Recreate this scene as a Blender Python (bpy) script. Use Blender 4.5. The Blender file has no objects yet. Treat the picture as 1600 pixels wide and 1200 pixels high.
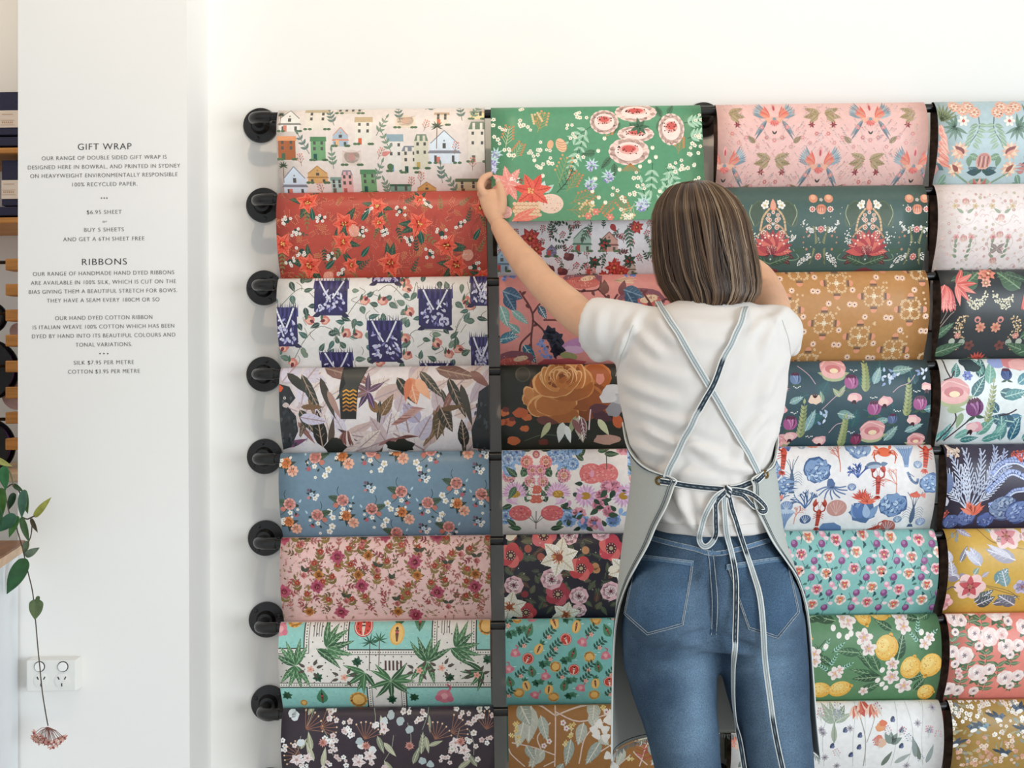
import bpy, bmesh, math, random
import numpy as np
from mathutils import Vector, Matrix, noise
from mathutils.geometry import tessellate_polygon
from mathutils.bvhtree import BVHTree

SC = bpy.context.scene
COL = SC.collection
R = math.radians

# ------------------------------------------------------------------ camera
FPX, PX0, PY0 = 1820.0, 800.0, 525.0          # focal length in pixels, principal point
CAM_LOC = Vector((0.0, -2.9, 1.283))
cam_rot = Matrix.Rotation(R(90 + 1.79), 3, 'X') @ Matrix.Rotation(R(-0.74), 3, 'Z')
cd = bpy.data.cameras.new('camera')
cd.sensor_fit = 'HORIZONTAL'; cd.sensor_width = 36.0
cd.lens = 36.0 * FPX / 1600.0
cd.shift_y = (PY0 - 600.0) / 1600.0
cd.clip_start = 0.05
cam = bpy.data.objects.new('camera', cd); COL.objects.link(cam)
cam.matrix_world = Matrix.Translation(CAM_LOC) @ cam_rot.to_4x4()
SC.camera = cam

def ray(px, py):
    return cam_rot @ Vector(((px - PX0) / FPX, -(py - PY0) / FPX, -1.0))
def at(px, py, Y):
    """world point seen at photo pixel (px, py) on the upright plane y = Y"""
    d = ray(px, py)
    return CAM_LOC + d * ((Y - CAM_LOC.y) / d.y)
def pix(p):
    q = cam_rot.inverted() @ (Vector(p) - CAM_LOC)
    return PX0 - FPX * q.x / q.z, PY0 + FPX * q.y / q.z

# ------------------------------------------------------------------ world, lights, exposure
w = bpy.data.worlds.new('daylight'); SC.world = w; w.use_nodes = True
w.node_tree.nodes['Background'].inputs[0].default_value = (0.90, 0.96, 1.0, 1)
w.node_tree.nodes['Background'].inputs[1].default_value = 0.54
SC.view_settings.view_transform = 'Standard'
SC.view_settings.look = 'None'
SC.view_settings.gamma = 1.0
SC.view_settings.use_curve_mapping = False
SC.view_settings.exposure = 0.25

def light(kind, name, loc, target, energy, color, **kw):
    l = bpy.data.lights.new(name, kind); l.energy = energy; l.color = color
    for k, v in kw.items(): setattr(l, k, v)
    o = bpy.data.objects.new(name, l); COL.objects.link(o)
    o.location = loc
    o.rotation_euler = (Vector(target) - Vector(loc)).to_track_quat('-Z', 'Y').to_euler()
    return o
# shopfront window on the right: cool daylight
light('AREA', 'window_daylight', (4.4, -5.0, 1.1), (-0.4, -0.2, 0.9), 190, (0.85, 0.94, 1.0),
      shape='RECTANGLE', size=3.0, size_y=2.5)
SPOTS = [(-0.34, -1.25), (0.5, -1.2), (1.35, -1.2)]
for sx, sy in SPOTS:
    light('SPOT', 'downlight_beam', (sx, sy, 2.88), (sx, 0.15, 1.55), (20, 7, 5)[SPOTS.index((sx, sy))], (1.0, 0.78, 0.56),
          spot_size=R(118), spot_blend=0.75, shadow_soft_size=0.03)

light('AREA', 'niche_lamp', (-2.1, -0.25, 2.75), (-1.3, 0.2, 1.6), 5, (1.0, 0.80, 0.58), shape='DISK', size=0.25)

# ------------------------------------------------------------------ helpers
def lin(h):
    h = h.lstrip('#')
    o = []
    for i in (0, 2, 4):
        c = int(h[i:i+2], 16) / 255.0
        o.append(c / 12.92 if c <= 0.04045 else ((c + 0.055) / 1.055) ** 2.4)
    return (o[0], o[1], o[2], 1.0)

def tag(o, label=None, cat=None, group=None, kind=None):
    if label: o['label'] = label
    if cat: o['category'] = cat
    if group: o['group'] = group
    if kind: o['kind'] = kind
    return o
def empty(name, loc, label, cat, group=None):
    o = bpy.data.objects.new(name, None); COL.objects.link(o); o.location = loc
    o.empty_display_size = 0.05
    return tag(o, label, cat, group)
def link(name, me, mats, parent=None, smooth=False):
    o = bpy.data.objects.new(name, me); COL.objects.link(o)
    for m in (mats if isinstance(mats, (list, tuple)) else [mats]):
        me.materials.append(m)
    if smooth:
        me.polygons.foreach_set('use_smooth', [True] * len(me.polygons))
    if parent is not None:
        o.parent = parent
        o.matrix_parent_inverse = Matrix.Translation(-Vector(parent_loc(parent)))
    return o
def parent_loc(o):
    return Vector(o.location)
def from_bm(name, bm, mats, parent=None, smooth=False):
    me = bpy.data.meshes.new(name); bm.normal_update(); bm.to_mesh(me); bm.free()
    return link(name, me, mats, parent, smooth)
def from_py(name, vs, fs, mats, parent=None, smooth=False, cols=None):
    me = bpy.data.meshes.new(name); me.from_pydata([tuple(v) for v in vs], [], fs); me.update()
    if cols is not None:
        a = me.color_attributes.new('Col', 'FLOAT_COLOR', 'POINT')
        a.data.foreach_set('color', np.asarray(cols, dtype=np.float32).ravel())
    return link(name, me, mats, parent, smooth)

def add_box(bm, lo, hi, bevel=0.0, seg=2):
    r = bmesh.ops.create_cube(bm, size=1.0)
    vs = r['verts']
    lo, hi = Vector(lo), Vector(hi)
    for v in vs:
        v.co = Vector([lo[i] + (v.co[i] + 0.5) * (hi[i] - lo[i]) for i in range(3)])
    if bevel > 0:
        es = list({e for v in vs for e in v.link_edges})
        bmesh.ops.bevel(bm, geom=es, offset=bevel, segments=seg, profile=0.5, affect='EDGES')
def box(name, lo, hi, m, parent=None, bevel=0.0, seg=2, smooth=False):
    bm = bmesh.new(); add_box(bm, lo, hi, bevel, seg)
    return from_bm(name, bm, m, parent, smooth)

def catmull(pts, n):
    P = [np.asarray(p, float) for p in pts]
    P = [2*P[0]-P[1]] + P + [2*P[-1]-P[-2]]
    out = []
    for i in range(1, len(P)-2):
        p0, p1, p2, p3 = P[i-1:i+3]
        for k in range(n):
            t = k / n
            out.append(0.5*((2*p1)+(-p0+p2)*t+(2*p0-5*p1+4*p2-p3)*t*t+(-p0+3*p1-3*p2+p3)*t**3))
    out.append(P[-2])
    return out
def tube_geo(path, radii, n=12, cap=True, squash=None):
    """verts, faces of a round tube along path (list of Vector)"""
    P = [Vector(p) for p in path]; m = len(P)
    if not hasattr(radii, '__len__'): radii = [radii] * m
    T = []
    for i in range(m):
        t = P[min(i+1, m-1)] - P[max(i-1, 0)]
        T.append(t.normalized() if t.length > 1e-9 else Vector((0, 0, 1)))
    u = T[0].orthogonal().normalized()
    vs, fs = [], []
    for i in range(m):
        u = (u - T[i]*u.dot(T[i])).normalized(); v = T[i].cross(u)
        for k in range(n):
            a = 2*math.pi*k/n
            vs.append(P[i] + (u*math.cos(a) + v*math.sin(a)) * radii[i])
    for i in range(m-1):
        for k in range(n):
            k2 = (k+1) % n
            fs.append((i*n+k, i*n+k2, (i+1)*n+k2, (i+1)*n+k))
    if cap:
        fs.append(tuple(range(n-1, -1, -1))); fs.append(tuple(range((m-1)*n, m*n)))
    return vs, fs
def join_geo(parts):
    vs, fs = [], []
    for v, f in parts:
        o = len(vs); vs += list(v); fs += [tuple(i+o for i in q) for q in f]
    return vs, fs
def lathe(profile, center, axis='y', n=32):
    """profile: (radius, height) pairs around axis, closed on both ends"""
    vs, fs = [], []
    c = Vector(center)
    for r, h in profile:
        for k in range(n):
            a = 2*math.pi*k/n
            x, y = r*math.cos(a), r*math.sin(a)
            vs.append(c + (Vector((x, h, y)) if axis == 'y' else Vector((x, y, h)) if axis == 'z' else Vector((h, x, y))))
    m = len(profile)
    for i in range(m-1):
        for k in range(n):
            k2 = (k+1) % n
            fs.append((i*n+k, i*n+k2, (i+1)*n+k2, (i+1)*n+k))
    fs.append(tuple(range(n-1, -1, -1))); fs.append(tuple(range((m-1)*n, m*n)))
    return vs, fs
def fix_normals(o):
    bm = bmesh.new(); bm.from_mesh(o.data); bmesh.ops.recalc_face_normals(bm, faces=bm.faces)
    bm.to_mesh(o.data); bm.free(); return o
def autosmooth(o, ang=40):
    fix_normals(o)
    me = o.data
    me.polygons.foreach_set('use_smooth', [True]*len(me.polygons))
    me.set_sharp_from_angle(angle=R(ang))
    return o

# ------------------------------------------------------------------ materials
def mat(name, col, rough=0.6, metal=0.0, var=0.05, scale=20.0, bump=0.0, bscale=200.0, attr=False, spec=0.4, stretch=(1, 1, 1), sub=0.0):
    m = bpy.data.materials.new(name); m.use_nodes = True
    nt = m.node_tree; N = nt.nodes; L = nt.links
    b = N['Principled BSDF']
    b.inputs['Roughness'].default_value = rough; b.inputs['Metallic'].default_value = metal
    b.inputs['Specular IOR Level'].default_value = spec
    tc = N.new('ShaderNodeTexCoord'); mp = N.new('ShaderNodeMapping'); mp.inputs['Scale'].default_value = stretch
    L.new(tc.outputs['Object'], mp.inputs['Vector'])
    nz = N.new('ShaderNodeTexNoise'); nz.inputs['Scale'].default_value = scale; nz.inputs['Detail'].default_value = 4
    L.new(mp.outputs['Vector'], nz.inputs['Vector'])
    mr = N.new('ShaderNodeMapRange'); mr.inputs['From Min'].default_value = 0.3; mr.inputs['From Max'].default_value = 0.7
    mr.inputs['To Min'].default_value = 1 - var; mr.inputs['To Max'].default_value = 1 + var
    L.new(nz.outputs['Fac'], mr.inputs['Value'])
    mx = N.new('ShaderNodeMix'); mx.data_type = 'RGBA'; mx.blend_type = 'MULTIPLY'; mx.inputs['Factor'].default_value = 1.0
    if attr:
        at_ = N.new('ShaderNodeAttribute'); at_.attribute_name = 'Col'
        L.new(at_.outputs['Color'], mx.inputs['A'])
    else:
        mx.inputs['A'].default_value = lin(col) if isinstance(col, str) else col
    L.new(mr.outputs['Result'], mx.inputs['B'])
    L.new(mx.outputs['Result'], b.inputs['Base Color'])
    if sub > 0:
        b.inputs['Subsurface Weight'].default_value = sub
        b.inputs['Subsurface Radius'].default_value = (0.012, 0.005, 0.003)
        b.inputs['Subsurface Scale'].default_value = 1.0
    if bump > 0:
        n2 = N.new('ShaderNodeTexNoise'); n2.inputs['Scale'].default_value = bscale; n2.inputs['Detail'].default_value = 3
        L.new(mp.outputs['Vector'], n2.inputs['Vector'])
        bp = N.new('ShaderNodeBump'); bp.inputs['Strength'].default_value = bump; bp.inputs['Distance'].default_value = 0.002
        L.new(n2.outputs['Fac'], bp.inputs['Height']); L.new(bp.outputs['Normal'], b.inputs['Normal'])
    return m

M = {}
M['wall'] = mat('white_wall_paint', 'f5f3ef', 0.75, var=0.012, scale=3, bump=0.04, bscale=90)
M['ceiling'] = mat('ceiling_paint', 'cfccc6', 0.8, var=0.01, scale=3)
M['floor'] = mat('pale_concrete_floor', 'd9d7d3', 0.5, var=0.05, scale=6, stretch=(1, 8, 1))
M['iron'] = mat('black_iron', '191817', 0.28, var=0.25, scale=60, bump=0.25, bscale=160, spec=0.55)
M['pipe'] = mat('black_pipe', '100f0f', 0.26, var=0.2, scale=50, spec=0.6)
M['print'] = mat('printed_paper', None, 0.4, var=0.05, scale=90, attr=True, spec=0.5)
M['reverse'] = mat('paper_reverse', '3b2d27', 0.6, var=0.5, scale=45)
M['white_plastic'] = mat('white_plastic', 'ecebe6', 0.35, var=0.01)
M['ink'] = mat('dark_lettering', '5a5450', 0.7, var=0.02)
M['ink2'] = mat('bold_lettering', '2a2725', 0.7, var=0.02)
# ------------------------------------------------------------------ room shell
PIER_Y = -0.19
PX_L = at(28, 600, PIER_Y).x; PX_R = at(294, 600, PIER_Y).x
CEIL = 2.95
def struct(name, lo, hi, m):
    o = box(name, lo, hi, m); o['kind'] = 'structure'; return o
struct('wall_back', (PX_L + 0.02, 0.0, 0), (3.4, 0.12, CEIL), M['wall'])
struct('wall_pier', (PX_L, PIER_Y, 0), (PX_R, 0.0, CEIL), M['wall'])
struct('wall_recess', (-3.2, 0.36, 0), (PX_L + 0.3, 0.46, CEIL), M['wall'])
struct('floor', (-3.4, -5.2, -0.08), (3.6, 0.5, 0.0), M['floor'])
struct('ceiling', (-3.4, -2.6, CEIL), (3.6, 0.5, CEIL + 0.08), M['ceiling'])
struct('wall_left', (-3.3, -3.0, 0), (-3.2, 0.46, CEIL), M['wall'])
for i, (sx, sy) in enumerate(SPOTS):
    lab = ['leftmost', 'middle', 'rightmost'][i]
    t = empty('downlight', (sx, sy, CEIL), 'small round white ceiling downlight, %s of the row of three' % lab, 'light', 'ceiling downlights')
    v, f = lathe([(0.062, 0.0), (0.062, -0.008), (0.05, -0.008), (0.05, -0.002)], (sx, sy, CEIL), 'z', 28)
    autosmooth(from_py('trim_ring', v, f, M['white_plastic'], t))

# ------------------------------------------------------------------ lettering on the pier
def text_line(txt, cx, cy, wpx, hpx, m, parent, name):
    thin = -0.012 if name == 'heading' else -0.02
    cu = bpy.data.curves.new(name, 'FONT'); cu.body = txt; cu.size = 1.0
    cu.align_x = 'CENTER'; cu.align_y = 'BOTTOM_BASELINE'; cu.space_character = 1.12
    cu.extrude = 0.0004; cu.offset = thin
    o = bpy.data.objects.new(name, cu); COL.objects.link(o)
    bpy.context.view_layer.update()
    dx = max(o.dimensions.x, 1e-4)
    s = 672.0
    capH = 0.73
    o.data.materials.append(m)
    p = at(cx, cy + hpx/2, PIER_Y)
    o.scale = (wpx / s / dx, hpx / s / capH, 1)
    o.rotation_euler = (R(90), 0, 0)
    o.location = p + Vector((0, -0.0006, 0))
    me = bpy.data.meshes.new_from_object(o.evaluated_get(bpy.context.evaluated_depsgraph_get()))
    me.transform(Matrix.Translation(o.location) @ Matrix.Rotation(R(90), 4, 'X') @ Matrix.Diagonal((o.scale.x, o.scale.y, 1, 1)))
    bpy.data.objects.remove(o); bpy.data.curves.remove(cu)
    me.materials.clear(); me.name = name
    return link(name, me, m, parent)
def dots(cx, cy, gap, parent):
    bm = bmesh.new()
    for k in (-1, 0, 1):
        p = at(cx + k*gap, cy, PIER_Y)
        r = bmesh.ops.create_circle(bm, cap_ends=True, radius=0.0017, segments=10)
        for v in r['verts']:
            v.co = Vector((p.x + v.co.x, PIER_Y - 0.0008, p.z + v.co.y))
    from_bm('dot_divider', bm, M['ink'], parent)
LA = empty('wall_lettering', at(163, 300, PIER_Y), 'GIFT WRAP heading with paper prices lettered on white pier', 'lettering', 'lettering on the white pier')
LB = empty('wall_lettering', at(162, 480, PIER_Y), 'RIBBONS heading with ribbon prices lettered on white pier', 'lettering', 'lettering on the white pier')
text_line('GIFT WRAP', 163.5, 228.5, 84, 10.5, M['ink2'], LA, 'heading')
for t, cx, cy, wp in [('OUR RANGE OF DOUBLE SIDED GIFT WRAP IS', 163, 246, 196),
        ('DESIGNED HERE IN BOWRAL, AND PRINTED IN SYDNEY', 162.5, 260, 239),
        ('ON HEAVYWEIGHT ENVIRONMENTALLY RESPONSIBLE', 162.5, 273.5, 231),
        ('100% RECYCLED PAPER.', 163.5, 287.5, 102),
        ('$6.95 SHEET', 163, 331, 55), ('BUY 5 SHEETS', 162.5, 358.5, 62), ('AND GET A 6TH SHEET FREE', 162.5, 373, 127)]:
    text_line(t, cx, cy, wp, 6.6, M['ink'], LA, 'text_line')
text_line('or', 164, 345.5, 7, 4.5, M['ink'], LA, 'text_line')
dots(163, 309.5, 4.2, LA)
text_line('RIBBONS', 163, 408.5, 70, 10.5, M['ink2'], LB, 'heading')
for t, cx, cy, wp in [('OUR RANGE OF HANDMADE HAND DYED RIBBONS', 162, 426.5, 221),
        ('ARE AVAILABLE IN 100% SILK, WHICH IS CUT ON THE', 162, 440.5, 227),
        ('BIAS GIVING THEM A BEAUTIFUL STRETCH FOR BOWS.', 161, 454.5, 232),
        ('THEY HAVE A SEAM EVERY 180CM OR SO', 161.5, 468.5, 176),
        ('OUR HAND DYED COTTON RIBBON', 162.5, 496, 152),
        ('IS ITALIAN WEAVE 100% COTTON WHICH HAS BEEN', 162, 510, 221),
        ('DYED BY HAND INTO ITS BEAUTIFUL COLOURS AND', 162, 524, 224),
        ('TONAL VARIATIONS.', 162.5, 538, 88),
        ('SILK $7.95 PER METRE', 162.5, 566, 94), ('COTTON $3.95 PER METRE', 162.5, 580, 112)]:
    text_line(t, cx, cy, wp, 6.6, M['ink'], LB, 'text_line')
dots(162.5, 552.5, 6, LB)

# ------------------------------------------------------------------ double power point
sx0, sy0 = at(41, 1081, PIER_Y - 0.035), at(119, 1031, PIER_Y - 0.035)
SK = empty('power_outlet', ((sx0.x+sy0.x)/2, PIER_Y, sx0.z), 'white double power outlet low on the pier behind the hanging flower', 'outlet')
yf = PIER_Y - 0.036
box('back_box', (sx0.x, yf + 0.008, sx0.z), (sy0.x, PIER_Y, sy0.z), M['white_plastic'], SK, 0.002)
box('face_plate', (sx0.x, yf, sx0.z), (sy0.x, yf + 0.008, sy0.z), M['white_plastic'], SK, 0.003)
M['slot'] = mat('dark_slot', '2b2b2b', 0.6)
M['switch'] = mat('switch_plastic', 'f6f5f2', 0.25, var=0.01)
for cx, cy in ((62, 1041.5), (98.5, 1041.5)):
    p = at(cx, cy, yf)
    v, f = lathe([(0.0105, 0), (0.0105, -0.004), (0.009, -0.0055)], p, 'y', 24)
    so = autosmooth(from_py('switch', v, f, M['switch'], SK))
    v, f = lathe([(0.0122, 0), (0.0122, -0.0012)], p, 'y', 24)
    autosmooth(from_py('switch_surround', v, f, M['slot'], so))
for cx, cy in ((64.5, 1063.5), (97, 1063.5)):
    p = at(cx, cy, yf)
    v, f = lathe([(0.0175, 0), (0.0175, -0.0012), (0.0165, -0.0016)], p, 'y', 32)
    so = autosmooth(from_py('socket', v, f, M['white_plastic'], SK))
    bm = bmesh.new()
    for dx, dz, a in ((-0.0075, 0.006, 28), (0.0075, 0.006, -28), (0, -0.009, 0)):
        b2 = bmesh.new(); add_box(b2, (-0.0012, -0.0004, -0.0035), (0.0012, 0.0004, 0.0035))
        b2.transform(Matrix.Translation(p + Vector((dx, -0.0019, dz))) @ Matrix.Rotation(R(-a), 4, 'Y'))
        me = bpy.data.meshes.new('t'); b2.to_mesh(me); b2.free(); bm.from_mesh(me); bpy.data.meshes.remove(me)
    from_bm('pin_slots', bm, M['slot'], so)

# ------------------------------------------------------------------ pipe rails
BAR_Y = -0.1
BAR_R = 0.0107
BAR_PX = [178, 307, 440.5, 580, 713, 845, 977, 1112, 1246]       # seen at x = 763
FLG_PX = [(408, 192), (412.5, 319.5), (413, 447), (413, 579.5), (414, 710), (415.5, 838), (417, 967), (420.5, 1093.7), (422, 1223)]
BAR_Z = [at(763, p, BAR_Y).z for p in BAR_PX]
X_END = 2.05
names = ['topmost', 'second from the top', 'third from the top', 'fourth from the top', 'fourth from the bottom of the picture',
         'third from the bottom of the picture', 'second lowest whole', 'lowest whole', 'cut off by the bottom of the picture']
rlabels = ['topmost black pipe rail, at the level of the house print paper',
 'black pipe rail carrying the red poinsettia paper at its left end',
 'black pipe rail carrying the navy block print paper at its left end',
 'black pipe rail carrying the black cockatoo paper at its left end',
 'black pipe rail carrying the dusty blue floral paper at its left end',
 'black pipe rail carrying the burgundy floral paper at its left end',
 'black pipe rail carrying the palm and pool paper at its left end',
 'black pipe rail carrying the dark plum blossom paper at its left end',
 'lowest black pipe rail, only its wall flange peeping in at the bottom edge']
def flange_geo(c, seed):
    prof = [(0.0438, 0.0), (0.0438, -0.006), (0.0425, -0.0085), (0.024, -0.011), (0.0195, -0.020), (0.0185, -0.026), (0.0150, -0.027)]
    return lathe(prof, c, 'y', 40)
for i, (fp, bz) in enumerate(zip(FLG_PX, BAR_Z)):
    fx = at(fp[0], fp[1], 0.0).x
    T = empty('pipe_rail', (fx, 0, bz), rlabels[i], 'pipe rail', 'black pipe rails on the wall')
    # elbow: out from the wall, turning to the right
    rE = 0.022
    path = [Vector((fx, -0.008, bz)), Vector((fx, -0.04, bz)), Vector((fx, BAR_Y + rE, bz))]
    for k in range(1, 9):
        a = math.pi/2 * k/8
        path.append(Vector((fx + rE*(1-math.cos(a)), BAR_Y + rE - rE*math.sin(a), bz)))
    path.append(Vector((fx + 0.045, BAR_Y, bz)))
    radii = [BAR_R*1.05]*3 + [BAR_R*1.28]*9
    radii[2] = BAR_R*1.28
    v, f = tube_geo(path, radii, 20)
    autosmooth(from_py('elbow', v, f, M['iron'], T), 50)
    xs = [fx] + ([at(1099, 185, 0).x] if i < 9 else [])
    for j, x in enumerate(xs):
        v, f = flange_geo((x, 0, bz), i)
        fl = autosmooth(from_py('flange', v, f, M['iron'], T), 35)
        for k in range(6):
            a = math.pi/3*k + 0.35*i + 0.3
            r = 0.034
            if k % 2 == 0:
                v, f = lathe([(0.0052, 0), (0.0052, -0.0035), (0.003, -0.0042)], (x + r*math.cos(a), -0.0085, bz + r*math.sin(a)), 'y', 6 if k else 16)
                autosmooth(from_py('bolt', v, f, M['pipe'], fl), 30)
        if j == 1:
            v, f = tube_geo([Vector((x, -0.008, bz)), Vector((x, BAR_Y, bz))], BAR_R*1.05, 18)
            autosmooth(from_py('standoff', v, f, M['pipe'], T))
            v, f = tube_geo([Vector((x-0.028, BAR_Y, bz)), Vector((x-0.028+0.001, BAR_Y, bz)), Vector((x+0.027, BAR_Y, bz)), Vector((x+0.028, BAR_Y, bz))],
                            [BAR_R*1.05, BAR_R*1.2, BAR_R*1.2, BAR_R*1.05], 18)
            autosmooth(from_py('tee', v, f, M['iron'], T))
    v, f = tube_geo([Vector((fx + 0.04, BAR_Y, bz)), Vector((X_END, BAR_Y, bz))], BAR_R, 20)
    autosmooth(from_py('bar', v, f, M['pipe'], T))
# ------------------------------------------------------------------ printed wrapping paper
# motifs are drawn in photo pixels on the front of a sheet; each becomes a small printed polygon lying on the curved paper
PROF = [(0.055, -0.34), (0.045, -0.25), (0.03, -0.13), (0.019, -0.06), (0.0145, -0.01), (0.0125, 0.006), (0.007, 0.0125), (0.0, 0.0142),
        (-0.008, 0.0128), (-0.0155, 0.0075), (-0.0225, -0.001), (-0.029, -0.013), (-0.034, -0.03), (-0.036, -0.055), (-0.033, -0.088),
        (-0.023, -0.122), (-0.008, -0.153), (0.008, -0.178), (0.019, -0.20), (0.026, -0.222), (0.034, -0.28), (0.042, -0.335)]
GREEN_PROF = PROF[:8] + [(-0.010, 0.012), (-0.017, 0.006), (-0.023, -0.003), (-0.030, -0.02), (-0.036, -0.045), (-0.043, -0.09), (-0.050, -0.14),
        (-0.059, -0.19), (-0.068, -0.23), (-0.079, -0.272)]

DEBUG = False
class Sheet:
    def __init__(s, bar_z, xl, xr, prof, ytop, ybot):
        s.bz, s.xl, s.xr = bar_z, xl, xr
        s.pts = [np.array(p) for p in catmull(prof, 4)]
        top = max(range(len(s.pts)), key=lambda i: s.pts[i][1])
        s.top = top
        fr = s.pts[top:]
        s.fz = np.array([p[1] for p in fr][::-1]); s.fy = np.array([p[0] for p in fr][::-1])
        d = np.gradient(s.fy, s.fz); s.fd = d
        s.polys = []          # (list of (X, zrel), colour)
        s.tf = None
        s.yplane = BAR_Y - 0.034
        s.zmin = s.fz[0] if prof is GREEN_PROF else -0.222
        s.zmax = s.fz[-1] - 0.0004
        o = CAM_LOC; s.o = o
        zz = list(s.fz)
        s.cuts = [z for z in zz if s.zmin < z < s.zmax]
    # -- pixel -> sheet
    def M(s, x, y):
        if s.tf:
            ox, oy, sc, c, sn, fl = s.tf
            x *= fl
            x, y = ox + sc*(x*c - y*sn), oy + sc*(x*sn + y*c)
        p = at(x, y, s.yplane)
        return (p.x, p.z - s.bz)
    def at(s, x=None, y=0, sc=1.0, rot=0, fl=1):
        s.tf = None if x is None else (x, y, sc, math.cos(R(rot)), math.sin(R(rot)), fl)
        return s
    def P(s, pts, col):
        s.polys.append(([s.M(*p) for p in pts], col))
    def E(s, x, y, a, b=None, ang=0, col='ffffff', n=None):
        b = a if b is None else b
        if n is None: n = 6 if a < 1.6 else 8 if a < 4 else 12 if a < 10 else 18
        c, q = math.cos(R(ang)), math.sin(R(ang))
        s.P([(x + a*math.cos(t)*c - b*math.sin(t)*q, y + a*math.cos(t)*q + b*math.sin(t)*c) for t in [2*math.pi*k/n for k in range(n)]], col)
    def L(s, x, y, l, wd, ang, col, vein=None, bend=0.0):
        """leaf from its base (x, y); ang in degrees, 90 = up the picture"""
        c, q = math.cos(R(ang)), -math.sin(R(ang))
        prof = [(0, 0), (.12, .34), (.3, .5), (.5, .48), (.75, .28), (1, 0)]
        def pt(u, v):
            v += bend*math.sin(math.pi*u)*l/wd
            return (x + u*l*c - v*wd*q, y + u*l*q + v*wd*c)
        up = [pt(u, v) for u, v in prof]; dn = [pt(u, -v) for u, v in prof[1:-1]][::-1]
        s.P(up + dn, col)
        if vein:
            a, b = pt(0, 0), pt(.9, 0)
            m_ = pt(.5, 0)
            s.S([a, m_, b], max(.5, wd*.09), vein, 1)
            if wd > 9:
                for u in (.25, .42, .58, .72):
                    for sg in (-1, 1):
                        s.S([pt(u, 0), pt(u+.12, sg*.3)], .5, vein, 1)
    def S(s, pts, wd, col, sub=4):
        P = catmull(pts, sub) if sub > 1 and len(pts) > 2 else [np.asarray(p, float) for p in pts]
        n = len(P)
        for i in range(n-1):
            a, b = P[i], P[i+1]; d = b-a; l = math.hypot(*d)
            if l < 1e-6: continue
            nx, ny = -d[1]/l*wd/2, d[0]/l*wd/2
            e = d/l*wd*.2
            s.P([(a[0]-e[0]+nx, a[1]-e[1]+ny), (b[0]+e[0]+nx, b[1]+e[1]+ny), (b[0]+e[0]-nx, b[1]+e[1]-ny), (a[0]-e[0]-nx, a[1]-e[1]-ny)], col)
    def F(s, x, y, r, n, col, cc=None, pw=.55, rot=0, cr=.28, c2=None):
        """round-petalled flower"""
        for k in range(n):
            a = rot + 360*k/n
            t = R(a)
            s.E(x + .55*r*math.cos(t), y + .55*r*math.sin(t), .5*r, .5*r*pw*1.2, a, col if (c2 is None or k % 2) else c2, 8)
        if cc: s.E(x, y, cr*r, None, 0, cc)
    def star(s, x, y, r, n, col, cc=None, rot=0, pw=.42, vein=None, cr=.2, c2=None):
        for k in range(n):
            a = rot + 360*k/n
            s.L(x, y, r*(1 if k % 2 == 0 else .86), r*pw*1.25, a, col if (c2 is None or k % 2 == 0) else c2, vein)
        if cc:
            s.E(x, y, cr*r, None, 0, cc)
    def B(s, x, y, l, n, ll, lw, ang, cs, cl, vein=None, curve=0, sw=.9, spread=48, tipleaf=True):
        """leafy branch"""
        px_, py_, a = x, y, ang
        path = [(x, y)]; st = l/n
        for i in range(n):
            a += curve/n
            px_ += st*math.cos(R(a)); py_ -= st*math.sin(R(a))
            path.append((px_, py_))
        s.S(path, sw, cs, 1)
        for i in range(1, n+1):
            q = path[i] if i < n else path[n-1]
            if i < n:
                for sg in (-1, 1):
                    s.L(q[0], q[1], ll*(1-.35*i/n), lw*(1-.25*i/n), a - curve*(n-i)/n + sg*spread, cl, vein)
        if tipleaf: s.L(path[-1][0], path[-1][1], ll*.8, lw*.8, a, cl, vein)
    def Y(s, x, y, l, n, r, ang, cs, cb, spread=40, sw=.8):
        """berry sprig"""
        c, q = math.cos(R(ang)), -math.sin(R(ang))
        s.S([(x, y), (x + l*c, y + l*q)], sw, cs, 1)
        s.E(x + l*c, y + l*q, r, None, 0, cb)
        for i in range(1, n+1):
            u = i/(n+1)
            for sg in (-1, 1):
                b = ang + sg*spread; m_ = l*.38*(1.15-u*.5)
                X, Y_ = x + u*l*c, y + u*l*q
                e = (X + m_*math.cos(R(b)), Y_ - m_*math.sin(R(b)))
                s.S([(X, Y_), e], sw*.8, cs, 1); s.E(e[0], e[1], r, None, 0, cb)
    def dots(s, x, y, rad, n, r, col, rng, flat=1.0):
        for k in range(n):
            a = rng.uniform(0, 6.28); d = rad*math.sqrt(rng.random())
            s.E(x + d*math.cos(a), y + flat*d*math.sin(a), r*rng.uniform(.7, 1.2), None, 0, col)
    def tiny(s, x, y, r, col, cc=None, n=5, rot=0):
        s.F(x, y, r, n, col, cc, .75, rot, .3)
    def ring(s, x, y, r, col, cc, c2=None, n=8):
        for k in range(n):
            a = 2*math.pi*k/n
            s.E(x + r*.72*math.cos(a), y + r*.72*math.sin(a), r*.3, None, 0, col, 6)
        s.E(x, y, r*.62, None, 0, cc)
        if c2: s.E(x, y, r*.3, None, 0, c2)
    def blob(s, x, y, a, b, col, rng, n=14, j=.16, ang=0):
        c, q = math.cos(R(ang)), math.sin(R(ang))
        pts = []
        for k in range(n):
            t = 2*math.pi*k/n; f = 1 + rng.uniform(-j, j)
            X, Y_ = a*f*math.cos(t), b*f*math.sin(t)
            pts.append((x + X*c - Y_*q, y + X*q + Y_*c))
        s.C(pts, col)
    def C(s, pts, col):
        """any outline, not only convex"""
        v = [Vector((p[0], p[1], 0)) for p in pts]
        s.polys.append(('tri', [([s.M(*pts[i]) for i in t]) for t in tessellate_polygon([v])], col))
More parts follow.
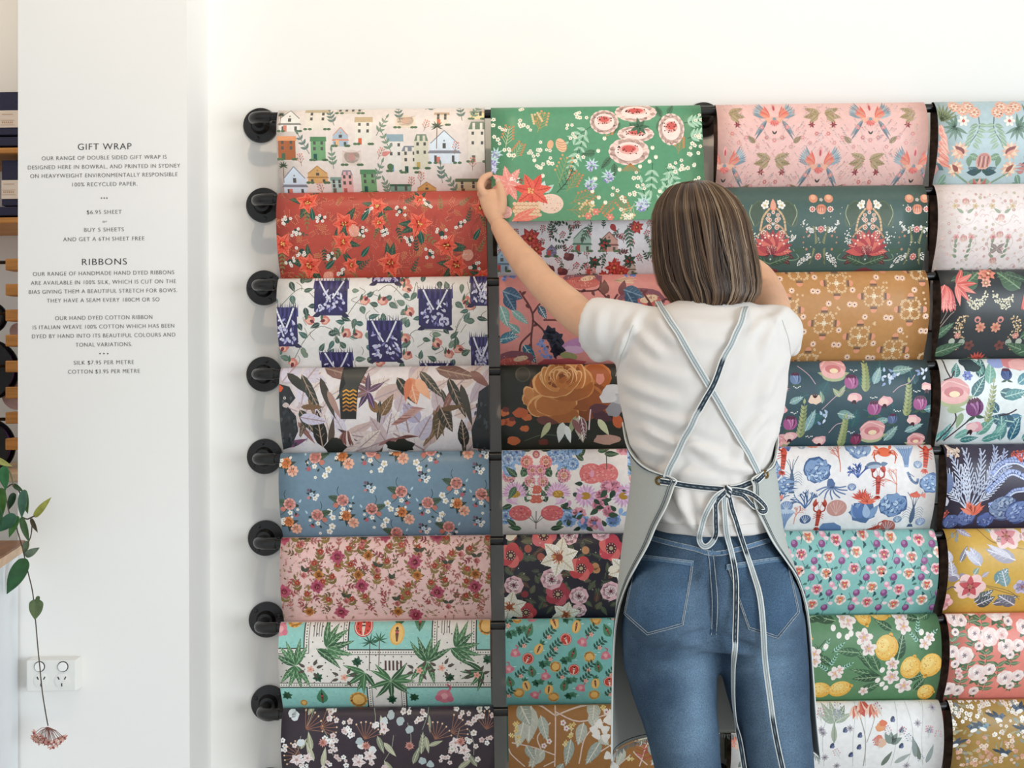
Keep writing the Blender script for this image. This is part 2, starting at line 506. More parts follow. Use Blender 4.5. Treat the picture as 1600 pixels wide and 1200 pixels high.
    def coral(s, x, y, l, ang, depth, wd, col, rng, spread=28):
        e = (x + l*math.cos(R(ang)), y - l*math.sin(R(ang)))
        s.S([(x, y), e], wd, col, 1)
        if depth > 0:
            for k in range(rng.choice((2, 2, 3))):
                s.coral(e[0], e[1], l*rng.uniform(.62, .88), ang + rng.uniform(-spread, spread) + (k-.5)*spread*.9, depth-1, max(.6, wd*.78), col, rng, spread)
    def grid(s, x0, x1, y0, y1, dx, dy, rng, jit=.25, stag=.5):
        out = []; r = 0; y = y0
        while y <= y1:
            x = x0 + (stag*dx if r % 2 else 0)
            while x <= x1:
                out.append((x + rng.uniform(-jit, jit)*dx, y + rng.uniform(-jit, jit)*dy)); x += dx
            y += dy; r += 1
        return out
    def repeat(s, dpx, x_from, x_to):
        """carry the print on into the part of the sheet hidden in the photo"""
        y = PY0; d = at(800+dpx, y, s.yplane).x - at(800, y, s.yplane).x
        a, b = at(x_from, y, s.yplane).x, at(x_to, y, s.yplane).x
        def ok(p): return a < sum(q[0] for q in p)/len(p) + d < b
        def mv(p): return [(q[0]+d, q[1]) for q in p]
        for pl in list(s.polys):
            if pl[0] == 'tri':
                t = [mv(q) for q in pl[1] if ok(q)]
                if t: s.polys.append(('tri', t, pl[2]))
            elif ok(pl[0]): s.polys.append((mv(pl[0]), pl[1]))
    # -- clip to the sheet and fold over the curve
    def build(s, name, ground, label, rev='reverse'):
        vs, fs, cols = [], [], []
        X0, X1 = s.xl + .0003, s.xr - .0003
        edges = [s.zmin] + s.cuts + [s.zmax]
        def clip(pts, ax, lim, keep_gt):
            out = []; n = len(pts)
            for i in range(n):
                a, b = pts[i], pts[(i+1) % n]
                ia = (a[ax] >= lim) if keep_gt else (a[ax] <= lim); ib = (b[ax] >= lim) if keep_gt else (b[ax] <= lim)
                if ia: out.append(a)
                if ia != ib:
                    t = (lim - a[ax])/(b[ax]-a[ax]); out.append((a[0]+t*(b[0]-a[0]), a[1]+t*(b[1]-a[1])))
            return out
        def emit(pts, off, c):
            xs = [p[0] for p in pts]
            if max(xs) < X0 or min(xs) > X1: return
            if min(xs) < X0: pts = clip(pts, 0, X0, True)
            if len(pts) > 2 and max(xs) > X1: pts = clip(pts, 0, X1, False)
            if len(pts) < 3: return
            zlo, zhi = min(p[1] for p in pts), max(p[1] for p in pts)
            for a, b in zip(edges[:-1], edges[1:]):
                if b <= zlo or a >= zhi: continue
                q = pts
                if zlo < a: q = clip(q, 1, a, True)
                if len(q) > 2 and zhi > b: q = clip(q, 1, b, False)
                if len(q) < 3: continue
                o = len(vs)
                zz = np.array([p[1] for p in q])
                yy = np.interp(zz, s.fz, s.fy); dd = np.interp(zz, s.fz, s.fd)
                for p, y, d in zip(q, yy, dd):
                    k = 1/math.sqrt(1+d*d)
                    vs.append((p[0], BAR_Y + y - off*k, s.bz + p[1] + off*d*k))
                    cols.append(c)
                fs.append(tuple(range(o, o+len(q))))
        # lowest printing layer that lies over everything of another colour beneath it
        grid_ = {}; lay = []
        for pl in s.polys:
            pts = [q for t in pl[1] for q in t] if pl[0] == 'tri' else pl[0]
            x0, x1 = min(p[0] for p in pts), max(p[0] for p in pts); z0, z1 = min(p[1] for p in pts), max(p[1] for p in pts)
            cells = [(i, j) for i in range(int(x0//.006), int(x1//.006)+1) for j in range(int(z0//.006), int(z1//.006)+1)]
            L_ = 0; col = pl[-1]
            for c in cells:
                for (bx0, bx1, bz0, bz1, l2, c2) in grid_.get(c, ()):
                    if l2 >= L_ and bx0 < x1 and bx1 > x0 and bz0 < z1 and bz1 > z0: L_ = l2 if c2 == col else l2 + 1
            for c in cells: grid_.setdefault(c, []).append((x0, x1, z0, z1, L_, col))
            lay.append(L_)
        step = min(8e-6, .0007/(max(lay)+1)) if lay else 0
        for pl, L_ in zip(s.polys, lay):
            off = .00012 + step*L_
            c = lin(pl[-1])
            if pl[0] == 'tri':
                for t in pl[1]: emit(t, off, c)
            else: emit(pl[0], off, c)
        if DEBUG: print(name, 'layers', max(lay), 'polys', len(s.polys), 'step', step)
        nmot = len(fs)
        # the sheet itself, with thickness
        g = lin(ground); th = 0.0007
        n = len(s.pts); o = len(vs)
        norm = []
        for i in range(n):
            t = s.pts[min(i+1, n-1)] - s.pts[max(i-1, 0)]; t = t/np.hypot(*t)
            norm.append((-t[1], t[0]))
        NX = 8
        for layer in (0, 1):
            for i, p in enumerate(s.pts):
                ny, nz_ = norm[i]
                for k in range(NX+1):
                    X = s.xl + (s.xr - s.xl)*k/NX
                    vs.append((X, BAR_Y + p[0] + ny*th*layer, s.bz + p[1] + nz_*th*layer)); cols.append(g)
        W = NX+1
        inner = []
        for layer in (0, 1):
            b0 = o + layer*n*W
            for i in range(n-1):
                for k in range(NX):
                    q = (b0+i*W+k, b0+i*W+k+1, b0+(i+1)*W+k+1, b0+(i+1)*W+k)
                    fs.append(q if layer == 0 else q[::-1]); inner.append(1 if layer else 0)
        for i in range(n-1):
            for k in (0, NX):
                fs.append((o+i*W+k, o+(i+1)*W+k, o+n*W+(i+1)*W+k, o+n*W+i*W+k)); inner.append(1)
        me = bpy.data.meshes.new(name); me.from_pydata(vs, [], fs)
        a = me.color_attributes.new('Col', 'FLOAT_COLOR', 'POINT')
        a.data.foreach_set('color', np.asarray(cols, dtype=np.float32).ravel())
        ob = link(name, me, [M['print'], M[rev]])
        me.polygons.foreach_set('material_index', [0]*nmot + inner)
        sm = [False]*nmot + [True]*(2*(n-1)*NX) + [False]*(2*(n-1))
        me.polygons.foreach_set('use_smooth', sm)
        me.update()
        tag(ob, label, 'wrapping paper', 'wrapping papers hung over the pipe rails')
        return ob
# ---- motifs
def house(S, x, y, w, h, wall, roof, door, kind='tri', win='5d5a55', hedge=True, rows=2):
    b = h*(.62 if kind == 'tri' else .8)
    S.P([(x-w/2, y), (x+w/2, y), (x+w/2, y-b), (x-w/2, y-b)], wall)
    if kind == 'tri':
        S.P([(x-w*.42, y-b), (x+w*.42, y-b), (x, y-h)], wall)
        S.S([(x-w*.46, y-b+1), (x, y-h), (x+w*.46, y-b+1)], 1.3, roof, 1)
        S.P([(x-w*.58, y-b*.48), (x+w*.58, y-b*.48), (x+w*.5, y-b*.62), (x-w*.5, y-b*.62)], roof)
        S.P([(x-2.5, y-b*.98), (x+2.5, y-b*.98), (x+2.5, y-b*.72), (x-2.5, y-b*.72)], win)
        S.E(x, y-b-3, 1.5, None, 0, roof)
        cols = 2
        for k in (-1, 1):
            S.P([(x+k*w*.3-2, y-2), (x+k*w*.3+2, y-2), (x+k*w*.3+2, y-b*.38), (x+k*w*.3-2, y-b*.38)], win)
    elif kind == 'dome':
        S.E(x, y-h*.55, w*.42, h*.42, 0, wall); S.E(x, y-h*.5, w*.2, h*.22, 0, roof)
        S.S([(x-w/2, y-h*.9), (x, y-h*.72), (x+w/2, y-h*.9)], .7, roof)
    else:
        if kind == 'mansard':
            S.P([(x-w*.5, y-b), (x+w*.5, y-b), (x+w*.34, y-h), (x-w*.34, y-h)], roof)
            for k in (-1, 1): S.P([(x+k*w*.2-2, y-b), (x+k*w*.2+2, y-b), (x+k*w*.2+2, y-h+2), (x+k*w*.2-2, y-h+2)], wall)
        else:
            S.P([(x-w*.56, y-b), (x+w*.56, y-b), (x+w*.54, y-h), (x-w*.54, y-h)], roof)
        n = 2 if w < 40 else 4
        for r in range(rows):
            for k in range(n):
                X = x - w/2 + w*(k+.5)/n; Y = y - b*(.62 + .3*(r-.3)) if rows > 1 else y-b*.6
                S.P([(X-2, Y), (X+2, Y), (X+2, Y-5), (X-2, Y-5)], win)
    if door: S.P([(x-w*.2-3, y), (x-w*.2+2.5, y), (x-w*.2+2.5, y-10), (x-w*.2-3, y-10)], door)
    if hedge:
        for k in (-.5, -.3, .36, .52): S.E(x+k*w, y-1, 3.4, 2, 0, '5f7a58')
def palm(S, x, y, h, col='4c5a48', tr='8d6b4f'):
    S.S([(x, y), (x+1, y-h)], 1.2, tr, 1)
    for a in (10, 45, 80, 120, 150, 185, -25, 210): S.L(x+1, y-h, h*.32, 2, a, col)

def p11(S, g):
    for x, y, w, h, a, b, d, k in [(452,206,33,36,'f6efe6','8f8c86','e08a78','tri'),(495,203,36,36,'f1e6d6','c8b48f',None,'flat'),
      (532,229,24,30,'b6c6d2','e3957a','f0c090','tri'),(448,249,27,36,'b3683f','f0a473','4f6f55','flat'),(497,250,23,36,'7dac7a','5f8f63','2f5f58','flat'),
      (568,226,26,44,'f3eadb','cdb28c','df6a48','flat'),(633,200,31,22,'f0dac2','d2a890',None,'dome'),(549,257,29,24,'e6d3c6','c99a90',None,'dome'),
      (617,266,24,56,'f0e8de','9ab0b8','7aa0c0','flat'),(640,268,26,40,'efe2d2','8a8f98','35594d','mansard'),(658,262,22,52,'dfd8c0','7d8d76','c8a860','mansard'),
      (694,254,46,50,'e6eef5','8f8f96','df7f70','tri'),(746,252,29,62,'ece0d0','74866e','6f6b62','mansard'),(457,301,36,42,'dde8f2','8f8f98','e0806a','tri'),
      (494,283,31,25,'e2b172','bd8a52',None,'tri'),(523,300,18,26,'bfd6c8','8aa598','7a6a60','flat'),(540,300,18,36,'f0b9b2','9a8f9a','c06a60','mansard'),
      (574,297,24,34,'80af7c','5f8f63','2f5f58','flat'),(624,300,32,16,'87a893','3f6f55',None,'flat'),(665,301,30,20,'dba868','b98a50',None,'tri'),
      (730,300,36,24,'e9dcb4','6a7a58','8f6a50','flat'),(690,196,22,22,'f2e0cc','cfae90','e06a45','flat'),(745,186,22,14,'f0dca8','cdae7c',None,'flat'),(545,176,40,10,'e2d2c0','c9b49a',None,'flat')]:
        house(S, x, y, w, h, a, b, d, k)
    for x, y, h in ((682,232,34),(440,282,24),(437,196,18)): palm(S, x, y, h)
    for x, y, l, a in ((483,240,34,120),(588,212,32,62),(522,196,26,110),(625,190,30,100),(612,240,36,115),(722,188,30,100),(735,186,26,60),(582,284,34,66),(520,262,26,95),(690,282,26,95),(715,298,30,125),(663,168,20,30),(606,300,22,110)):
        S.B(x, y, l, 4, 11, 4.6, a, '5c6a58', '8fa48c' if g.random() < .5 else '7b8f86', '5c6a58')
    for x, y in ((662,205),(590,248),(500,300),(655,285),(738,264),(710,240),(470,258),(640,292)):
        S.Y(x, y, 18, 3, 1.3, g.uniform(60, 120), 'b07a68', 'e59a88')
    S.L(596,242,16,7,20,'e08f86'); S.E(609, 259, 5, None, 0, '5d7a55')

def poin(S, x, y, r, g, c='e9553f', c2='f4755a', leaf='2f4a3c'):
    for k in range(3):
        S.L(x, y, r*1.5, r*.55, g.uniform(0, 360), leaf, '5f7a58')
    S.B(x, y+r*.4, r*1.5, 5, r*.45, r*.16, g.uniform(200, 340), '7a5a3c', '8d7a4c')
    S.star(x, y, r, 6, c2, None, g.uniform(0, 60), .5, 'c23a30')
    S.star(x, y, r*.68, 6, c, None, g.uniform(0, 60), .5)
    S.dots(x, y, r*.2, 7, 1.1, 'f2c56b', g)
def p12(S, g):
    for q in S.grid(438, 760, 308, 434, 19, 13, g, .45):
        S.Y(q[0], q[1], g.uniform(12, 20), 4, .7, g.uniform(0, 360), g.choice(('c9584a','cf8a5a','a8483c')), g.choice(('e0876c','d99a6a')), 35, .6)
    for x, y in ((478,312),(582,315),(630,318),(715,322),(455,362),(570,372),(620,352),(650,395),(730,350),(505,385),(555,420),(690,330),(745,395),(640,425),(470,425)):
        S.B(x, y, 22, 5, 7, 2.6, g.uniform(0, 360), '6d5a3a', g.choice(('3c5a46','8d7a4c','2f4a3c')))
    for x, y, r in ((538,350,21),(480,315,20),(590,322,17),(655,350,22),(535,378,19),(697,383,21),(480,413,22),(608,410,22),(440,382,20),(592,348,13),(712,412,21),(546,412,14),(752,325,16),(655,312,12),(754,430,16)):
        poin(S, x, y, r, g)
    for x, y in ((500,340),(462,362),(448,345),(565,362),(690,365),(672,395),(640,375),(720,350),(515,398),(450,408),(668,318),(600,362),(530,425),(740,415),(470,392),(575,330),(625,330)):
        S.E(x, y, 4.5, None, 0, '2c4438')
        for k in range(6): S.tiny(x+g.uniform(-8, 8), y+g.uniform(-7, 7), 2.6, 'f6ece2', 'c98a4a')
    for x, y, a in ((565,345,55),(563,400,50),(740,375,60),(490,345,100),(505,418,40),(660,380,100)):
        S.L(x, y, 22, 8, a, '245548', '6f9a80')
    for x, y in ((553,360),(730,398),(508,430)):
        S.blob(x, y, 9, 9, 'e8a08a', g); S.dots(x, y, 7, 8, .8, 'f5d3c4', g)

def block(S, x, y, w, h, g):
    """square navy protea head"""
    S.P([(x-w/2, y-h*.42), (x+w/2, y-h*.42), (x+w/2, y+h*.4), (x+w*.3, y+h/2), (x-w*.3, y+h/2), (x-w/2, y+h*.4)], '39345f')
    for k in range(13):
        X = x - w/2 + w*k/12
        S.P([(X-2, y-h*.2), (X+2, y-h*.2), (X+g.uniform(-1, 1)+(k-6)*.25, y-h*g.uniform(.5, .58))], '2f2b55' if k % 2 else '4a4680')
    for k in range(46):
        X = x + g.uniform(-.45, .45)*w; Y = y + h*(g.uniform(-.1, .46)); a = 90 + (X-x)*2 + g.uniform(-40, 40)
        S.L(X, Y, g.uniform(5, 10), 3, a, g.choice(('d9d6ea','b9b6d8','8f8cc0','eceaf4','2c2850','5a5690')))
    for k in range(9): S.E(x + g.uniform(-.4, .4)*w, y + h*g.uniform(.05, .4), 2.6, None, 0, 'cfcde4'); 
    for sg in (-1, 1): S.S([(x+sg*w*.05, y+h*.05), (x+sg*w*.2, y-h*.15), (x+sg*w*.36, y-h*.4)], 2.6, 'efeef6')
    S.L(x-w*.3, y+h*.45, 14, 7, 200, '35314f'); S.L(x+w*.3, y+h*.45, 14, 7, -20, '35314f'); 
def p13(S, g):
    for a in [[(437,480),(470,450),(500,470),(520,440)],[(520,530),(545,490),(560,470),(580,455)],[(590,455),(610,445),(640,470),(650,440)],[(630,560),(642,520),(670,515),(700,520)],[(700,540),(720,500),(735,470),(730,440)],[(455,560),(475,530),(500,510),(530,520)]]:
        S.S(a, .9, '6a6a55')
    for x, y in S.grid(442, 760, 440, 570, 25, 17, g, .4):
        S.L(x, y, g.uniform(12, 19), g.uniform(7, 10), g.uniform(0, 360), g.choice(('4a6457','61786a','3b4f4a','7d8f7c','4e6f68')), '8fa090')
    for x, y in S.grid(450, 760, 448, 566, 30, 22, g, .4):
        S.S([(x, y), (x+g.uniform(-9, 9), y+6), (x+g.uniform(-12, 12), y+13)], .8, '8a7f62')
    for x, y in ((484,500),(508,500),(558,522),(540,520),(570,470),(598,470),(640,487),(632,440),(730,470),(682,535),(700,553),(715,545),(750,545),(632,528),(452,566),(634,555),(636,450),(735,478),(590,565),(440,542)):
        S.blob(x, y, 8, 7, 'd9877a', g); S.blob(x-1, y+1, 5, 4.5, 'f0b9a4', g); S.L(x, y, 9, 5, g.uniform(0, 360), '7a3a42'); S.L(x-6, y, 12, 4, 80, '4e6f5a')
    for x, y, w, h in ((517,463,52,60),(680,480,52,68),(600,530,52,70),(445,508,38,66),(522,575,50,60),(752,452,34,52),(752,552,34,62),(680,588,50,50),(602,430,44,24)):
        block(S, x, y, w, h, g)

def p14(S, g):
    for k in range(46):
        S.L(g.uniform(436, 766), g.uniform(590, 715), g.uniform(40, 75), g.uniform(14, 28), g.choice((g.uniform(20, 80), g.uniform(100, 160))), g.choice(('dccac6','cdb9bc','d8cfda','cfb3aa','e4d6cc','c3b2bc','e0c8be')), 'b9a0a2')
    for k in range(14):
        S.L(g.uniform(440, 760), g.uniform(600, 705), g.uniform(38, 60), g.uniform(7, 11), g.uniform(-130, -40), g.choice(('4a453c','5a4a40','3a3a32','8c5a54','7b5d3d')), 'a08a78')
    for x, y, l, wd, a, c in [(447,583,60,14,-40,'3b3c36'),(470,585,70,15,-62,'41423a'),(500,590,70,12,-70,'4a453c'),(505,575,60,22,-15,'86625a'),(540,578,48,16,-30,'8d5f58'),(512,610,50,10,-66,'b08c80'),
      (620,590,50,17,-55,'35372f'),(655,580,58,15,-48,'47483f'),(680,576,70,22,-12,'7c5a52'),(700,590,70,16,-66,'3c3b33'),(720,600,70,12,-75,'4a443b'),(735,580,40,14,-40,'8d5f58'),
      (468,640,46,16,-60,'3a3d33'),(470,636,36,9,0,'7a5c42'),(690,640,50,22,-100,'5a4c34'),(688,636,44,20,-65,'3c382d'),(690,640,36,9,10,'6d5238'),
      (595,650,40,16,60,'7b5d3d'),(590,645,30,14,120,'8a6842'),(500,700,60,22,95,'23231f'),(512,700,50,10,80,'5a4a42'),(725,700,46,18,95,'262622'),(470,700,50,9,120,'d8cfd6'),
      (560,690,40,9,150,'4d3b38'),(640,700,38,9,60,'6a3f68'),(440,700,40,10,20,'7a4a68')]:
        S.L(x, y, l, wd, a, c, 'b59a86' if wd > 14 else None)
    # pale feathery petals
    for x, y, l, wd, a, c in [(600,690,60,24,170,'d9c6c0'),(600,690,55,22,200,'cdb7b4'),(600,690,50,20,75,'e0d3d4'),(600,690,54,22,20,'d2c2c4'),(600,690,60,24,-30,'e6d6cc'),(600,690,46,20,120,'c9b2b2'),
       (640,690,60,30,100,'d4cdd8'),(650,690,50,26,60,'c5bccb'),(655,660,40,24,130,'b3aac2'),(468,652,44,18,-10,'cfc6d8'),(660,705,60,30,150,'ddd0cc'),(560,700,44,18,40,'e0cfc4')]:
        S.L(x, y, l, wd, a, c, 'a98f90')
    for k in range(9): S.L(588+k*5, 698-k*2, 26, 4.5, 30-k*4, g.choice(('8c5a54','a0706a','6d433e')))
    for k in range(9): S.L(520+k*4, 698, 26, 4.2, 60+k*6, g.choice(('8c5a54','e2cfc6','6d433e')))
    for k in range(10): S.L(610+k*3.4, 664-k*3, 24, 4, 14-k*2, g.choice(('b08078','95655e','c79a90')))
    S.L(640,590,44,24,-75,'e2936c','f4c4a4'); S.L(650,592,40,16,-55,'efb28c'); S.L(640,590,38,12,-100,'d87c58')
    for a, c in ((90,'5f4a5c'),(30,'6d5060'),(150,'7a5a58'),(-70,'5a3f66'),(-120,'4a3850'),(200,'8a6a62')): S.L(575, 612, 30, 9, a, c, 'b58fa8')
    # black cockatoo tail with orange bars, and two black birds
    S.C([(535,573),(575,573),(560,605),(556,655),(532,655),(530,610)], '2b2a27')
    S.C([(534,578),(572,576),(556,612),(524,625),(540,600)], '45443f')
    for k in range(6):
        for dx in (0, 11): S.S([(536+dx, 612+k*6), (541+dx, 609+k*6), (546+dx, 612+k*6)], 2.4, '#e2a040' if k < 4 else '#b0743a', 1)
    S.C([(436,600),(452,604),(462,622),(450,636),(462,650),(464,674),(450,700),(436,705)], '2d2f31'); S.C([(765,600),(748,612),(744,650),(736,672),(738,702),(765,705)], '2a2c2f')
    for k in range(46):
        X, Y = (436 + g.uniform(0, 24), g.uniform(612, 700)) if k < 26 else (g.uniform(744, 764), g.uniform(620, 700))
        S.L(X, Y, 8, 4, -100+g.uniform(-20, 20), g.choice(('3d4144','4a4f52','222426')))
    S.E(445,622,2.2,None,0,'d8cfc4'); S.E(445,622,1.2,None,0,'141414'); S.blob(447,633,5,4,'c9b8b0',g); S.blob(437,607,5,5,'d8572f',g)
    S.blob(625,698,22,10,'23261f',g,18,.25); S.blob(520,700,16,14,'2b2b26',g,14,.2)

def bouq(S, x, y, g, kind, f=1):
    S.at(x, y, 1, 0, f)
    if kind == 'o':
        for a in (20, 80, 150, 200, 260): S.L(0, 0, 15, 6, a, '33423a')
        S.F(9, 9, 9, 8, 'efb59b', 'd98a72'); S.F(-2, -3, 8.5, 9, 'e08a52', 'c86a38'); S.tiny(-11, 0, 3, 'f6efe4', 'e0b06a'); S.tiny(-9, -7, 3, 'f6efe4', 'e0b06a'); S.tiny(4, -11, 2.4, 'f6efe4')
    elif kind == 'p':
        S.S([(0, 0), (10, 14), (22, 20)], .9, '37473f'); S.S([(0, 0), (-8, 14), (-14, 18)], .9, '37473f'); S.S([(2, 0), (8, -14), (6, -22)], .9, '37473f')
        S.L(4, 0, 20, 11, 20, '4f6650', '33423a'); S.L(2, 2, 15, 8, -20, '45584a'); S.L(0, 0, 14, 6, 200, '33423a')
        S.F(0, 0, 9.5, 9, 'eda69a', 'd0776c', .7); S.E(11, 8, 4.2, None, 0, 'c77a6a'); S.E(-9, 18, 3.6, None, 0, 'b8606a')
        for q in ((22,19,5.5),(17,28,5),(0,14,4),(2,31,2.6),(-12,9,2.4)): S.tiny(q[0], q[1], q[2], 'f7f3ec', 'e0c070', 5, g.uniform(0, 72))
        for q in ((-14,4),(-10,14),(5,22)): S.L(q[0], q[1], 6, 3.4, g.uniform(0, 360), '2f3d38')
        S.L(-15, -2, 7, 3, 120, 'b9d4df')
    else:
        for a in (40, 100, 170, 250, 320): S.L(0, 0, 9, 4, a, '2f3a3a')
        S.E(-5, -6, 2.6, None, 0, '7a5a70'); S.tiny(0, 1, 4, 'c3d3e0', '8fa4b8'); S.tiny(5, 7, 4, 'f5f2ee', 'c9b47a'); S.tiny(9, 2, 3, 'f5f2ee'); S.tiny(-5, 6, 2.6, 'd98f8a')
    S.at()
def p15(S, g):
    for x, y, k, f in ((491,715,'p',1),(578,706,'p',1),(535,716,'o',1),(620,708,'o',1),(672,704,'p',-1),(722,700,'o',1),(448,727,'o',1),(452,788,'p',-1),(535,782,'p',-1),(627,768,'p',-1),(713,755,'p',-1),
       (487,772,'s',1),(576,760,'s',1),(661,744,'s',1),(746,731,'s',1),(494,806,'p',1),(541,810,'o',1),(580,796,'p',1),(629,804,'o',1),(668,786,'p',1),(716,790,'o',1),(752,772,'p',1),(450,820,'o',1),(617,836,'p',-1),(700,826,'p',-1),(746,816,'s',1),(660,828,'s',1),(755,707,'s',1)):
        bouq(S, x, y, g, k, f)

def p16(S, g):
    for x, y in S.grid(438, 768, 838, 966, 11, 9, g, .5):
        S.B(x, y, g.uniform(5, 9), 3, 3, 1.5, g.uniform(0, 360), g.choice(('8a6a40','9c4a48','b98a80')), g.choice(('7a6a38','a0484a','d9a49c','8f7440')), None, 0, .5)
    for x, y in S.grid(440, 768, 838, 966, 15, 12, g, .5):
        S.E(x, y, g.uniform(.9, 1.5), None, 0, g.choice(('8f2f3c','6a5a38','c0585a')))
    for x, y in S.grid(444, 765, 844, 964, 26, 21, g, .4): S.B(x, y, 15, 3, 8, 3.2, g.uniform(0, 360), '8a4040', g.choice(('a0484a','8f3f42','6a5a38','b87068')))
    for x, y, a in [(x, y, g.uniform(20, 160)) for x, y in S.grid(448, 765, 850, 966, 33, 24, g, .28)]:
        S.B(x, y, 24, 4, 11.5, 5, a, '6d5a30', g.choice(('8a7440','7a6534','94783f')))
        S.star(x+12*math.cos(R(a)), y-18*math.sin(R(a)), 6, 5, 'b4473e', 'd98a4a', g.uniform(0, 90), .6)
    for x, y in ((475,893),(565,845),(590,885),(540,935),(620,940),(700,880),(720,860),(745,870),(612,905),(655,862),(470,845),(700,945)):
        S.L(x, y, 11, 6, g.uniform(20, 70), '4a4a38'); S.L(x, y, 11, 6, g.uniform(110, 160), '3f4434'); S.star(x, y+6, 6, 8, 'd07a74', 'a84a50', 0, .6)
    for x, y in ((498,898),(560,898),(652,899),(743,897),(480,960),(620,960),(575,868)):
        for a in (60, 120, 0, 180): S.L(x, y, 12, 6, a, '6a6238')
        S.star(x, y, 9, 8, 'd08a4c', 'a85f32', 0, .7); S.star(x, y, 5.5, 8, 'c07438', None, 22, .7)
    for x, y in ((527,870),(648,878),(495,917),(565,916),(683,926),(742,917),(530,961),(443,925),(682,839),(648,966),(600,838),(441,842)):
        S.star(x, y, 12.5, 8, 'c05a70', None, 10, .6, '9c3a50'); S.star(x, y, 8, 8, 'a83f58', '8a2f44', 30, .6, None, .25); S.dots(x, y, 3, 4, .6, 'e0a070', g)

def bigpalm(S, x, y, l, g, angs, c='3f6b45'):
    for a in angs:
        S.L(x, y, l*g.uniform(.85, 1.1), l*.23, a, g.choice((c, '34593c', '4a7a50')), 'a9c8a0', g.uniform(-.05, .05))
def floaty(S, x, y, k, g, s=1.0, rot=0):
    S.at(x, y, s, rot)
    if k == 'w':
        S.E(0, 0, 15, None, 0, 'c9463f'); S.E(0, 0, 13.5, None, 0, 'f2d9c8'); S.E(0, 0, 12.3, None, 0, 'd9483c')
        for a in range(0, 360, 40): S.E(9*math.cos(R(a)), 9*math.sin(R(a)), 1, 1.6, a, '5a1f1f')
    elif k == 'p':
        S.L(0, -12, 13, 6, 60, '2f6a4c'); S.L(0, -12, 13, 6, 110, '3f7a58'); S.L(0, -12, 12, 5, 20, '2f6a4c')
        S.E(0, 2, 11, 15, 10, 'f0b458'); S.E(0, 2, 9, 13, 10, 'f4c878')
    elif k == 'o':
        S.F(0, 0, 14, 12, 'efb560', 'f2c070', .8, 0, .7)
    elif k == 'l':
        S.L(0, 16, 34, 22, 90, '4c8a68', '2f5f48')
    elif k == 'f':
        S.E(0, 0, 11, None, 0, 'e08a96'); S.E(0, 0, 5, None, 0, 'f0b0b4'); S.S([(4, -6), (9, -14), (4, -19)], 3, 'e27f90'); S.E(-8, 3, 5, None, 0, 'd8788a'); S.E(8, 5, 5, None, 0, 'd8788a')
    if k in 'wpl':   # a swimmer lying on the float
        c = 'f3dcc8' if k == 'w' else '7a4a34'
        S.E(0, -6, 2.2, None, 0, '3a2620'); S.P([(-3, -4), (3, -4), (2, 2), (-2, 2)], c); S.P([(-2.6, 1), (2.6, 1), (1, 12), (-1, 12)], c); S.P([(-2.6, -2), (2.6, -2), (2.4, 0), (-2.4, 0)], 'd95f6a' if k != 'w' else '3a3a4a')
    S.at()
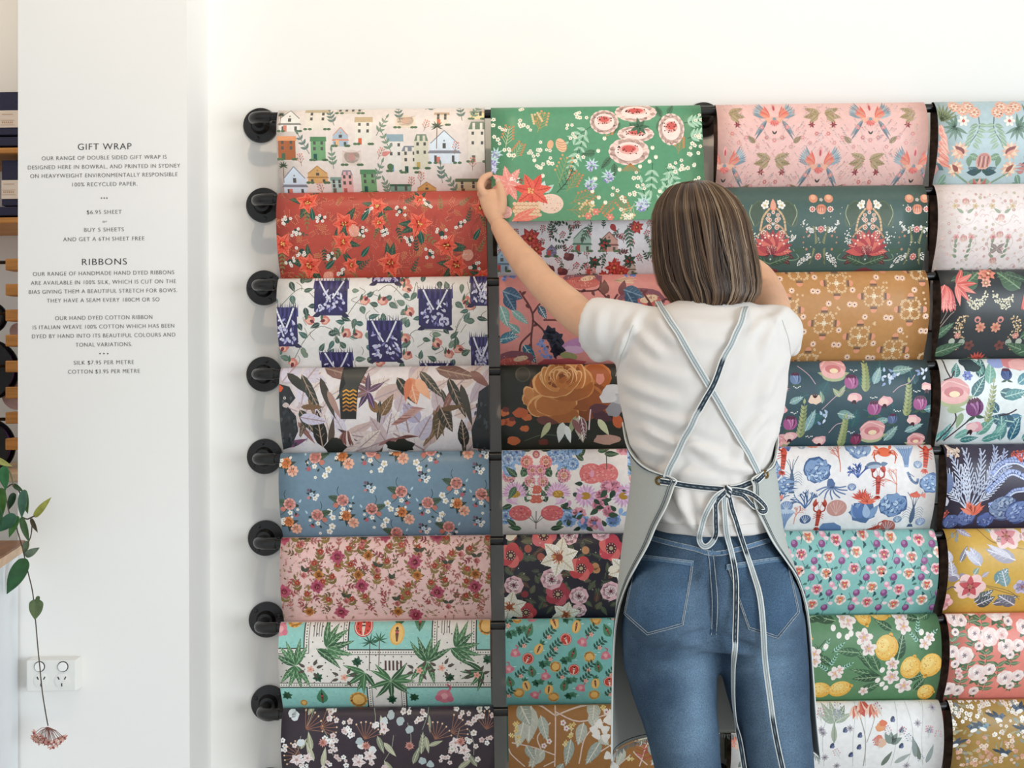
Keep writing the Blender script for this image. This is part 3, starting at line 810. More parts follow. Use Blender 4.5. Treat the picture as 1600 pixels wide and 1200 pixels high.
def p17(S, g):
    AQ, BD = '9ad2c8', '3d3a36'
    def pool(x0, y0, x1, y1, sides):
        S.P([(x0-9, y0-9), (x1+9, y0-9), (x1+9, y1+9), (x0-9, y1+9)], BD); S.P([(x0-8, y0-8), (x1+8, y0-8), (x1+8, y1+8), (x0-8, y1+8)], 'f0e9df')
        for k in range(int((x1-x0+14)/4)):
            for Y in (y0-5, y1+5): S.P([(x0-7+k*4, Y-1.6), (x0-4.6+k*4, Y), (x0-7+k*4, Y+1.6)], '6a645c')
        for k in range(int((y1-y0+14)/4)):
            for X in (x0-5, x1+5): S.P([(X-1.6, y0-7+k*4), (X, y0-4.6+k*4), (X+1.6, y0-7+k*4)], '6a645c')
        S.P([(x0-2, y0-2), (x1+2, y0-2), (x1+2, y1+2), (x0-2, y1+2)], BD); S.P([(x0, y0), (x1, y0), (x1, y1), (x0, y1)], AQ)
        for k in range(int((x1-x0)*(y1-y0)/110)):
            X, Y = g.uniform(x0+3, x1-4), g.uniform(y0+2, y1-2); S.P([(X-2.5, Y), (X, Y-.5), (X+2.5, Y), (X, Y+.5)], g.choice(('7fbfbc','b9e2d8','6fb4b4')))
    for x, y in S.grid(440, 768, 970, 1076, 14, 11, g, .1):
        S.P([(x-1.3, y), (x, y-1.3), (x+1.3, y), (x, y+1.3)], '3a3632')
    pool(420, 950, 474, 1012, ''); pool(545, 950, 674, 1014, ''); pool(745, 950, 800, 1014, ''); pool(400, 1078, 571, 1130, ''); pool(634, 1078, 800, 1130, '')
    for k in range(4): S.S([(490+k*4, 966), (490+k*4, 995)], 1.1, '4a4640', 1); S.S([(690+k*4, 966), (690+k*4, 990)], 1.1, '4a4640', 1)
    for k in range(5): S.P([(601+k*6, 1032), (604+k*6, 1032), (604+k*6, 1048), (601+k*6, 1048)], '5a3a38')
    floaty(S, 567, 981, 'w', g); floaty(S, 620, 990, 'p', g, 1.05); floaty(S, 655, 974, 'l', g, .8, 180); floaty(S, 458, 969, 'o', g); floaty(S, 437, 985, 'f', g, .9)
    floaty(S, 500, 1094, 'l', g, .8); floaty(S, 557, 1100, 'o', g); floaty(S, 693, 1094, 'f', g, 1.15); floaty(S, 760, 980, 'o', g, .9); floaty(S, 470, 1106, 'o', g, .4)
    bigpalm(S, 510, 1012, 44, g, (88, 62, 38, 14, -14)); bigpalm(S, 495, 1014, 48, g, (-22, -40)); bigpalm(S, 462, 1040, 40, g, (130, 112, 80, 60, 150, 230, 250, 280, 300))
    bigpalm(S, 668, 1034, 42, g, (130, 112, 78, 60, 30, 230, 250, 285)); bigpalm(S, 570, 1052, 38, g, (190, 215, 245, 265, 300, 160)); bigpalm(S, 610, 1066, 38, g, (20, 50, 130, 150, 0, -25, 200, 230, 320, 270))
    bigpalm(S, 712, 1012, 42, g, (88, 64, 40, 10, -16)); bigpalm(S, 704, 1012, 46, g, (-30, -44)); bigpalm(S, 755, 1050, 36, g, (200, 230, 255, 180, 150))
    palm(S, 577, 1048, 44, '2f5a40', '5a3d30'); palm(S, 592, 1040, 40, '3a6a48', '5a3d30')
    for x, y in ((558,1034),(762,1030),(445,1092),(610,1100),(645,1096),(496,1060),(702,1060)):
        S.star(x, y, 9, 7, '2f5a40', None, g.uniform(0, 90), .5)
    for x, y in ((485,1046),(537,1060),(655,1048),(745,1056),(690,1044)):
        for a in (20, 60, 150, 200, 300): S.L(x+10*math.cos(R(a)), y-7*math.sin(R(a)), 12, 5, a, '5a5048')
        S.F(x, y, 6, 5, 'f0b3a0', 'e0806a')

def p18(S, g):
    for x, y, l, a in ((470,1150,40,250),(480,1135,46,80),(585,1140,40,100),(660,1140,46,80),(640,1170,40,95),(520,1180,44,110),(600,1190,44,70),(740,1180,40,100),(700,1170,36,60)):
        S.S([(x, y), (x+l*.5*math.cos(R(a))+4, y-l*.5*math.sin(R(a))), (x+l*math.cos(R(a)), y-l*math.sin(R(a)))], 1, '9aa08c')
    for x, y, l, w_, a in ((480,1120,24,8,65),(490,1190,34,9,110),(487,1172,30,9,100),(503,1200,34,9,80),(590,1150,30,9,-70),(600,1160,30,9,-50),(658,1178,36,10,85),(645,1195,32,9,70),(665,1150,28,8,-80),(715,1205,34,9,40),(745,1200,30,8,120),(470,1170,20,6,60),(600,1190,38,10,-60),(670,1165,24,7,20),(594,1120,30,5,-80),(670,1120,26,5,-85)):
        S.L(x, y, l, w_, a, g.choice(('a9ab8e','8f957c','c0bfa4')), 'e0dcc6')
    for x, y, a in ((478,1140,45),(570,1155,70),(680,1155,65),(470,1182,160),(705,1145,30),(760,1140,80),(500,1138,20)):
        for k in range(7):
            b = a + (k-3)*17; e = (x+26*math.cos(R(b)), y-26*math.sin(R(b)))
            S.S([(x, y), e], .9, '9c6a52', 1); S.E(e[0], e[1], 1.5, None, 0, 'e8c8a8')
    for x, y in ((460,1122),(455,1118),(610,1120),(600,1128),(565,1165),(582,1172),(562,1158),(625,1128),(640,1140),(470,1160),(672,1196),(660,1190)):
        S.blob(x, y, 6, 6, g.choice(('d9dfe0','b9c6c8','e6e8e6')), g)
    for cx, cy in ((520,1120),(535,1135),(545,1145),(630,1112),(722,1115),(740,1125),(735,1150),(755,1160),(715,1170),(740,1180),(470,1190),(480,1200),(565,1190),(575,1185),(525,1165),(515,1155),(590,1135),(655,1120),(530,1190),(700,1190),(590,1200),(510,1195),(757,1112),(450,1165)):
        for k in range(5):
            S.tiny(cx+g.uniform(-12, 12), cy+g.uniform(-9, 9), g.uniform(3, 5), g.choice(('f4eeea','efe2e0','ffffff','e9d3d2')), g.choice(('c99a8a','b7a070')), 5, g.uniform(0, 72))
    for cx, cy, r in ((463,1188,12),(560,1192,12),(578,1182,11),(712,1160,11),(725,1172,11),(600,1140,9),(480,1185,10)):
        S.star(cx, cy, r, 5, 'f2e4e2', 'c79a90', g.uniform(0, 72), .55, 'd0b0b0')
    for x, y in ((505,1160),(572,1165),(640,1165),(720,1158)): S.star(x, y, 8, 11, 'd9988c', 'b86a62', 0, .3)
def gum(S, x, y, a, b, g, f='f7d8cc', c='d9605a'):
    for k in range(14):
        t = 360*k/14; S.E(x + a*.62*math.cos(R(t)), y + b*.62*math.sin(R(t)), a*.42, b*.4, 0, f)
    for k in range(14):
        t = R(360*k/14+13); S.S([(x+a*.5*math.cos(t), y+b*.48*math.sin(t)), (x+a*.98*math.cos(t), y+b*.94*math.sin(t))], .7, 'e2a898', 1)
    S.E(x, y, a*.72, b*.7, 0, 'fae3d8'); S.E(x, y-b*.15, a*.5, b*.36, 0, 'efb0a4'); S.E(x, y-b*.2, a*.36, b*.24, 0, c)
    for k in range(16): S.E(x+g.uniform(-.55, .55)*a, y+g.uniform(-.45, .2)*b, 1.2, None, 0, '5c2430')
def p21(S, g):
    GD, GL = '2f6146', '9cc7a8'
    for x, y, l, a in ((925,195,44,215),(915,200,40,255),(1060,250,46,240),(1040,260,40,300),(1020,255,44,265),(1070,300,40,250),(1075,215,26,20),(1070,190,26,10),(905,230,40,250),(1030,330,50,75),(1010,330,44,100)):
        S.B(x, y, l, 4, 17, 6.5, a, '2c5440', GL, 'e4f0e0')
    for x, y, l, wd, a in ((985,190,34,13,-60),(1000,185,32,12,-95),(970,190,26,11,-130),(1030,205,26,11,80),(930,235,24,10,200),(960,255,22,10,270),(955,245,26,10,230),(1035,180,22,10,110),(930,240,22,9,180),(1045,175,20,9,60)):
        S.L(x, y, l, wd, a, '50795c', '2c4c3a')
    for x, y, l, a, c in ((840,205,34,70,'c9a45c'),(845,200,26,110,'b8904c'),(800,250,30,60,'b8c890'),(790,230,34,80,'d8d8a8'),(872,290,46,72,'a9b070'),(885,300,34,55,'b89a5c'),(890,320,40,25,'c08a54'),(885,330,40,0,'b88a54'),(890,345,34,-40,'c08a54'),(905,345,30,60,'a89a5c'),(960,300,34,-60,'b07a4c'),(990,320,34,-120,'d8d0a8'),(960,312,30,-130,'b88a60'),(1060,240,26,80,'c09a60'),(945,215,26,60,'c8a060')):
        S.Y(x, y, l, 5, 2, a, c, g.choice(('d9a46c','c98a5a','e6c898')))
    for x, y in ((785,200),(770,190),(775,218),(815,190),(825,195),(845,228),(855,240),(838,240),(815,165),(900,180),(912,178),(890,200),(895,210),(905,250),(765,180),(860,250),(800,240),(790,232),(1075,235),(1062,255),(1085,240),(1080,260),(1088,230),(1090,285),(1065,270),(1050,262),(1000,290),(990,275),(985,300),(975,310),(962,300),(975,335),(845,255),(832,235),(1094,215),(1094,180),(1050,330),(975,345)):
        for k in range(3): S.tiny(x+g.uniform(-7, 7), y+g.uniform(-7, 7), g.uniform(2.6, 3.8), 'fbf6e2', 'b89a4c', 5, g.uniform(0, 72))
    for x, y in ((935,235),(945,215),(953,200),(1010,240),(1015,252),(1020,230),(1025,245),(930,280),(925,300),(1000,260),(968,265),(1050,215),(935,310),(945,318),(925,318),(1030,300),(985,338),(835,250),(845,262),(848,275),(1085,330)):
        S.E(x, y, 3.2, 3.6, 0, 'f8f3dc'); S.E(x, y-3, 1.2, None, 0, 'a9b890')
    for x, y in ((925,260),(950,278),(923,290),(1005,320),(768,265),(775,243),(770,255),(1000,325)):
        for a in (30, 70, 110, 150, 190, 350): S.L(x, y-3, 12, 3.2, a, 'bfe0d8')
        S.dots(x, y, 8, 22, 1.7, 'd9d6f0', g); S.dots(x, y, 8, 10, 1.4, '8f8ac8', g)
    gum(S, 945, 188, 22, 20, g); gum(S, 995, 172, 32, 16, g); gum(S, 1050, 200, 20, 26, g); gum(S, 994, 208, 28, 13, g); gum(S, 983, 236, 31, 22, g)
    S.star(1000, 196, 16, 7, '3f6b50', None, 0, .3)
    for k in range(11): S.S([(985, 255), (985+(k-5)*3, 268)], .7, 'c58a50', 1)
    # pine cones
    S.E(860, 225, 5, 7.5, 10, 'e8b48c'); S.E(877, 226, 8, 12, -25, 'f0c09a')
    for k in range(4): S.S([(869+k, 219+k*4), (877+k, 222+k*4), (885+k, 220+k*4)], .7, 'b87a4c')
    # poinsettia group
    for k in range(7): S.L(795, 288, 30, 13, 55 + k*48, 'f0958a', 'f8c4b4')
    S.dots(804, 280, 8, 16, 1.4, 'fff2ea', g); S.dots(814, 283, 4, 6, 1.4, '9a4a3a', g)
    S.L(845, 300, 18, 10, 70, 'cfe3dc'); S.L(850, 302, 20, 10, 40, 'bfd8cc'); S.E(860, 320, 20, 16, 0, 'f4d6c2'); S.dots(860, 322, 16, 26, .7, 'b5705c', g)
    for k in range(7): S.L(832, 300, 31, 15, 12 + k*51.4, 'ea5a4c' if k % 2 else 'f06b58', 'c84038')
    S.dots(830, 299, 5, 9, 1.5, 'f2c27a', g)
    S.E(822, 330, 22, 13, 5, 'c98f62'); 
    for r in range(4):
        for k in range(7): S.E(804+k*6+(r % 2)*3, 320+r*6, 3.4, 3.1, 0, 'f0cdaa')
    for a in (170, 200, 145): S.L(800, 335, 22, 11, a, 'f4b4aa', 'fbd8cc')
    for a in (10, -15, 30): S.L(800, 348, 44, 11, a, 'ee7c6a', 'f8b09c')
    S.S([(870,302),(885,285),(896,262)], 1.4, '35513f')
    for k in range(5): S.S([(875+k*4, 297-k*7), (883+k*4, 296-k*7)], .9, '35513f', 1); S.S([(876+k*4, 295-k*7), (873+k*4, 287-k*7)], .9, '35513f', 1)
    for x, y in ((930,333),(918,340),(952,342)): S.F(x, y, 6, 6, 'ec8a78', 'f8c8b0')
def redfl(S, x, y, r, g): S.star(x, y, r, 8, 'b23a34', None, g.uniform(0, 40), .42); S.star(x, y, r*.65, 7, 'd2564a', 'e09a5a', 20, .5, None, .18)
def p22(S, g):
    for x, y in S.grid(785, 1100, 352, 428, 26, 18, g, .4): S.B(x, y, 15, 4, 6, 2.6, g.uniform(0, 360), '4a4a40', g.choice(('3d5245','56695a','6a3a3c')))
    for x, y in S.grid(790, 1100, 350, 428, 32, 22, g, .4): S.Y(x, y, 14, 3, 1.2, g.uniform(40, 140), '7a5a50', 'b8484a')
    for k in range(16): S.L(877+13*math.cos(.393*k), 362+13*math.sin(.393*k), 7, 3.4, -22.5*k+60, '34503f')
    for x, y, w_, h, a, b in ((910,392,28,34,'a9c0b0','5a7a68'),(952,392,28,30,'d0a090','8a5a58'),(862,400,16,18,'8a88a8','6a5a70'),(784,422,22,34,'9fb8c8','6a8090'),(925,428,16,16,'e0a8a0','c07a78'),(1030,395,28,32,'a9c0b0','5a7a68'),(985,426,22,22,'c8b8a8','7a6a60')):
        house(S, x, y, w_, h, a, b, 'c04a48', 'tri')
    for x, y, r in ((828,372,18),(838,388,15),(995,355,12),(962,416,16),(974,424,14),(945,428,10),(1040,370,14),(1070,410,14)): redfl(S, x, y, r, g)
    for x, y in ((890,400),(860,418),(880,422)): S.blob(x, y, 8, 6, '6a3a40', g); S.E(x-4, y-3, 4, None, 0, '8a4a48')
    for x, y in ((930,408),(985,405),(945,380)): S.star(x, y, 12, 7, '3a5242', None, 30, .4); S.dots(x, y, 5, 5, 1.6, 'c03a3a', g)
    S.B(980, 352, 34, 6, 12, 4, -80, '3a5242', '4d6a55'); S.B(920, 350, 26, 5, 9, 3, -110, '3a5242', '4d6a55'); S.L(955,350,14,9,-60,'a83a3a')
def p23(S, g):
    BR = '6d3b3c'
    for P_ in ([(812,455),(832,490),(830,530),(832,560)],[(832,490),(850,470),(870,480)],[(830,520),(815,535),(812,548)],[(832,500),(852,520),(870,560)],[(905,455),(935,452),(940,430)],[(935,452),(955,470),(965,460)],[(880,500),(850,500)],[(905,455),(890,450)]): S.S(P_, 3, BR)
    for x, y in ((815,460),(822,475),(840,505),(826,545),(845,530),(915,452),(925,455),(858,540),(900,440),(950,460)): S.L(x, y, 9, 5, g.uniform(0, 360), BR)
    for x, y, l, wd, a, c in ((785,455,34,22,-20,'41607c'),(790,460,32,20,-60,'345470'),(782,478,36,18,-70,'7fa8a0'),(800,485,34,12,-40,'88b0a8'),(780,535,34,15,35,'3f7488'),(782,530,30,12,10,'4a8098'),(818,538,36,15,-55,'2f6a80'),(842,478,24,12,-60,'4a6078'),(812,520,24,12,140,'6f9a98'),(1000,480,30,12,10,'5fa0a8'),(990,475,30,12,-60,'3f7488')):
        S.L(x, y, l, wd, a, c, 'c9dcd8' if wd < 20 else '7f9ab0')
    for x, y in ((800,428),(788,432),(848,545),(852,555),(845,535),(858,560)): S.dots(x, y, 6, 7, 2.4, '8f9ed8', g)
    for x, y, a, b in ((910,437,30,12),(1003,470,36,18),(805,563,30,12)):
        S.blob(x, y-4, a, b*.95, '8a5560', g, 18, .1); S.blob(x, y+4, a*.9, b*.8, 'c9645c', g, 18, .06); S.E(x+a*.3, y-3, a*.4, b*.35, -12, 'e8c8a8')
        for k in range(60): S.E(x+g.uniform(-.8, .8)*a, y+g.uniform(-.6, .9)*b, .9, None, 0, g.choice(('d98a7a','7a4050','b85a58','e0a898')))
    for k in range(11): S.S([(960,438),(985+g.uniform(-12, 12),430+k*1.4)], 1, 'e8cba8', 1)
    for q in ((868,530),(860,522),(872,545)): S.star(q[0], q[1], 15, 7, '23263a', None, g.uniform(0, 60), .6)
    S.blob(900, 540, 20, 12, 'c08ab8', g, 14, .12); S.blob(898, 546, 15, 7, 'd9b0d0', g); S.E(890, 556, 14, 6, 10, '9a9a68'); S.L(945, 460, 24, 14, 90, '7a4a42'); S.L(970, 462, 26, 13, 75, '7a4248'); S.blob(985,485,14,9,'6a9aa8',g); S.dots(1000,484,10,12,2,'7f8ec0',g)
    S.blob(880, 568, 40, 8, 'b8555a', g); S.blob(960, 520, 30, 20, 'b86a62', g); S.L(940,500,30,12,200,'3f7488','9ac0c8'); S.L(930,560,30,12,120,'7fa8a0','cfe0d8')
def p24(S, g):
    for x, y, r in ((787,645,8),(786,660,7),(797,660,9),(823,652,8),(803,690,10),(800,655,5),(820,670,7),(850,692,8),(790,640,6),(813,645,12)): S.blob(x, y, r, r*.7, g.choice(('9a3f2c','b85a34','6a3028','c4683c')), g)
    S.E(817, 585, 12, None, 0, '474636'); S.E(817, 585, 10, None, 0, '2a2b25'); S.S([(820,690),(850,680),(885,684)], 1.5, '4a5a40')
    S.blob(885, 612, 62, 42, '6a3418', g, 26, .05)
    for x, y, a, b, an, body, rim in ((932,588,24,22,20,'ad5a28','c87840'),(928,624,28,29,0,'8a4822','a8602f'),(834,620,19,14,-25,'b8743e','d6a06a'),(826,614,8,11,-20,'c08048','dca872'),(908,642,34,18,-12,'7d411d','9c5a2c'),(870,644,36,17,6,'a05c2c','cf9458'),
       (846,634,22,17,-12,'b06c36','d8a068'),(904,618,38,24,8,'8f4d24','b06c38'),(868,630,34,20,-6,'ad6832','d29a60'),(886,602,44,26,0,'a25c2a','c27e44'),(868,596,36,25,-8,'b56e36','dba56a'),(892,588,34,20,6,'b87038','d89c60')):
        S.blob(x, y, a, b, rim, g, 26, .05, an); S.blob(x+.6, y+1.6, a*.93, b*.9, body, g, 26, .04, an)
    for k in range(19):
        r = 31 - k*1.55; t = k*2.3
        x, y = 877 + r*.95*math.cos(t), 587 + r*.48*math.sin(t)
        a, b, an = 7 + r*.42, 4 + r*.17, math.degrees(t)+90
        S.E(x, y, a, b, an, 'e8b880'); S.E(x - .9*math.cos(t), y + 1.1, a*.95, b*.86, an, ('bb7238','c98446','ae6430')[k % 3]); S.E(x - 3*math.cos(t), y - 2.2*math.sin(t)+.6, a*.7, b*.5, an, '8a4a22')
    S.E(877, 587, 4, 3, 0, '7a3f1c')
    for x, y, l, wd, a, c in ((838,655,36,14,-10,'6a3a34'),(925,645,36,18,-20,'4a2c34'),(920,640,32,14,10,'5a343a'),(900,650,40,9,-110,'9aa078'),(905,650,44,20,-80,'b8a898'),(908,652,36,10,-78,'7a4a58'),(935,655,32,11,-55,'c9c8a0'),(860,660,30,10,-120,'b9bb90'),(880,660,34,14,-100,'d8d8d0'),(885,665,30,10,-75,'e9e8e0'),(895,655,30,10,-60,'8a5a5a'),(965,645,30,16,60,'b0502c'),(970,670,30,16,110,'b85a34'),(965,690,26,12,160,'c08a80')):
        S.L(x, y, l, wd, a, c, 'efe8d8' if c in ('b8a898','7a4a58') else None)
    for x, y in ((955,610),(965,625),(950,620),(960,640)): S.blob(x, y, 13, 11, g.choice(('b9b4b4','8f8c90','d0cccc')), g)
    S.S([(921,672),(922,650),(923,640)], 2, 'e8c8cc'); S.blob(938,592,7,9,'d88a78',g); S.blob(950,688,22,8,'b89080',g)
def p25(S, g):
    def half(f):
        cx = 838
        def A(x, y): S.at(cx + f*(x-cx), y, 1, 0, f)
        for x, y, r in ((807,708,14),(800,716,10),(812,718,9),(790,808,14),(882,718,14),(895,725,10),(880,735,10),(886,700,9)):
            A(x, y); S.F(0, 0, r, 11, '8fb2dc', '5f86c0', .6); S.F(0, 0, r*.6, 9, 'b9d0ee', '4a6ab0', .6)
        for x, y, l, wd, a in ((830,705,26,8,165),(828,702,18,7,120),(815,745,24,12,60),(800,755,22,11,100),(798,748,16,10,160),(815,735,20,11,30),(820,770,20,11,90),(822,785,22,11,70),(800,790,20,9,200),(815,830,22,9,170),(806,825,20,9,140),(832,745,20,8,120),(870,760,24,10,-60),(868,745,24,10,40),(905,715,24,10,60),(912,720,18,8,140),(930,700,22,8,30),(935,706,20,8,10),(945,710,24,9,0)):
            A(x, y); S.L(0, 0, l, wd, a, g.choice(('36513c','2c4434','486a4c')), '7f9a78')
        for x, y, r, c in ((823,722,10,'e68a86'),(795,743,11,'e8a0ac'),(832,735,9,'e79ab0'),(828,752,9,'e8a0ac'),(838,711,6,'c9788a')):
            A(x, y); S.F(0, 0, r, 12, c, 'd9906a', .5); S.F(0, 0, r*.55, 8, 'f2b8a8', 'd88a5a', .6)
        for x, y in ((836,765),(834,780)): A(x, y); S.E(0, 0, 7, None, 0, 'cf6a58'); S.dots(0, 0, 5, 6, .8, 'e8a08a', g)
        for x, y in ((847,770),(845,758),(828,778),(850,778),(846,765)): A(x, y); S.tiny(0, 0, 3.2, 'fbf6f0', 'd8b860')
        A(804, 772)
        for k in range(17): S.L(0, 0, 21, 5.5, -10+k*12.5, 'd9a8cc' if k % 2 else 'ecc8e0', 'c088b4')
        S.L(-14, 8, 22, 7, -25, 'e2b4d4'); S.L(0, 14, 12, 8, 90, 'f0cfe4'); S.E(0, 0, 9, 6, 0, 'b88a34'); S.dots(0, 0, 7, 14, 1, 'e0b85a', g)
        A(813, 803); S.E(0, 0, 18, 13, 0, 'd86a6c')
        for k in range(40): S.E(g.uniform(-14, 14), g.uniform(-9, 9), 1.6, 1.1, 0, g.choice(('ee9a94','e8847e','c95660')))
        S.at()
    for f in (1, -1): half(f)
    for cx in (924, 947):
        S.at(cx, 740); S.E(0, 0, 19, 16, 0, 'e27a78')
        for k in range(60): S.E(g.uniform(-15, 15), g.uniform(-12, 12), 1.7, 1.2, 0, g.choice(('f2a49c','ea8c86','d06068')))
        S.at()
    for x, y in ((915,775),(975,775)):
        for k in range(18): S.L(x, y, 20, 6, k*20, 'd9a8cc' if k % 2 else 'ecc8e0', 'c088b4')
        S.E(x, y, 8, 6, 0, 'b88a34')
    S.S([(838,830),(838,800)], 1.4, '6a6a6a'); S.S([(948,733),(948,700)], 1.4, '5a5a50')
    for a in (60, 40, 120, 140): S.S([(838,820),(838+16*math.cos(R(a)),820-16*math.sin(R(a)))], 1, '5a6a5a', 1)
    for x, y in ((900,700),(905,805),(915,820),(890,815),(930,820),(960,815),(975,700)): S.F(x, y, 12, 10, g.choice(('8fb2dc','e8a0ac')), '6a7ab0', .6)
    for x, y in ((940,775),(948,760),(952,800),(935,790),(960,760)): S.F(x, y, 10, 10, 'e394a8', 'c9788a', .6); S.L(x, y+6, 16, 9, g.uniform(0, 360), '36513c')
    for k in range(30):
        x, y = g.uniform(885, 985), g.uniform(745, 830); S.L(x, y, 13, 7, g.uniform(0, 360), g.choice(('36513c','2c4434','e8a0b4','8fb2dc','d9a0c4')))
def poppy(S, x, y, r, g, c='c4474c', c2='e0706c'):
    for k in range(5): S.E(x+r*.42*math.cos(k*1.257), y+r*.42*math.sin(k*1.257), r*.62, r*.56, k*72, c2 if k % 2 else c)
    S.E(x, y, r*.42, None, 0, '5a2030')
    for k in range(10): S.E(x+r*.33*math.cos(k*.63), y+r*.33*math.sin(k*.63), 1, None, 0, 'd8c0a0')
    S.E(x, y, r*.16, None, 0, 'b9b08a')
def pale(S, x, y, r, g):
    S.F(x, y, r, 8, 'e9bcc4', 'c98a9c', .8); S.F(x, y, r*.6, 7, 'f4dcdc', '7a3048', .7)
    for k in range(7): S.S([(x, y), (x+r*.5*math.cos(k*.9), y+r*.5*math.sin(k*.9))], .8, '6a2844', 1)
def p26(S, g):
    for x, y in S.grid(790, 985, 838, 962, 15, 13, g, .5): S.L(x, y, g.uniform(12, 22), g.uniform(7, 11), g.uniform(0, 360), g.choice(('3d4638','4d5642','35372f','59382f','5a5a44','2c2e30')), '6a705a')
    for x, y in ((825,858),(915,860),(802,840),(932,890),(938,840),(820,930),(930,885),(845,870)): S.E(x, y, 6, None, 0, g.choice(('a8584a','c08a60','8a3038')))
    poppy(S, 798, 868, 19, g); poppy(S, 908, 888, 19, g); poppy(S, 850, 838, 20, g, 'd06a74'); poppy(S, 955, 857, 20, g, 'cc4a58'); poppy(S, 872, 930, 20, g, 'a83a4a', 'c05864'); poppy(S, 822, 962, 17, g, 'b8424c')
    pale(S, 862, 905, 17, g); pale(S, 803, 915, 15, g); pale(S, 905, 933, 15, g); pale(S, 890, 838, 14, g); pale(S, 955, 925, 16, g); pale(S, 940, 830, 16, g); pale(S, 906, 958, 12, g)
    for x, y, r in ((874,871,31),(796,952,28),(885,966,24),(975,890,26)):
        for k in range(6): S.L(x, y, r, r*.72, 18+k*60, 'efe9da' if k % 2 else 'f8f4ea', 'd0c4a8')
        for k in range(26):
            a = g.uniform(0, 360); d = g.uniform(.2, .42)*r; S.S([(x, y), (x+d*math.cos(R(a)), y+d*math.sin(R(a)))], 1.3, g.choice(('b5643c','a0522f','d09058')), 1)
        S.E(x, y, r*.18, None, 0, '9a4a30')
    for x, y in ((790,843),(950,892)): S.L(x, y, 22, 12, 20, 'f0e6d4')
    for k in range(26): S.E(g.uniform(790, 970), g.uniform(840, 960), .9, None, 0, 'd8ccb4')
def p27(S, g):
    for k in range(70):
        x, y = g.uniform(792, 985), g.uniform(962, 1102); S.P([(x-3, y), (x, y-.7), (x+3, y), (x, y+.7)], g.choice(('c8ebe4','e6f5f0','7fc4c0')))
    def spr(x, y, a=0):
        S.S([(x-7, y+6), (x+7, y-6)], .8, '35584a', 1)
        for k in range(4):
            for sg in (-1, 1): S.L(x-5+k*4, y+4-k*3.6, 8, 3.6, 45+sg*60, '2f5a48')
        S.F(x+2, y+4, 4, 5, 'f2b8a8', 'e08a78')
    for k, s in (('o',(808,968)),('f',(832,968)),('p',(866,974)),('p',(901,980)),('o',(932,970)),('l',(827,986)),('l',(949,986)),('w',(884,999)),('f',(910,1003)),('p',(842,1013)),('f',(805,1020)),('w',(825,1029)),('l',(895,1021)),('o',(921,1026)),('f',(946,1024)),
      ('o',(868,1042)),('w',(897,1047)),('l',(831,1050)),('l',(935,1042)),('f',(795,1046)),('f',(852,1058)),('w',(953,1068)),('p',(822,1074)),('p',(931,1070)),('p',(858,1081)),('l',(882,1075)),('f',(908,1079)),('o',(811,1088)),('f',(836,1092)),('o',(866,1096)),('o',(930,1092)),('l',(797,1068)),('p',(970,985)),('f',(975,1040)),('l',(970,1090))):
        floaty(S, s[0], s[1], k, g, .62, g.uniform(-35, 35))
    for x, y in ((792,976),(856,992),(922,988),(817,1005),(866,1010),(935,1008),(858,1026),(918,1044),(812,1054),(877,1056),(914,1062),(954,1052),(954,1088),(958,965),(793,1090)): spr(x, y)
    for x, y in ((812,986),(885,970),(882,1032),(848,1038),(838,1070),(890,1066),(890,1094),(796,992)):
        S.star(x, y, 8, 6, '2f6a50', None, g.uniform(0, 60), .6); S.star(x+7, y-2, 7, 5, '4a8a6c', None, 20, .6)
def p28(S, g):
    for P_ in ([(868,1105),(868,1140),(867,1200)],[(868,1120),(845,1108),(820,1106)],[(867,1180),(835,1168),(800,1160)],[(868,1115),(905,1128),(950,1118)],[(905,1195),(915,1150),(945,1128)],[(868,1120),(900,1110),(940,1104)],[(820,1200),(800,1180),(795,1170)],[(860,1130),(840,1150),(845,1170)],[(868,1190),(850,1200)],[(1000,1200),(1012,1160),(1030,1150)],[(985,1180),(965,1200)],[(960,1160),(930,1180)]): S.S(P_, 2, 'e8cfc0')
    for x, y, l, wd, a in ((830,1108,54,26,-95),(812,1105,34,24,-60),(845,1120,40,16,-75),(818,1130,40,20,-105),(912,1130,36,18,-105),(925,1115,26,18,-75),(930,1104,24,22,-100),(850,1172,38,20,-130),(838,1168,38,14,-100),(892,1155,46,16,-100),(938,1158,46,18,-120),(822,1165,30,14,-60),(935,1150,22,14,-40),(880,1195,26,12,-120),(985,1105,40,18,-70),(975,1170,34,14,-110)):
        S.L(x, y, l, wd, a, g.choice(('b4bdb0','a3ada2','c4c6b8','b9bcae')), 'e6e2d4')
    for x, y in ((928,1140),(936,1132),(945,1140),(932,1148),(950,1126),(946,1152),(950,1182),(960,1165),(955,1120),(960,1200)): S.star(x, y, 9, 3, 'f1ece4', None, g.uniform(0, 120), .8); S.E(x, y, 4.5, None, 0, 'f4efe8')
    for x, y in ((805,1140),(800,1150),(812,1155),(808,1132),(885,1160),(890,1148),(893,1136),(945,1112),(985,1190),(1000,1150)):
        for k in range(3): S.F(x+g.uniform(-4, 4), y+g.uniform(-4, 4), 3.6, 4, g.choice(('e8d088','efe0b0')), 'c9a050')
    for x, y in ((850,1165),(858,1158),(880,1130),(885,1138),(948,1115)): S.tiny(x, y, 4.5, 'f4e8e4', 'c8606a')
    for x, y in ((1005,1170),(1025,1180)):
        for k in range(26): S.S([(x, y-20+k*1.6), (x+g.choice((-1, 1))*g.uniform(6, 12), y-24+k*1.6)], 1, g.choice(('c85a58','e0908a','b04448')), 1)
def mir(S, cx, fn):
    for f in (1, -1): fn(lambda x, y, sc=1.0, f=f: S.at(cx + f*x, y, sc, 0, f))
    S.at()
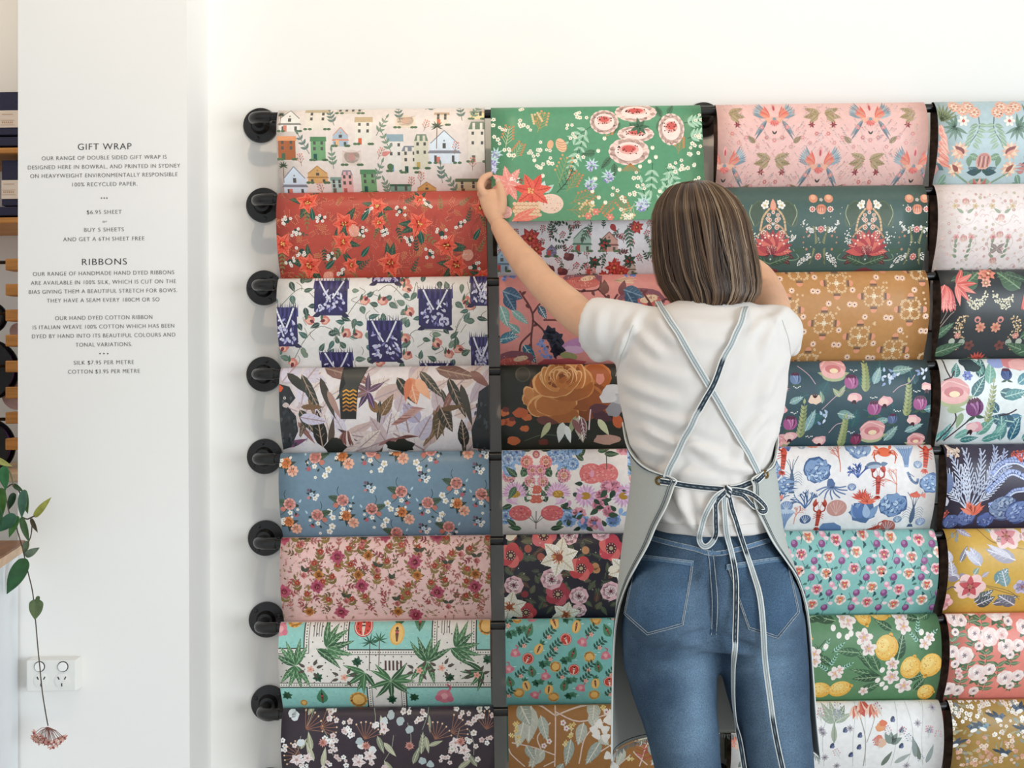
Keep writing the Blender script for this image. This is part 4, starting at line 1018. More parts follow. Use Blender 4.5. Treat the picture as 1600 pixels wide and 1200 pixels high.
def p31(S, g):
    def unit(cx, cy):
        def h(A):
            A(0, cy)
            # bird with spread wing
            for k in range(8): S.L(13, -1, 30-k*1.2, 5.4, 70-k*8, g.choice(('9fb0b8','b4c0c4','8a9aa4')), '7f8e98')
            for k in range(6): S.L(8, 0, 23-k, 5.4, 74-k*10, ('e2705f','e8806c','ea9580')[k % 3])
            S.E(8, 3, 7, 4, -15, 'f0b49c'); S.L(12, 3, 32, 6, -52, '8f9aa0'); S.L(12, 5, 36, 4, -58, '6f7c86'); S.E(3, 0, 3, None, 0, 'eab0a0')
            A(71, cy-12)
            S.L(0, 4, 25, 11, 158, 'b8a07c', '8a7a58'); S.L(-1, 6, 25, 11, 190, 'ad9672', '8a7a58'); S.L(-3, 7, 18, 9, 222, 'b8a07c', '8a7a58')
            A(30, cy+32); S.L(0, 6, 17, 8, 40, '9a8668', '7a6a50')
            A(58, cy+10)
            for k in range(6): S.L(0, 0, 6, 2.6, k*60, '7a3a44' if k % 2 else 'b85a58')
            for q in ((20,14,'e89a98'),(36,18,'f0b8b4'),(44,30,'e8a0a0'),(66,24,'e08a84'),(26,44,'e8a8a4'),(12,30,'d98a88'),(56,38,'eaa6a0')):
                A(q[0], cy+q[1]); S.F(0, 0, 3.6, 6, q[2], 'f6d8cc', .6)
            for k in range(60):
                A(g.uniform(4, 74), cy+g.uniform(-20, 54)); S.S([(0, 0), (3, -2), (4, -5)], .6, g.choice(('c9b4b4','d8a8a0','b8b8bc','d9bca0'))); S.E(5, -5, .9, None, 0, g.choice(('d88a84','b8a0a0')))
        mir(S, cx, h)
        S.E(cx, cy+2, 3, 4, 0, '8a9aa0')
        for k in range(7): S.L(cx, cy+4, 9, 4.4, 200+k*23, 'dd6a66' if k % 2 else 'e98a80')
        for a in (55, 125): S.L(cx, cy+25, 7, 2.6, a, '4a4440')
        S.E(cx, cy-20, 3, 8, 0, 'e8a8a0'); S.E(cx, cy-18, 1.6, 5, 0, 'c0505a'); S.F(cx, cy+34, 4, 6, 'e9a09a', 'f5d4c8', .6)
        S.S([(cx-16,cy+18),(cx-10,cy+30),(cx,cy+32),(cx+10,cy+30),(cx+16,cy+18)], .7, 'd8bcb4')
    for cx, cy in ((1210,185),(1360,185),(1134,256),(1283,256),(1432,256),(1210,320),(1360,320)): unit(cx, cy)
def warat(S, x, y, r, g):
    """waratah flower head"""
    for a in (200, 215, 325, 340): S.L(x, y+r*.25, r*1.25, r*.5, a, '5a3238', '8a5a50')
    for k in range(11):
        a = 180*k/10; S.L(x, y+r*.35, r*1.05, r*.42, a, 'a8434a' if k % 2 else 'd0605a', 'f0a090' if k % 3 == 0 else None)
    for k in range(7): S.L(x, y+r*.35, r*.72, r*.34, 15+25*k, 'e07a6c' if k % 2 else 'b84a50')
    for a in (60, 90, 120): S.L(x, y+r*.5, r*.5, r*.3, a, '8a3440', 'f2b0a0')
    for k in range(9):
        a = R(20+17.5*k); S.E(x+r*.62*math.cos(a), y+r*.2-r*.6*math.sin(a), 1.6, None, 0, 'f6d8c8')
def p32(S, g):
    def unit(cx, y0):
        def h(A):
            A(0, y0)
            S.E(26, 16, 11, 22, -18, '5a6a54'); S.E(26, 16, 9.6, 20, -18, '4c5c4c'); S.S([(33,2),(37,16),(30,34)], 1.2, 'a8b090')
            S.S([(6, 8), (16, 22), (20, 42)], 3, 'd8b48a'); S.S([(1, 30), (14, 38), (24, 52)], 2.6, 'c89a78')
            for q in ((13,3,6),(10,-2,4)): S.tiny(q[0], q[1], q[2], 'f8f4ea', 'e0c080')
            for q in ((6,26,4),(7,18,3.2),(9,24,3),(6,37,4),(14,46,5)): S.ring(q[0], q[1], q[2], 'ecd8c4', 'b05a50', 'f0d0b8')
            for k in range(26): S.E(30+g.gauss(0, 4), 54+g.gauss(0, 6), 1.1, None, 0, 'f2efe6')
            S.S([(34,70),(44,84),(20,88)], 1.3, '8aa080'); S.L(36, 74, 20, 9, 10, '46604e')
            # side motif
            for k in range(44):
                t = g.uniform(0, 1); X = 46+22*t; Y = 28 + 14*math.sin(t*2.6) + g.uniform(-4, 4); S.L(X, Y, 3.6, 1.7, 60-90*t, 'f6f2ea')
            for k in range(44):
                t = g.uniform(0, 1); X = 42+22*t; Y = 96 - 16*math.sin(t*1.6) + g.uniform(-5, 5); S.L(X, Y, 3.6, 1.7, 60-60*t, 'f6f2ea')
            A(75, y0)
            S.ring(-14, 9, 5, 'f0d4c8', 'c0504a', 'f0c0b0'); S.E(-12, -8, 7, None, 0, 'd98f70'); S.E(-12, -10, 4, None, 0, 'e8b090')
            for k in range(10): S.L(-8, 62-k*2.6, 7, 2.2, 40+k*12, '8f9068'); S.L(-10, 68+k*2.2, 6, 2, -40-k*9, '8f9068')
            for q in ((-22,44,1.6),(-18,50,2),(-26,52,1.4),(-20,70,2),(-26,60,1.5)): S.E(q[0], q[1], q[2], None, 0, 'c08a70')
            for k in range(8): S.E(g.uniform(-35, 0), g.uniform(0, 90), .9, None, 0, 'e8dccc')
        mir(S, cx, h)
        S.E(cx, y0+6, 5, 6, 0, 'e08a70'); S.L(cx, y0+10, 18, 9, 90, 'e8a48c'); S.E(cx, y0+32, 2.4, None, 0, 'c8d0d4'); S.ring(cx, y0+14, 3, 'f0e0d0', 'c98a70')
        warat(S, cx, y0+62, 32, g)
        for a in (20, 160): S.L(cx, y0+92, 34, 14, a, '3f5646', '7f9a7c')
        S.E(cx, y0+85, 1.4, None, 0, 'e8e4dc'); S.blob(cx, y0+104, 16, 6, '7a3a3e', g)
        for cc in (cx+75, cx-75):
            S.E(cc, y0+8, 8, 7, 0, 'd98a6c'); S.E(cc, y0+12, 7, 5, 0, 'eba88c'); 
            for k in range(5): S.S([(cc-6+k*3, y0+4), (cc-5+k*2.6, y0+14)], .8, '9a5040', 1)
            S.tiny(cc, y0-6, 3, 'f4ece0'); S.ring(cc, y0+40, 5.4, 'e8a8a0', 'c0504a', 'f2c8bc'); S.ring(cc, y0+81, 5.4, 'e8a8a0', 'c0504a', 'f2c8bc'); S.E(cc, y0+60, 1.3, None, 0, 'ece4d8')
    for cx in (1208, 1358, 1508): unit(cx, 318)
def p33(S, g):
    def med(cx, cy):
        for k in range(4):
            a = k*90; X, Y = cx+18.5*math.cos(R(a)), cy+18.5*math.sin(R(a))
            S.at(X, Y, 1, a); S.E(3, 0, 4.5, 5, 0, 'e39a78'); S.P([(-3.5, -5), (1.5, -5.4), (1.5, 5.4), (-3.5, 5)], '7a5a48'); S.P([(-3.5, -5), (-1.6, -5.2), (-1.6, 5.2), (-3.5, 5)], '9a7a58'); S.at()
        for k in range(24):
            a = 2*math.pi*k/24; d = 9.5 + 8*abs(math.sin(2*a)); S.F(cx+d*math.cos(a), cy+d*math.sin(a), g.uniform(1.6, 2.6), 5, 'eccb9e', 'b87a68', .7)
        for k in range(8):
            a = 2*math.pi*k/8; S.E(cx+5.5*math.cos(a), cy+5.5*math.sin(a), 1.3, None, 0, 'c99a6a' if k % 2 else 'f2d8b0')
        S.F(cx, cy, 4, 6, 'f6e2c0', 'fff2dc', .7)
    for i in range(-6, 6):
        for j in range(-3, 4):
            cx, cy = 1365 + i*57.5 - j*19, 463 + i*20.5 + j*62.5
            if not (1090 < cx < 1490 and 390 < cy < 600): continue
            med(cx, cy)
            for qx, qy in ((-33, -10), (-13, 32), (-30, 13), (20, 33)): S.ring(cx+qx, cy+qy, 5, 'f0c4a4', 'f6dcc4', '8a4a5a')
            for k in range(5): S.F(cx-26+g.uniform(-8, 8)+42, cy+30+g.uniform(-9, 9)-48, 2, 5, 'eccb9e', 'c98a6a')
def bud(S, x, y, r, g, c='a8588c', c2='c98ab0', rot=0):
    S.at(x, y, 1, rot); S.E(0, 0, r, r*1.02, 0, c)
    for k in range(5): S.L(0, r*.9, r*1.9, r*.6, 66+k*12, c2 if k % 2 else c)
    for k in range(4): S.L(-r*.6+k*r*.4, -r*.5, r*.7, r*.35, 70+k*14, '5a2a44')
    S.L(0, r, r*1.1, r*.4, 200, '3f5a48'); S.L(0, r, r*1.1, r*.4, -20, '3f5a48'); S.at()
def camel(S, x, y, r, g):
    S.L(x, y+r*.55, r*1.3, r*.5, 165, 'a8b088'); S.L(x, y+r*.55, r*1.3, r*.5, 15, 'a8b088'); S.E(x, y+r*.5, r*.9, r*.42, 0, 'b0b890')
    S.blob(x, y-r*.2, r, r*.72, 'e0a0a0', g, 16, .06); S.E(x, y+r*.2, r*.92, r*.5, 0, 'edb8b4'); S.E(x, y-r*.05, r*.62, r*.34, 0, 'cc7c80'); S.E(x+r*.05, y+r*.08, r*.34, r*.2, 0, 'f4dcb8')
    S.S([(x-r*.9,y-r*.3),(x-r*.4,y-r*.72),(x+r*.2,y-r*.62),(x+r*.9,y-r*.35)], 1.6, 'f4ccc8')
def wheat(S, x, y, l, g, a=90, c='a9b07c'):
    S.at(x, y, 1, 90-a)
    S.S([(0, 0), (0, -l)], 1, '7f8a5c', 1)
    for k in range(8):
        for sg in (-1, 1): S.L(0, -l*.12*k, 13-k*.6, 4.2, 90+sg*34, c if sg > 0 else '8f9a68')
    S.L(0, -l, 9, 4, 90, c); S.at()
def p34(S, g):
    for x, y, l, wd, a, c in ((1240,625,28,18,20,'2c5058'),(1280,620,30,20,60,'2f5a60'),(1370,590,34,22,70,'2c5058'),(1340,600,26,18,20,'356468'),(1430,600,26,18,110,'2c5058'),(1350,640,34,22,-20,'2c5058'),(1265,660,28,18,30,'356468'),(1400,660,34,16,100,'2c5058'),(1335,668,30,20,80,'2f5a60'),
       (1234,630,24,11,25,'7fa4a4'),(1262,675,38,14,70,'7fa6ac'),(1310,646,30,15,-12,'7a9c98'),(1395,580,34,14,8,'7a9c98'),(1365,600,30,13,65,'8fb0b4'),(1370,660,26,12,10,'7a9c98'),(1420,675,30,12,25,'7fa4a4'),(1390,690,30,14,55,'7a9c98'),(1445,640,24,12,10,'5f8a90'),(1285,630,20,9,100,'7f9a80'),(1310,620,22,8,60,'a0aa80'),(1312,620,18,8,130,'a0aa80')):
        S.L(x, y, l, wd, a, c, 'c0d4cc' if wd < 16 else '41686c')
    for P_ in ([(1248,572),(1258,580),(1266,588),(1274,600)],[(1395,613),(1405,604),(1420,598),(1430,586)],[(1300,677),(1310,664),(1322,660),(1332,648)],[(1285,640),(1305,620),(1320,610)],[(1340,700),(1360,670),(1380,660)]): S.S(P_, 1.1, 'cfb0b8')
    for x, y, l in ((1352,612,46),(1418,650,52),(1255,685,54),(1322,700,46),(1460,610,30)): wheat(S, x, y, l, g, 88)
    for x, y, k in ((1397,588,5),(1290,655,5),(1445,590,4),(1385,590,4)):
        for q in range(7): S.L(x+g.uniform(-7, 7), y+g.uniform(-10, 10), 8, 4, g.uniform(0, 360), g.choice(('b4c8e4','d8e2f2','8fa4cc')))
    camel(S, 1303, 578, 20, g); camel(S, 1368, 675, 20, g); camel(S, 1440, 690, 14, g); camel(S, 1228, 690, 12, g)
    bud(S, 1330, 597, 11, g); bud(S, 1367, 638, 11, g); bud(S, 1237, 662, 11, g); bud(S, 1438, 630, 11, g); bud(S, 1243, 592, 9, g, '6f84a8', '8fa4c8'); bud(S, 1397, 655, 8, g, '5a6a90', '7a8ab0'); bud(S, 1345, 688, 9, g, '8a3a5a', 'a8587a')
    for x, y, r in ((1335,621,11),(1383,627,11),(1240,683,11),(1430,656,11),(1288,690,11),(1448,604,9),(1222,640,9)):
        S.blob(x, y, r, r*.7, 'eab0b4', g); S.blob(x-2, y+1, r*.7, r*.5, 'f4ccc4', g); S.L(x, y+4, 8, 4, 240, '4a2030'); S.L(x, y+4, 8, 4, 290, '4a2030')
    S.blob(1273, 624, 10, 8, 'f0d0b8', g)
    for k in range(3): S.L(1273, 622, 8, 3, 50+k*35, '4a2a2a')
    for x, y in ((1245,606),(1335,580),(1365,622),(1403,643),(1432,612),(1242,646),(1270,684),(1335,677)):
        for k in range(5): S.E(x+(k-2)*2.4, y+abs(k-2)*-.8+g.uniform(-1, 1), 1, None, 0, 'f2f2ee')
def brain(S, x, y, r, g, c='7f9cc4', d='3f5f8f', l='b8cce4'):
    S.blob(x, y, r, r*.92, d, g, 18, .14); S.blob(x, y, r*.92, r*.84, c, g, 18, .14)
    for k in range(int(r*1.3)):
        X, Y = x+g.uniform(-.7, .7)*r, y+g.uniform(-.62, .62)*r
        S.E(X, Y, r*.2, r*.14, g.uniform(0, 180), d); S.E(X-.4, Y-.5, r*.17, r*.11, g.uniform(0, 180), l if k % 2 else c)
def lobster(S, x, y, s, c, g, rot=0):
    S.at(x, y, s, rot)
    S.P([(-4, 0), (4, 0), (3, 22), (-3, 22)], c); S.E(0, -3, 4.6, 7, 0, c)
    for k in range(4): S.L(0, 24, 8, 4, 225+k*30, c)
    for f in (1, -1):
        S.S([(f*2, -4), (f*9, -8), (f*10, -16)], 2.4, c); S.L(f*10, -14, 16, 7, 90+f*10, c); S.L(f*10, -14, 13, 4, 90+f*38, c)
        for k in range(3): S.S([(f*3, k*3-2), (f*9, k*4)], 1, c, 1)
        S.S([(f*1, -8), (f*2, -16), (f*6, -24)], .7, c)
    for k in range(4): S.S([(-3, 5+k*4.5), (3, 5+k*4.5)], .8, '7a1f1c' if c[0] in 'cb' else '22303f', 1)
    S.at()
def prawn(S, x, y, s, g):
    S.at(x, y, s); c = '4a5f7c'
    S.L(0, 26, 34, 8, 90, c); S.P([(-3, 26), (3, 26), (5, 31), (-5, 31)], c)
    for f in (1, -1):
        S.S([(f*1, -2), (f*4, -14), (f*12, -27)], .9, c); S.S([(f*1, -4), (f*2, -16), (f*4, -22)], .8, c)
        for k in range(5): S.S([(f*2, 2+k*4), (f*10, -3+k*4), (f*16, 2+k*4)], .6, '7a8ca4')
    S.at()
def p35(S, g):
    B = ('7f9cc4','5a7ab0','a4bcdc')
    brain(S, 1277, 735, 21, g); brain(S, 1398, 790, 22, g); brain(S, 1455, 755, 17, g); brain(S, 1205, 735, 17, g, '8fa8cc', '5a78a8'); brain(S, 1345, 697, 20, g, '8fa8c8', '5f7fae', 'd0dcec')
    S.blob(1352, 802, 20, 19, '4f6f9c', g, 16, .15); 
    for k in range(8): S.L(1352+g.uniform(-12, 12), 812, 26, 12, 60+k*9, B[k % 3])
    S.blob(1305, 830, 18, 10, '6a86b0', g)
    prawn(S, 1237, 740, 1, g); prawn(S, 1431, 796, 1, g)
    for x, y, l, c, n in ((1313,737,12,'e58a7a',4),(1401,770,13,'e8a090',4),(1246,822,10,'e8a090',4),(1468,740,10,'e8a090',3)): S.coral(x, y, l, 90, n, 1.6, c, g, 32)
    for x, y, l, c in ((1260,795,10,'5f80ae'),(1215,790,10,'6a88b4'),(1340,746,8,'5a78c0'),(1234,705,8,'6a7fc0')):
        for a in (50, 75, 100, 130): S.coral(x, y, l, a, 3, 2.4, c, g, 30)
    for x, y, c in ((1348,775,'dd5a48'),(1275,694,'ea8058'),(1312,692,'e07058'),(1358,782,'e8765c')):
        for k in range(9): S.L(x, y+6, g.uniform(10, 20), 4, 20+k*18, c); S.S([(x, y+4), (x+12*math.cos(R(20+k*18)), y+4-14*math.sin(R(20+k*18)))], .8, 'b03a30', 1)
    # crab
    S.E(1384, 707, 11, 7, 0, 'e8704c')
    for f in (1, -1):
        for k in range(4): S.S([(1384+f*7, 708), (1384+f*(14+k), 704+k*3), (1384+f*(20-k*2), 712+k*4)], 1.4, 'e8704c')
        S.L(1384+f*8, 703, 10, 4, 90-f*40, 'e8704c')
    lobster(S, 1372, 752, .95, 'c8473a', g); lobster(S, 1283, 806, .9, 'c04a3c', g); lobster(S, 1449, 708, 1.05, 'd2523e', g, 10); lobster(S, 1378, 828, .7, 'c8574a', g, 70)
    # octopus
    S.blob(1298, 755, 6, 7, '4f6a98', g)
    for a in (200, 230, 260, 290, 320, 345, 10, 170): S.S([(1300,760),(1300+12*math.cos(R(a)),763-8*math.sin(R(a))),(1300+24*math.cos(R(a+14)),766-15*math.sin(R(a+14)))], 2.2, '7088b4')
    for x, y, r, c in ((1331,761,7,'6f86b0'),(1434,726,7,'8098b8'),(1263,814,9,'48618c'),(1409,814,7,'7a90b4'),(1256,697,7,'a0aebc'),(1446,818,8,'8f9cc0'),(1310,795,16,'c9948c'),(1396,826,12,'b86a60'),(1231,792,10,'7f98c0')):
        S.E(x, y, r, r*.85, 0, c)
        for k in range(5): S.S([(x, y+r*.7), (x+r*.8*math.cos(R(30+30*k)), y-r*.7*math.sin(R(30+30*k)))], .6, 'dfe6f0' if c[0] != 'c' else 'e8c4b8', 1)
    S.E(1365, 727, 12, 5.5, -6, '5f7590'); S.E(1366, 729, 10, 3, -6, 'a4b4c8'); S.L(1376, 726, 12, 7, 10, '6f86a4')
    S.E(1431, 774, 9, 4, 4, 'e0705f'); S.P([(1438, 774), (1447, 770), (1447, 779)], 'e8897a'); S.P([(1427, 771), (1433, 767), (1436, 771)], 'e0705f')
    for x, y in ((1416,712),(1229,815)):
        S.C([(x-14,y-14),(x+16,y-14),(x+6,y+2),(x+3,y+18),(x-3,y+18),(x-5,y+2)], '8fa8cc'); S.E(x, y-14, 15, 4, 0, 'c0d0e4')
        for k in range(5): S.S([(x-8+k*4, y-12), (x-2+k, y+14)], .6, '4f6f9c', 1)
    S.S([(1418,738),(1424,750),(1432,755),(1434,748)], 4, '7f98c0'); S.S([(1418,738),(1428,745)], 1, '4a6490',1)
def pansy(S, x, y, r, g, c, c2):
    for a, k in ((50, 1), (130, 1), (-10, .95), (190, .95), (-90, 1.05)): S.E(x+r*.45*math.cos(R(a)), y-r*.45*math.sin(R(a)), r*.56*k, None, 0, c)
    for a in (50, 130, -90): S.L(x, y, r*.75, r*.5, a, c2)
    S.E(x, y, r*.16, None, 0, 'f0d080')
def p36(S, g):
    for x, y in S.grid(1215, 1468, 832, 952, 40, 26, g, .2):
        S.S([(x, y-8), (x+5, y+4), (x+2, y+16)], .9, '3f6a70'); S.L(x+6, y+6, 9, 4, 60, '3a646c'); S.L(x-8, y, 9, 4, 120, '2f5a62'); S.L(x-10, y-3, 7, 3, 250, '2f5a62')
    P3 = [('f6dcd4','d8665a'),('f8e4d8','e27a5c'),('f4c8cc','c84a64')]
    for r in range(5):
        for k in range(8):
            x = 1222 + k*43 + (r % 2)*-13 + (r//2)*-17; y = 840 + r*26
            pansy(S, x, y+((k*7) % 3-1)*4, 9.5, g, *P3[(r+k) % 3])
            x2, y2 = x+20, y+10; S.E(x2, y2, 5.5, 6, 20, '8a4a80'); S.E(x2-1, y2-2, 3, 3, 0, 'b07aa8')
            if (r+k) % 2: S.E(x+23, y-4, 4.6, 5.4, -20, 'e8a4b8'); S.E(x+22, y-6, 2.8, None, 0, 'f6d4dc')
            S.blob(x+28, y+2, 4, 3, 'f2d8de', g)
            S.S([(x+20, y+14), (x+18, y+22)], .8, '3f6a70', 1); S.L(x+14, y+20, 8, 4, 200, '4a7a6c')
def lemon(S, x, y, a, b, an, g):
    c, s_ = math.cos(R(an)), math.sin(R(an))
    S.E(x, y, a, b, an, 'e8b04e'); S.E(x+a*.98*c, y+a*.98*s_, a*.2, a*.17, an, 'e8b04e')
    S.E(x-1.5, y-2, a*.88, b*.86, an, 'f0c468'); S.E(x-a*.25, y-b*.25, a*.5, b*.5, an, 'f6d684')
    for k in range(28):
        t, d = g.uniform(0, 6.28), math.sqrt(g.random()); S.E(x+a*.85*d*math.cos(t), y+b*.85*d*math.sin(t), .9, None, 0, g.choice(('dc8a34','e09a44','f8e4a8','d88030')))
def p37(S, g):
    for x, y, l, wd, a in ((1308,972,48,15,170),(1255,970,52,16,10),(1344,1020,40,15,175),(1402,1032,44,18,78),(1372,1058,46,12,165),(1378,1060,44,15,185),(1362,1044,36,13,125),(1375,1050,34,13,115),(1262,1080,32,15,70),(1300,1040,30,12,140),(1435,1085,30,12,60),(1350,1088,40,16,30),(1420,1065,30,12,20),(1395,985,30,12,150),(1440,970,32,10,170),(1460,962,26,10,200),(1282,1030,26,9,110)):
        S.L(x, y, l, wd, a, g.choice(('35583e','3d6446','2f5038')), '9ab890')
    for P_ in ([(1340,1025),(1360,1046),(1380,1060)],[(1283,1035),(1300,1055),(1320,1040)],[(1440,1015),(1436,1000),(1430,985)],[(1290,1000),(1275,1020),(1285,1035)],[(1300,955),(1312,968)]): S.S(P_, 1.3, '3a4a3c')
    for x, y, a in ((1296,1043,60),(1312,1048,30),(1298,1050,150),(1432,992,75),(1446,1000,40),(1436,1005,130),(1284,1020,60),(1300,1020,40)):
        S.B(x, y, 22, 5, 6, 2, a, '2f5038', 'a8d4c8')
    lemon(S, 1352, 962, 17, 13, 75, g); lemon(S, 1378, 957, 18, 14, 25, g); lemon(S, 1385, 1012, 21, 18, -70, g); lemon(S, 1424, 1044, 19, 16, -75, g); lemon(S, 1455, 1040, 20, 17, 110, g); lemon(S, 1287, 1084, 17, 14, 190, g); lemon(S, 1318, 1082, 18, 14, -20, g); lemon(S, 1260, 998, 9, 15, 0, g); lemon(S, 1455, 1088, 13, 14, 0, g)
    for x, y, r in ((1326,972,14),(1350,996,14),(1357,1013,13),(1272,1022,12),(1273,1034,10),(1307,1054,12),(1313,1048,8),(1395,1038,11),(1396,1060,13),(1418,1076,14),(1410,968,12),(1413,980,12),(1445,1005,10),(1452,996,9),(1320,968,9),(1356,1086,8),(1420,960,8)):
        S.F(x, y, r, 5, 'f3e6df', None, .62, g.uniform(0, 72)); S.F(x, y, r*.6, 5, 'e4b8b4', None, .4, g.uniform(0, 72)); S.E(x, y, r*.16, None, 0, 'e0b860')
    for x, y in ((1303,982),(1311,993),(1324,995),(1290,1010),(1380,1048),(1375,1066),(1383,1073),(1390,1080),(1440,988),(1330,990)): S.E(x, y, 4, 5, 20, 'f5eee6')
def p38(S, g):
    for x in (1290, 1335, 1355, 1395, 1420, 1445): S.S([(x, 1200), (x+g.uniform(-8, 8), 1150), (x+g.uniform(-10, 10), 1098)], .7, 'b9bdb8')
    for x, y, l, wd, a in ((1303,1130,26,10,150),(1303,1130,32,12,120),(1304,1130,30,12,95),(1306,1130,30,12,55),(1306,1128,28,10,25),(1303,1160,32,9,90)): S.L(x, y, l, wd, a, g.choice(('9aa894','7f8f80','a8b09a')), 'd0d4c4')
    S.S([(1304,1128),(1303,1160)], 2, '8a9a8a', 1); S.S([(1352,1200),(1352,1155),(1344,1118)], 1.6, 'a8a49a'); S.S([(1354,1160),(1368,1120)], 1.2, 'a8a49a')
    for x, y in ((1340,1112),(1352,1106),(1366,1110)):
        for a in (230, 250, 270, 290, 310): S.L(x, y-6, 20, 6, a, g.choice(('d8705c','e59a84','c85a4c','f0c8b4')))
    S.blob(1376, 1136, 8, 7, 'e09a68', g); S.blob(1380, 1130, 6, 5, 'd87048', g); S.blob(1372, 1156, 9, 8, 'd8806a', g, 12, .3); S.blob(1378, 1160, 8, 7, 'e0b8a0', g, 12, .3)
    for a in (60, 30, 90, 120): S.L(1392, 1162, 20, 10, a, '7f8f86')
    for x, y in ((1395,1124),(1408,1140),(1343,1148),(1342,1167),(1408,1165),(1320,1140),(1452,1140),(1300,1165),(1330,1180)): S.E(x, y, 3, 5, 30, '3f4a68'); S.E(x+2, y+2, 2, 3, 30, '6a7498')
    for k in range(16):
        x, y = g.uniform(1280, 1465), g.uniform(1098, 1200); S.Y(x, y, 18, 3, 1.2, g.uniform(50, 130), 'c4c8c2', g.choice(('c88a98','9aa0b8','d0a0a8')), 40, .6)
    for x, y, l, a in ((1400,1195,30,35),(1440,1190,40,110),(1432,1185,36,100),(1450,1195,34,75),(1380,1200,30,60)): S.L(x, y, l, 8, a, g.choice(('6f7a70','a8b0ac','8f9a98')))
    for x, y in ((1286,1145),(1283,1140),(1328,1138),(1460,1108),(1434,1130),(1420,1200),(1310,1200),(1290,1185)): S.star(x, y, 7, 8, 'b8b0b8', '6a6a78', 0, .3)
def banksia(S, x, y, r, g, a=0):
    S.at(x, y, 1, a); S.E(0, 0, r, r*1.05, 0, 'e4b09c'); S.E(0, -r*.1, r*.85, r*.9, 0, 'c88a84')
    for k in range(5): S.S([(-r*.6+k*r*.3, r*.7), (-r*.55+k*r*.27, -r*.6)], 1.1, 'f2d4b8' if k % 2 else '7a4a50', 1)
    S.L(0, r, r*1.2, r*.45, 210, '3f5a58'); S.L(0, r, r*1.2, r*.45, -30, '3f5a58'); S.at()
def p41(S, g):
    def h(A):
        A(0, 165)
        for x, y in ((18,10),(36,6),(26,0),(48,0)): S.F(x, y, 10, 9, 'f0b8a0', 'e08a70', .55); S.F(x, y, 6, 7, 'f8dcc8', 'd88a60', .5)
        S.S([(12,18),(12,38),(26,60)], 1.6, '6a7a78')
        for k in range(5): S.L(13+k*3, 30+k*7, 15, 7, -20-k*6, '8fa890', 'c8d8c8'); S.L(12+k*2, 30+k*7, 15, 7, 190+k*8, '9ab49c', 'c8d8c8')
        S.F(36, 24, 9, 6, 'f6ece0', 'c8605a', .5)
        for k in range(9): S.L(48, 34, 22, 5, -150+k*30, '6f8a78')
        A(40, 165+70)
        for k in range(12): S.L(0, 0, 15, 6, k*30, 'f0d0b4' if k % 2 else 'e8b49c')
        S.L(-8, 4, 20, 9, 35, '8a4a48'); S.L(-6, 6, 16, 5, 35, 'e8a890'); S.L(-16, 6, 20, 10, 200, '7f9a80', 'b8ccb4'); S.L(-16, 8, 16, 9, 260, '7f9a80')
        A(42, 165+96)
        for k in range(12): S.L(0, 0, 13, 6, k*30, 'f2d8bc' if k % 2 else 'e8b49c')
        S.L(-4, 4, 15, 7, 45, '9a5a50'); S.S([(0,6),(-20,18),(-30,22)], 2.4, '8fa88c'); S.L(14,8,20,9,-60,'7a9a88','b8ccb4'); S.L(10,20,22,10,-40,'7a9a88','b8ccb4'); S.L(-24,20,26,9,170,'94b09c')
        A(4, 165+93); S.L(0, 8, 20, 10, 20, '4f6a70', '8fa8a8'); S.L(0, 8, 20, 10, 0, '3f5a60')
    for cx in (1541, 1690): 
        mir(S, cx, h); banksia(S, cx, 250, 12, g)
        for k in range(9): S.L(cx, 302, 30, 9, 10+k*20, 'c9726c' if k % 2 else 'eab4a8'); 
        S.E(cx, 300, 14, 10, 0, 'f0ccc0')
    for k in range(12): S.L(1468+g.uniform(-4, 4), 195+k*5, 22, 8, -70+k*4, 'e89a88' if k % 2 else 'f0b8a4', 'c8605a')
    for k in range(7): S.L(1470, 190, 30, 5, 20+k*14, '7f8a68')
    S.L(1464, 255, 18, 9, -25, '4f6a70'); S.blob(1464, 262, 8, 8, 'c88a84', g)
def p42(S, g):
    C = ('e6bcb4','d8a8a4','c8c0a8','dcc8c4','c9a49c','e0c8b4')
    for x, y in S.grid(1468, 1620, 302, 420, 11, 9, g, .5):
        if g.random() < .6: S.F(x, y, g.uniform(1.6, 3), 6, g.choice(C), 'f6e0d8', .6)
        else: S.S([(x-4, y+2), (x, y-2), (x+4, y)], .6, g.choice(C))
    def h(A):
        A(0, 330)
        S.L(3, 3, 13, 5, 35, '9aa48c'); S.E(14, -16, 3, None, 0, 'd8b4a4'); S.F(16, -8, 5, 5, 'd8c4a0', 'c99a80'); S.F(12, 40, 5, 6, 'e4a8a4', 'd07a80', .6)
        for k in range(4): S.L(6+k*2, 70-k*7, 9, 4.5, 30+k*22, '8f9c84')
        S.L(4, 86, 11, 5, -40, '8f9c84')
        S.S([(0,22),(10,18),(16,8)], .8, 'd8c8bc'); S.S([(14,60),(20,48),(16,36)], .8, 'd4c0b8')
    for cx in (1508, 1566, 1624): mir(S, cx, h)
    for cx, cy in ((1509,315),(1564,340),(1564,366),(1561,405),(1508,372),(1620,315)): S.E(cx, cy, 6, 5.5, 0, 'dca8a0'); S.E(cx, cy+2, 5, 3.5, 0, 'eccabc'); [S.S([(cx-4+k*2.6, cy-4), (cx-3+k*2.2, cy+3)], .6, 'a87a78', 1) for k in range(4)]
    for f in (1, -1):
        for a in (35, -35): S.L(1563, 387, 14, 6, 90-f*(90-a), '9a8a84', 'c8b8b0')
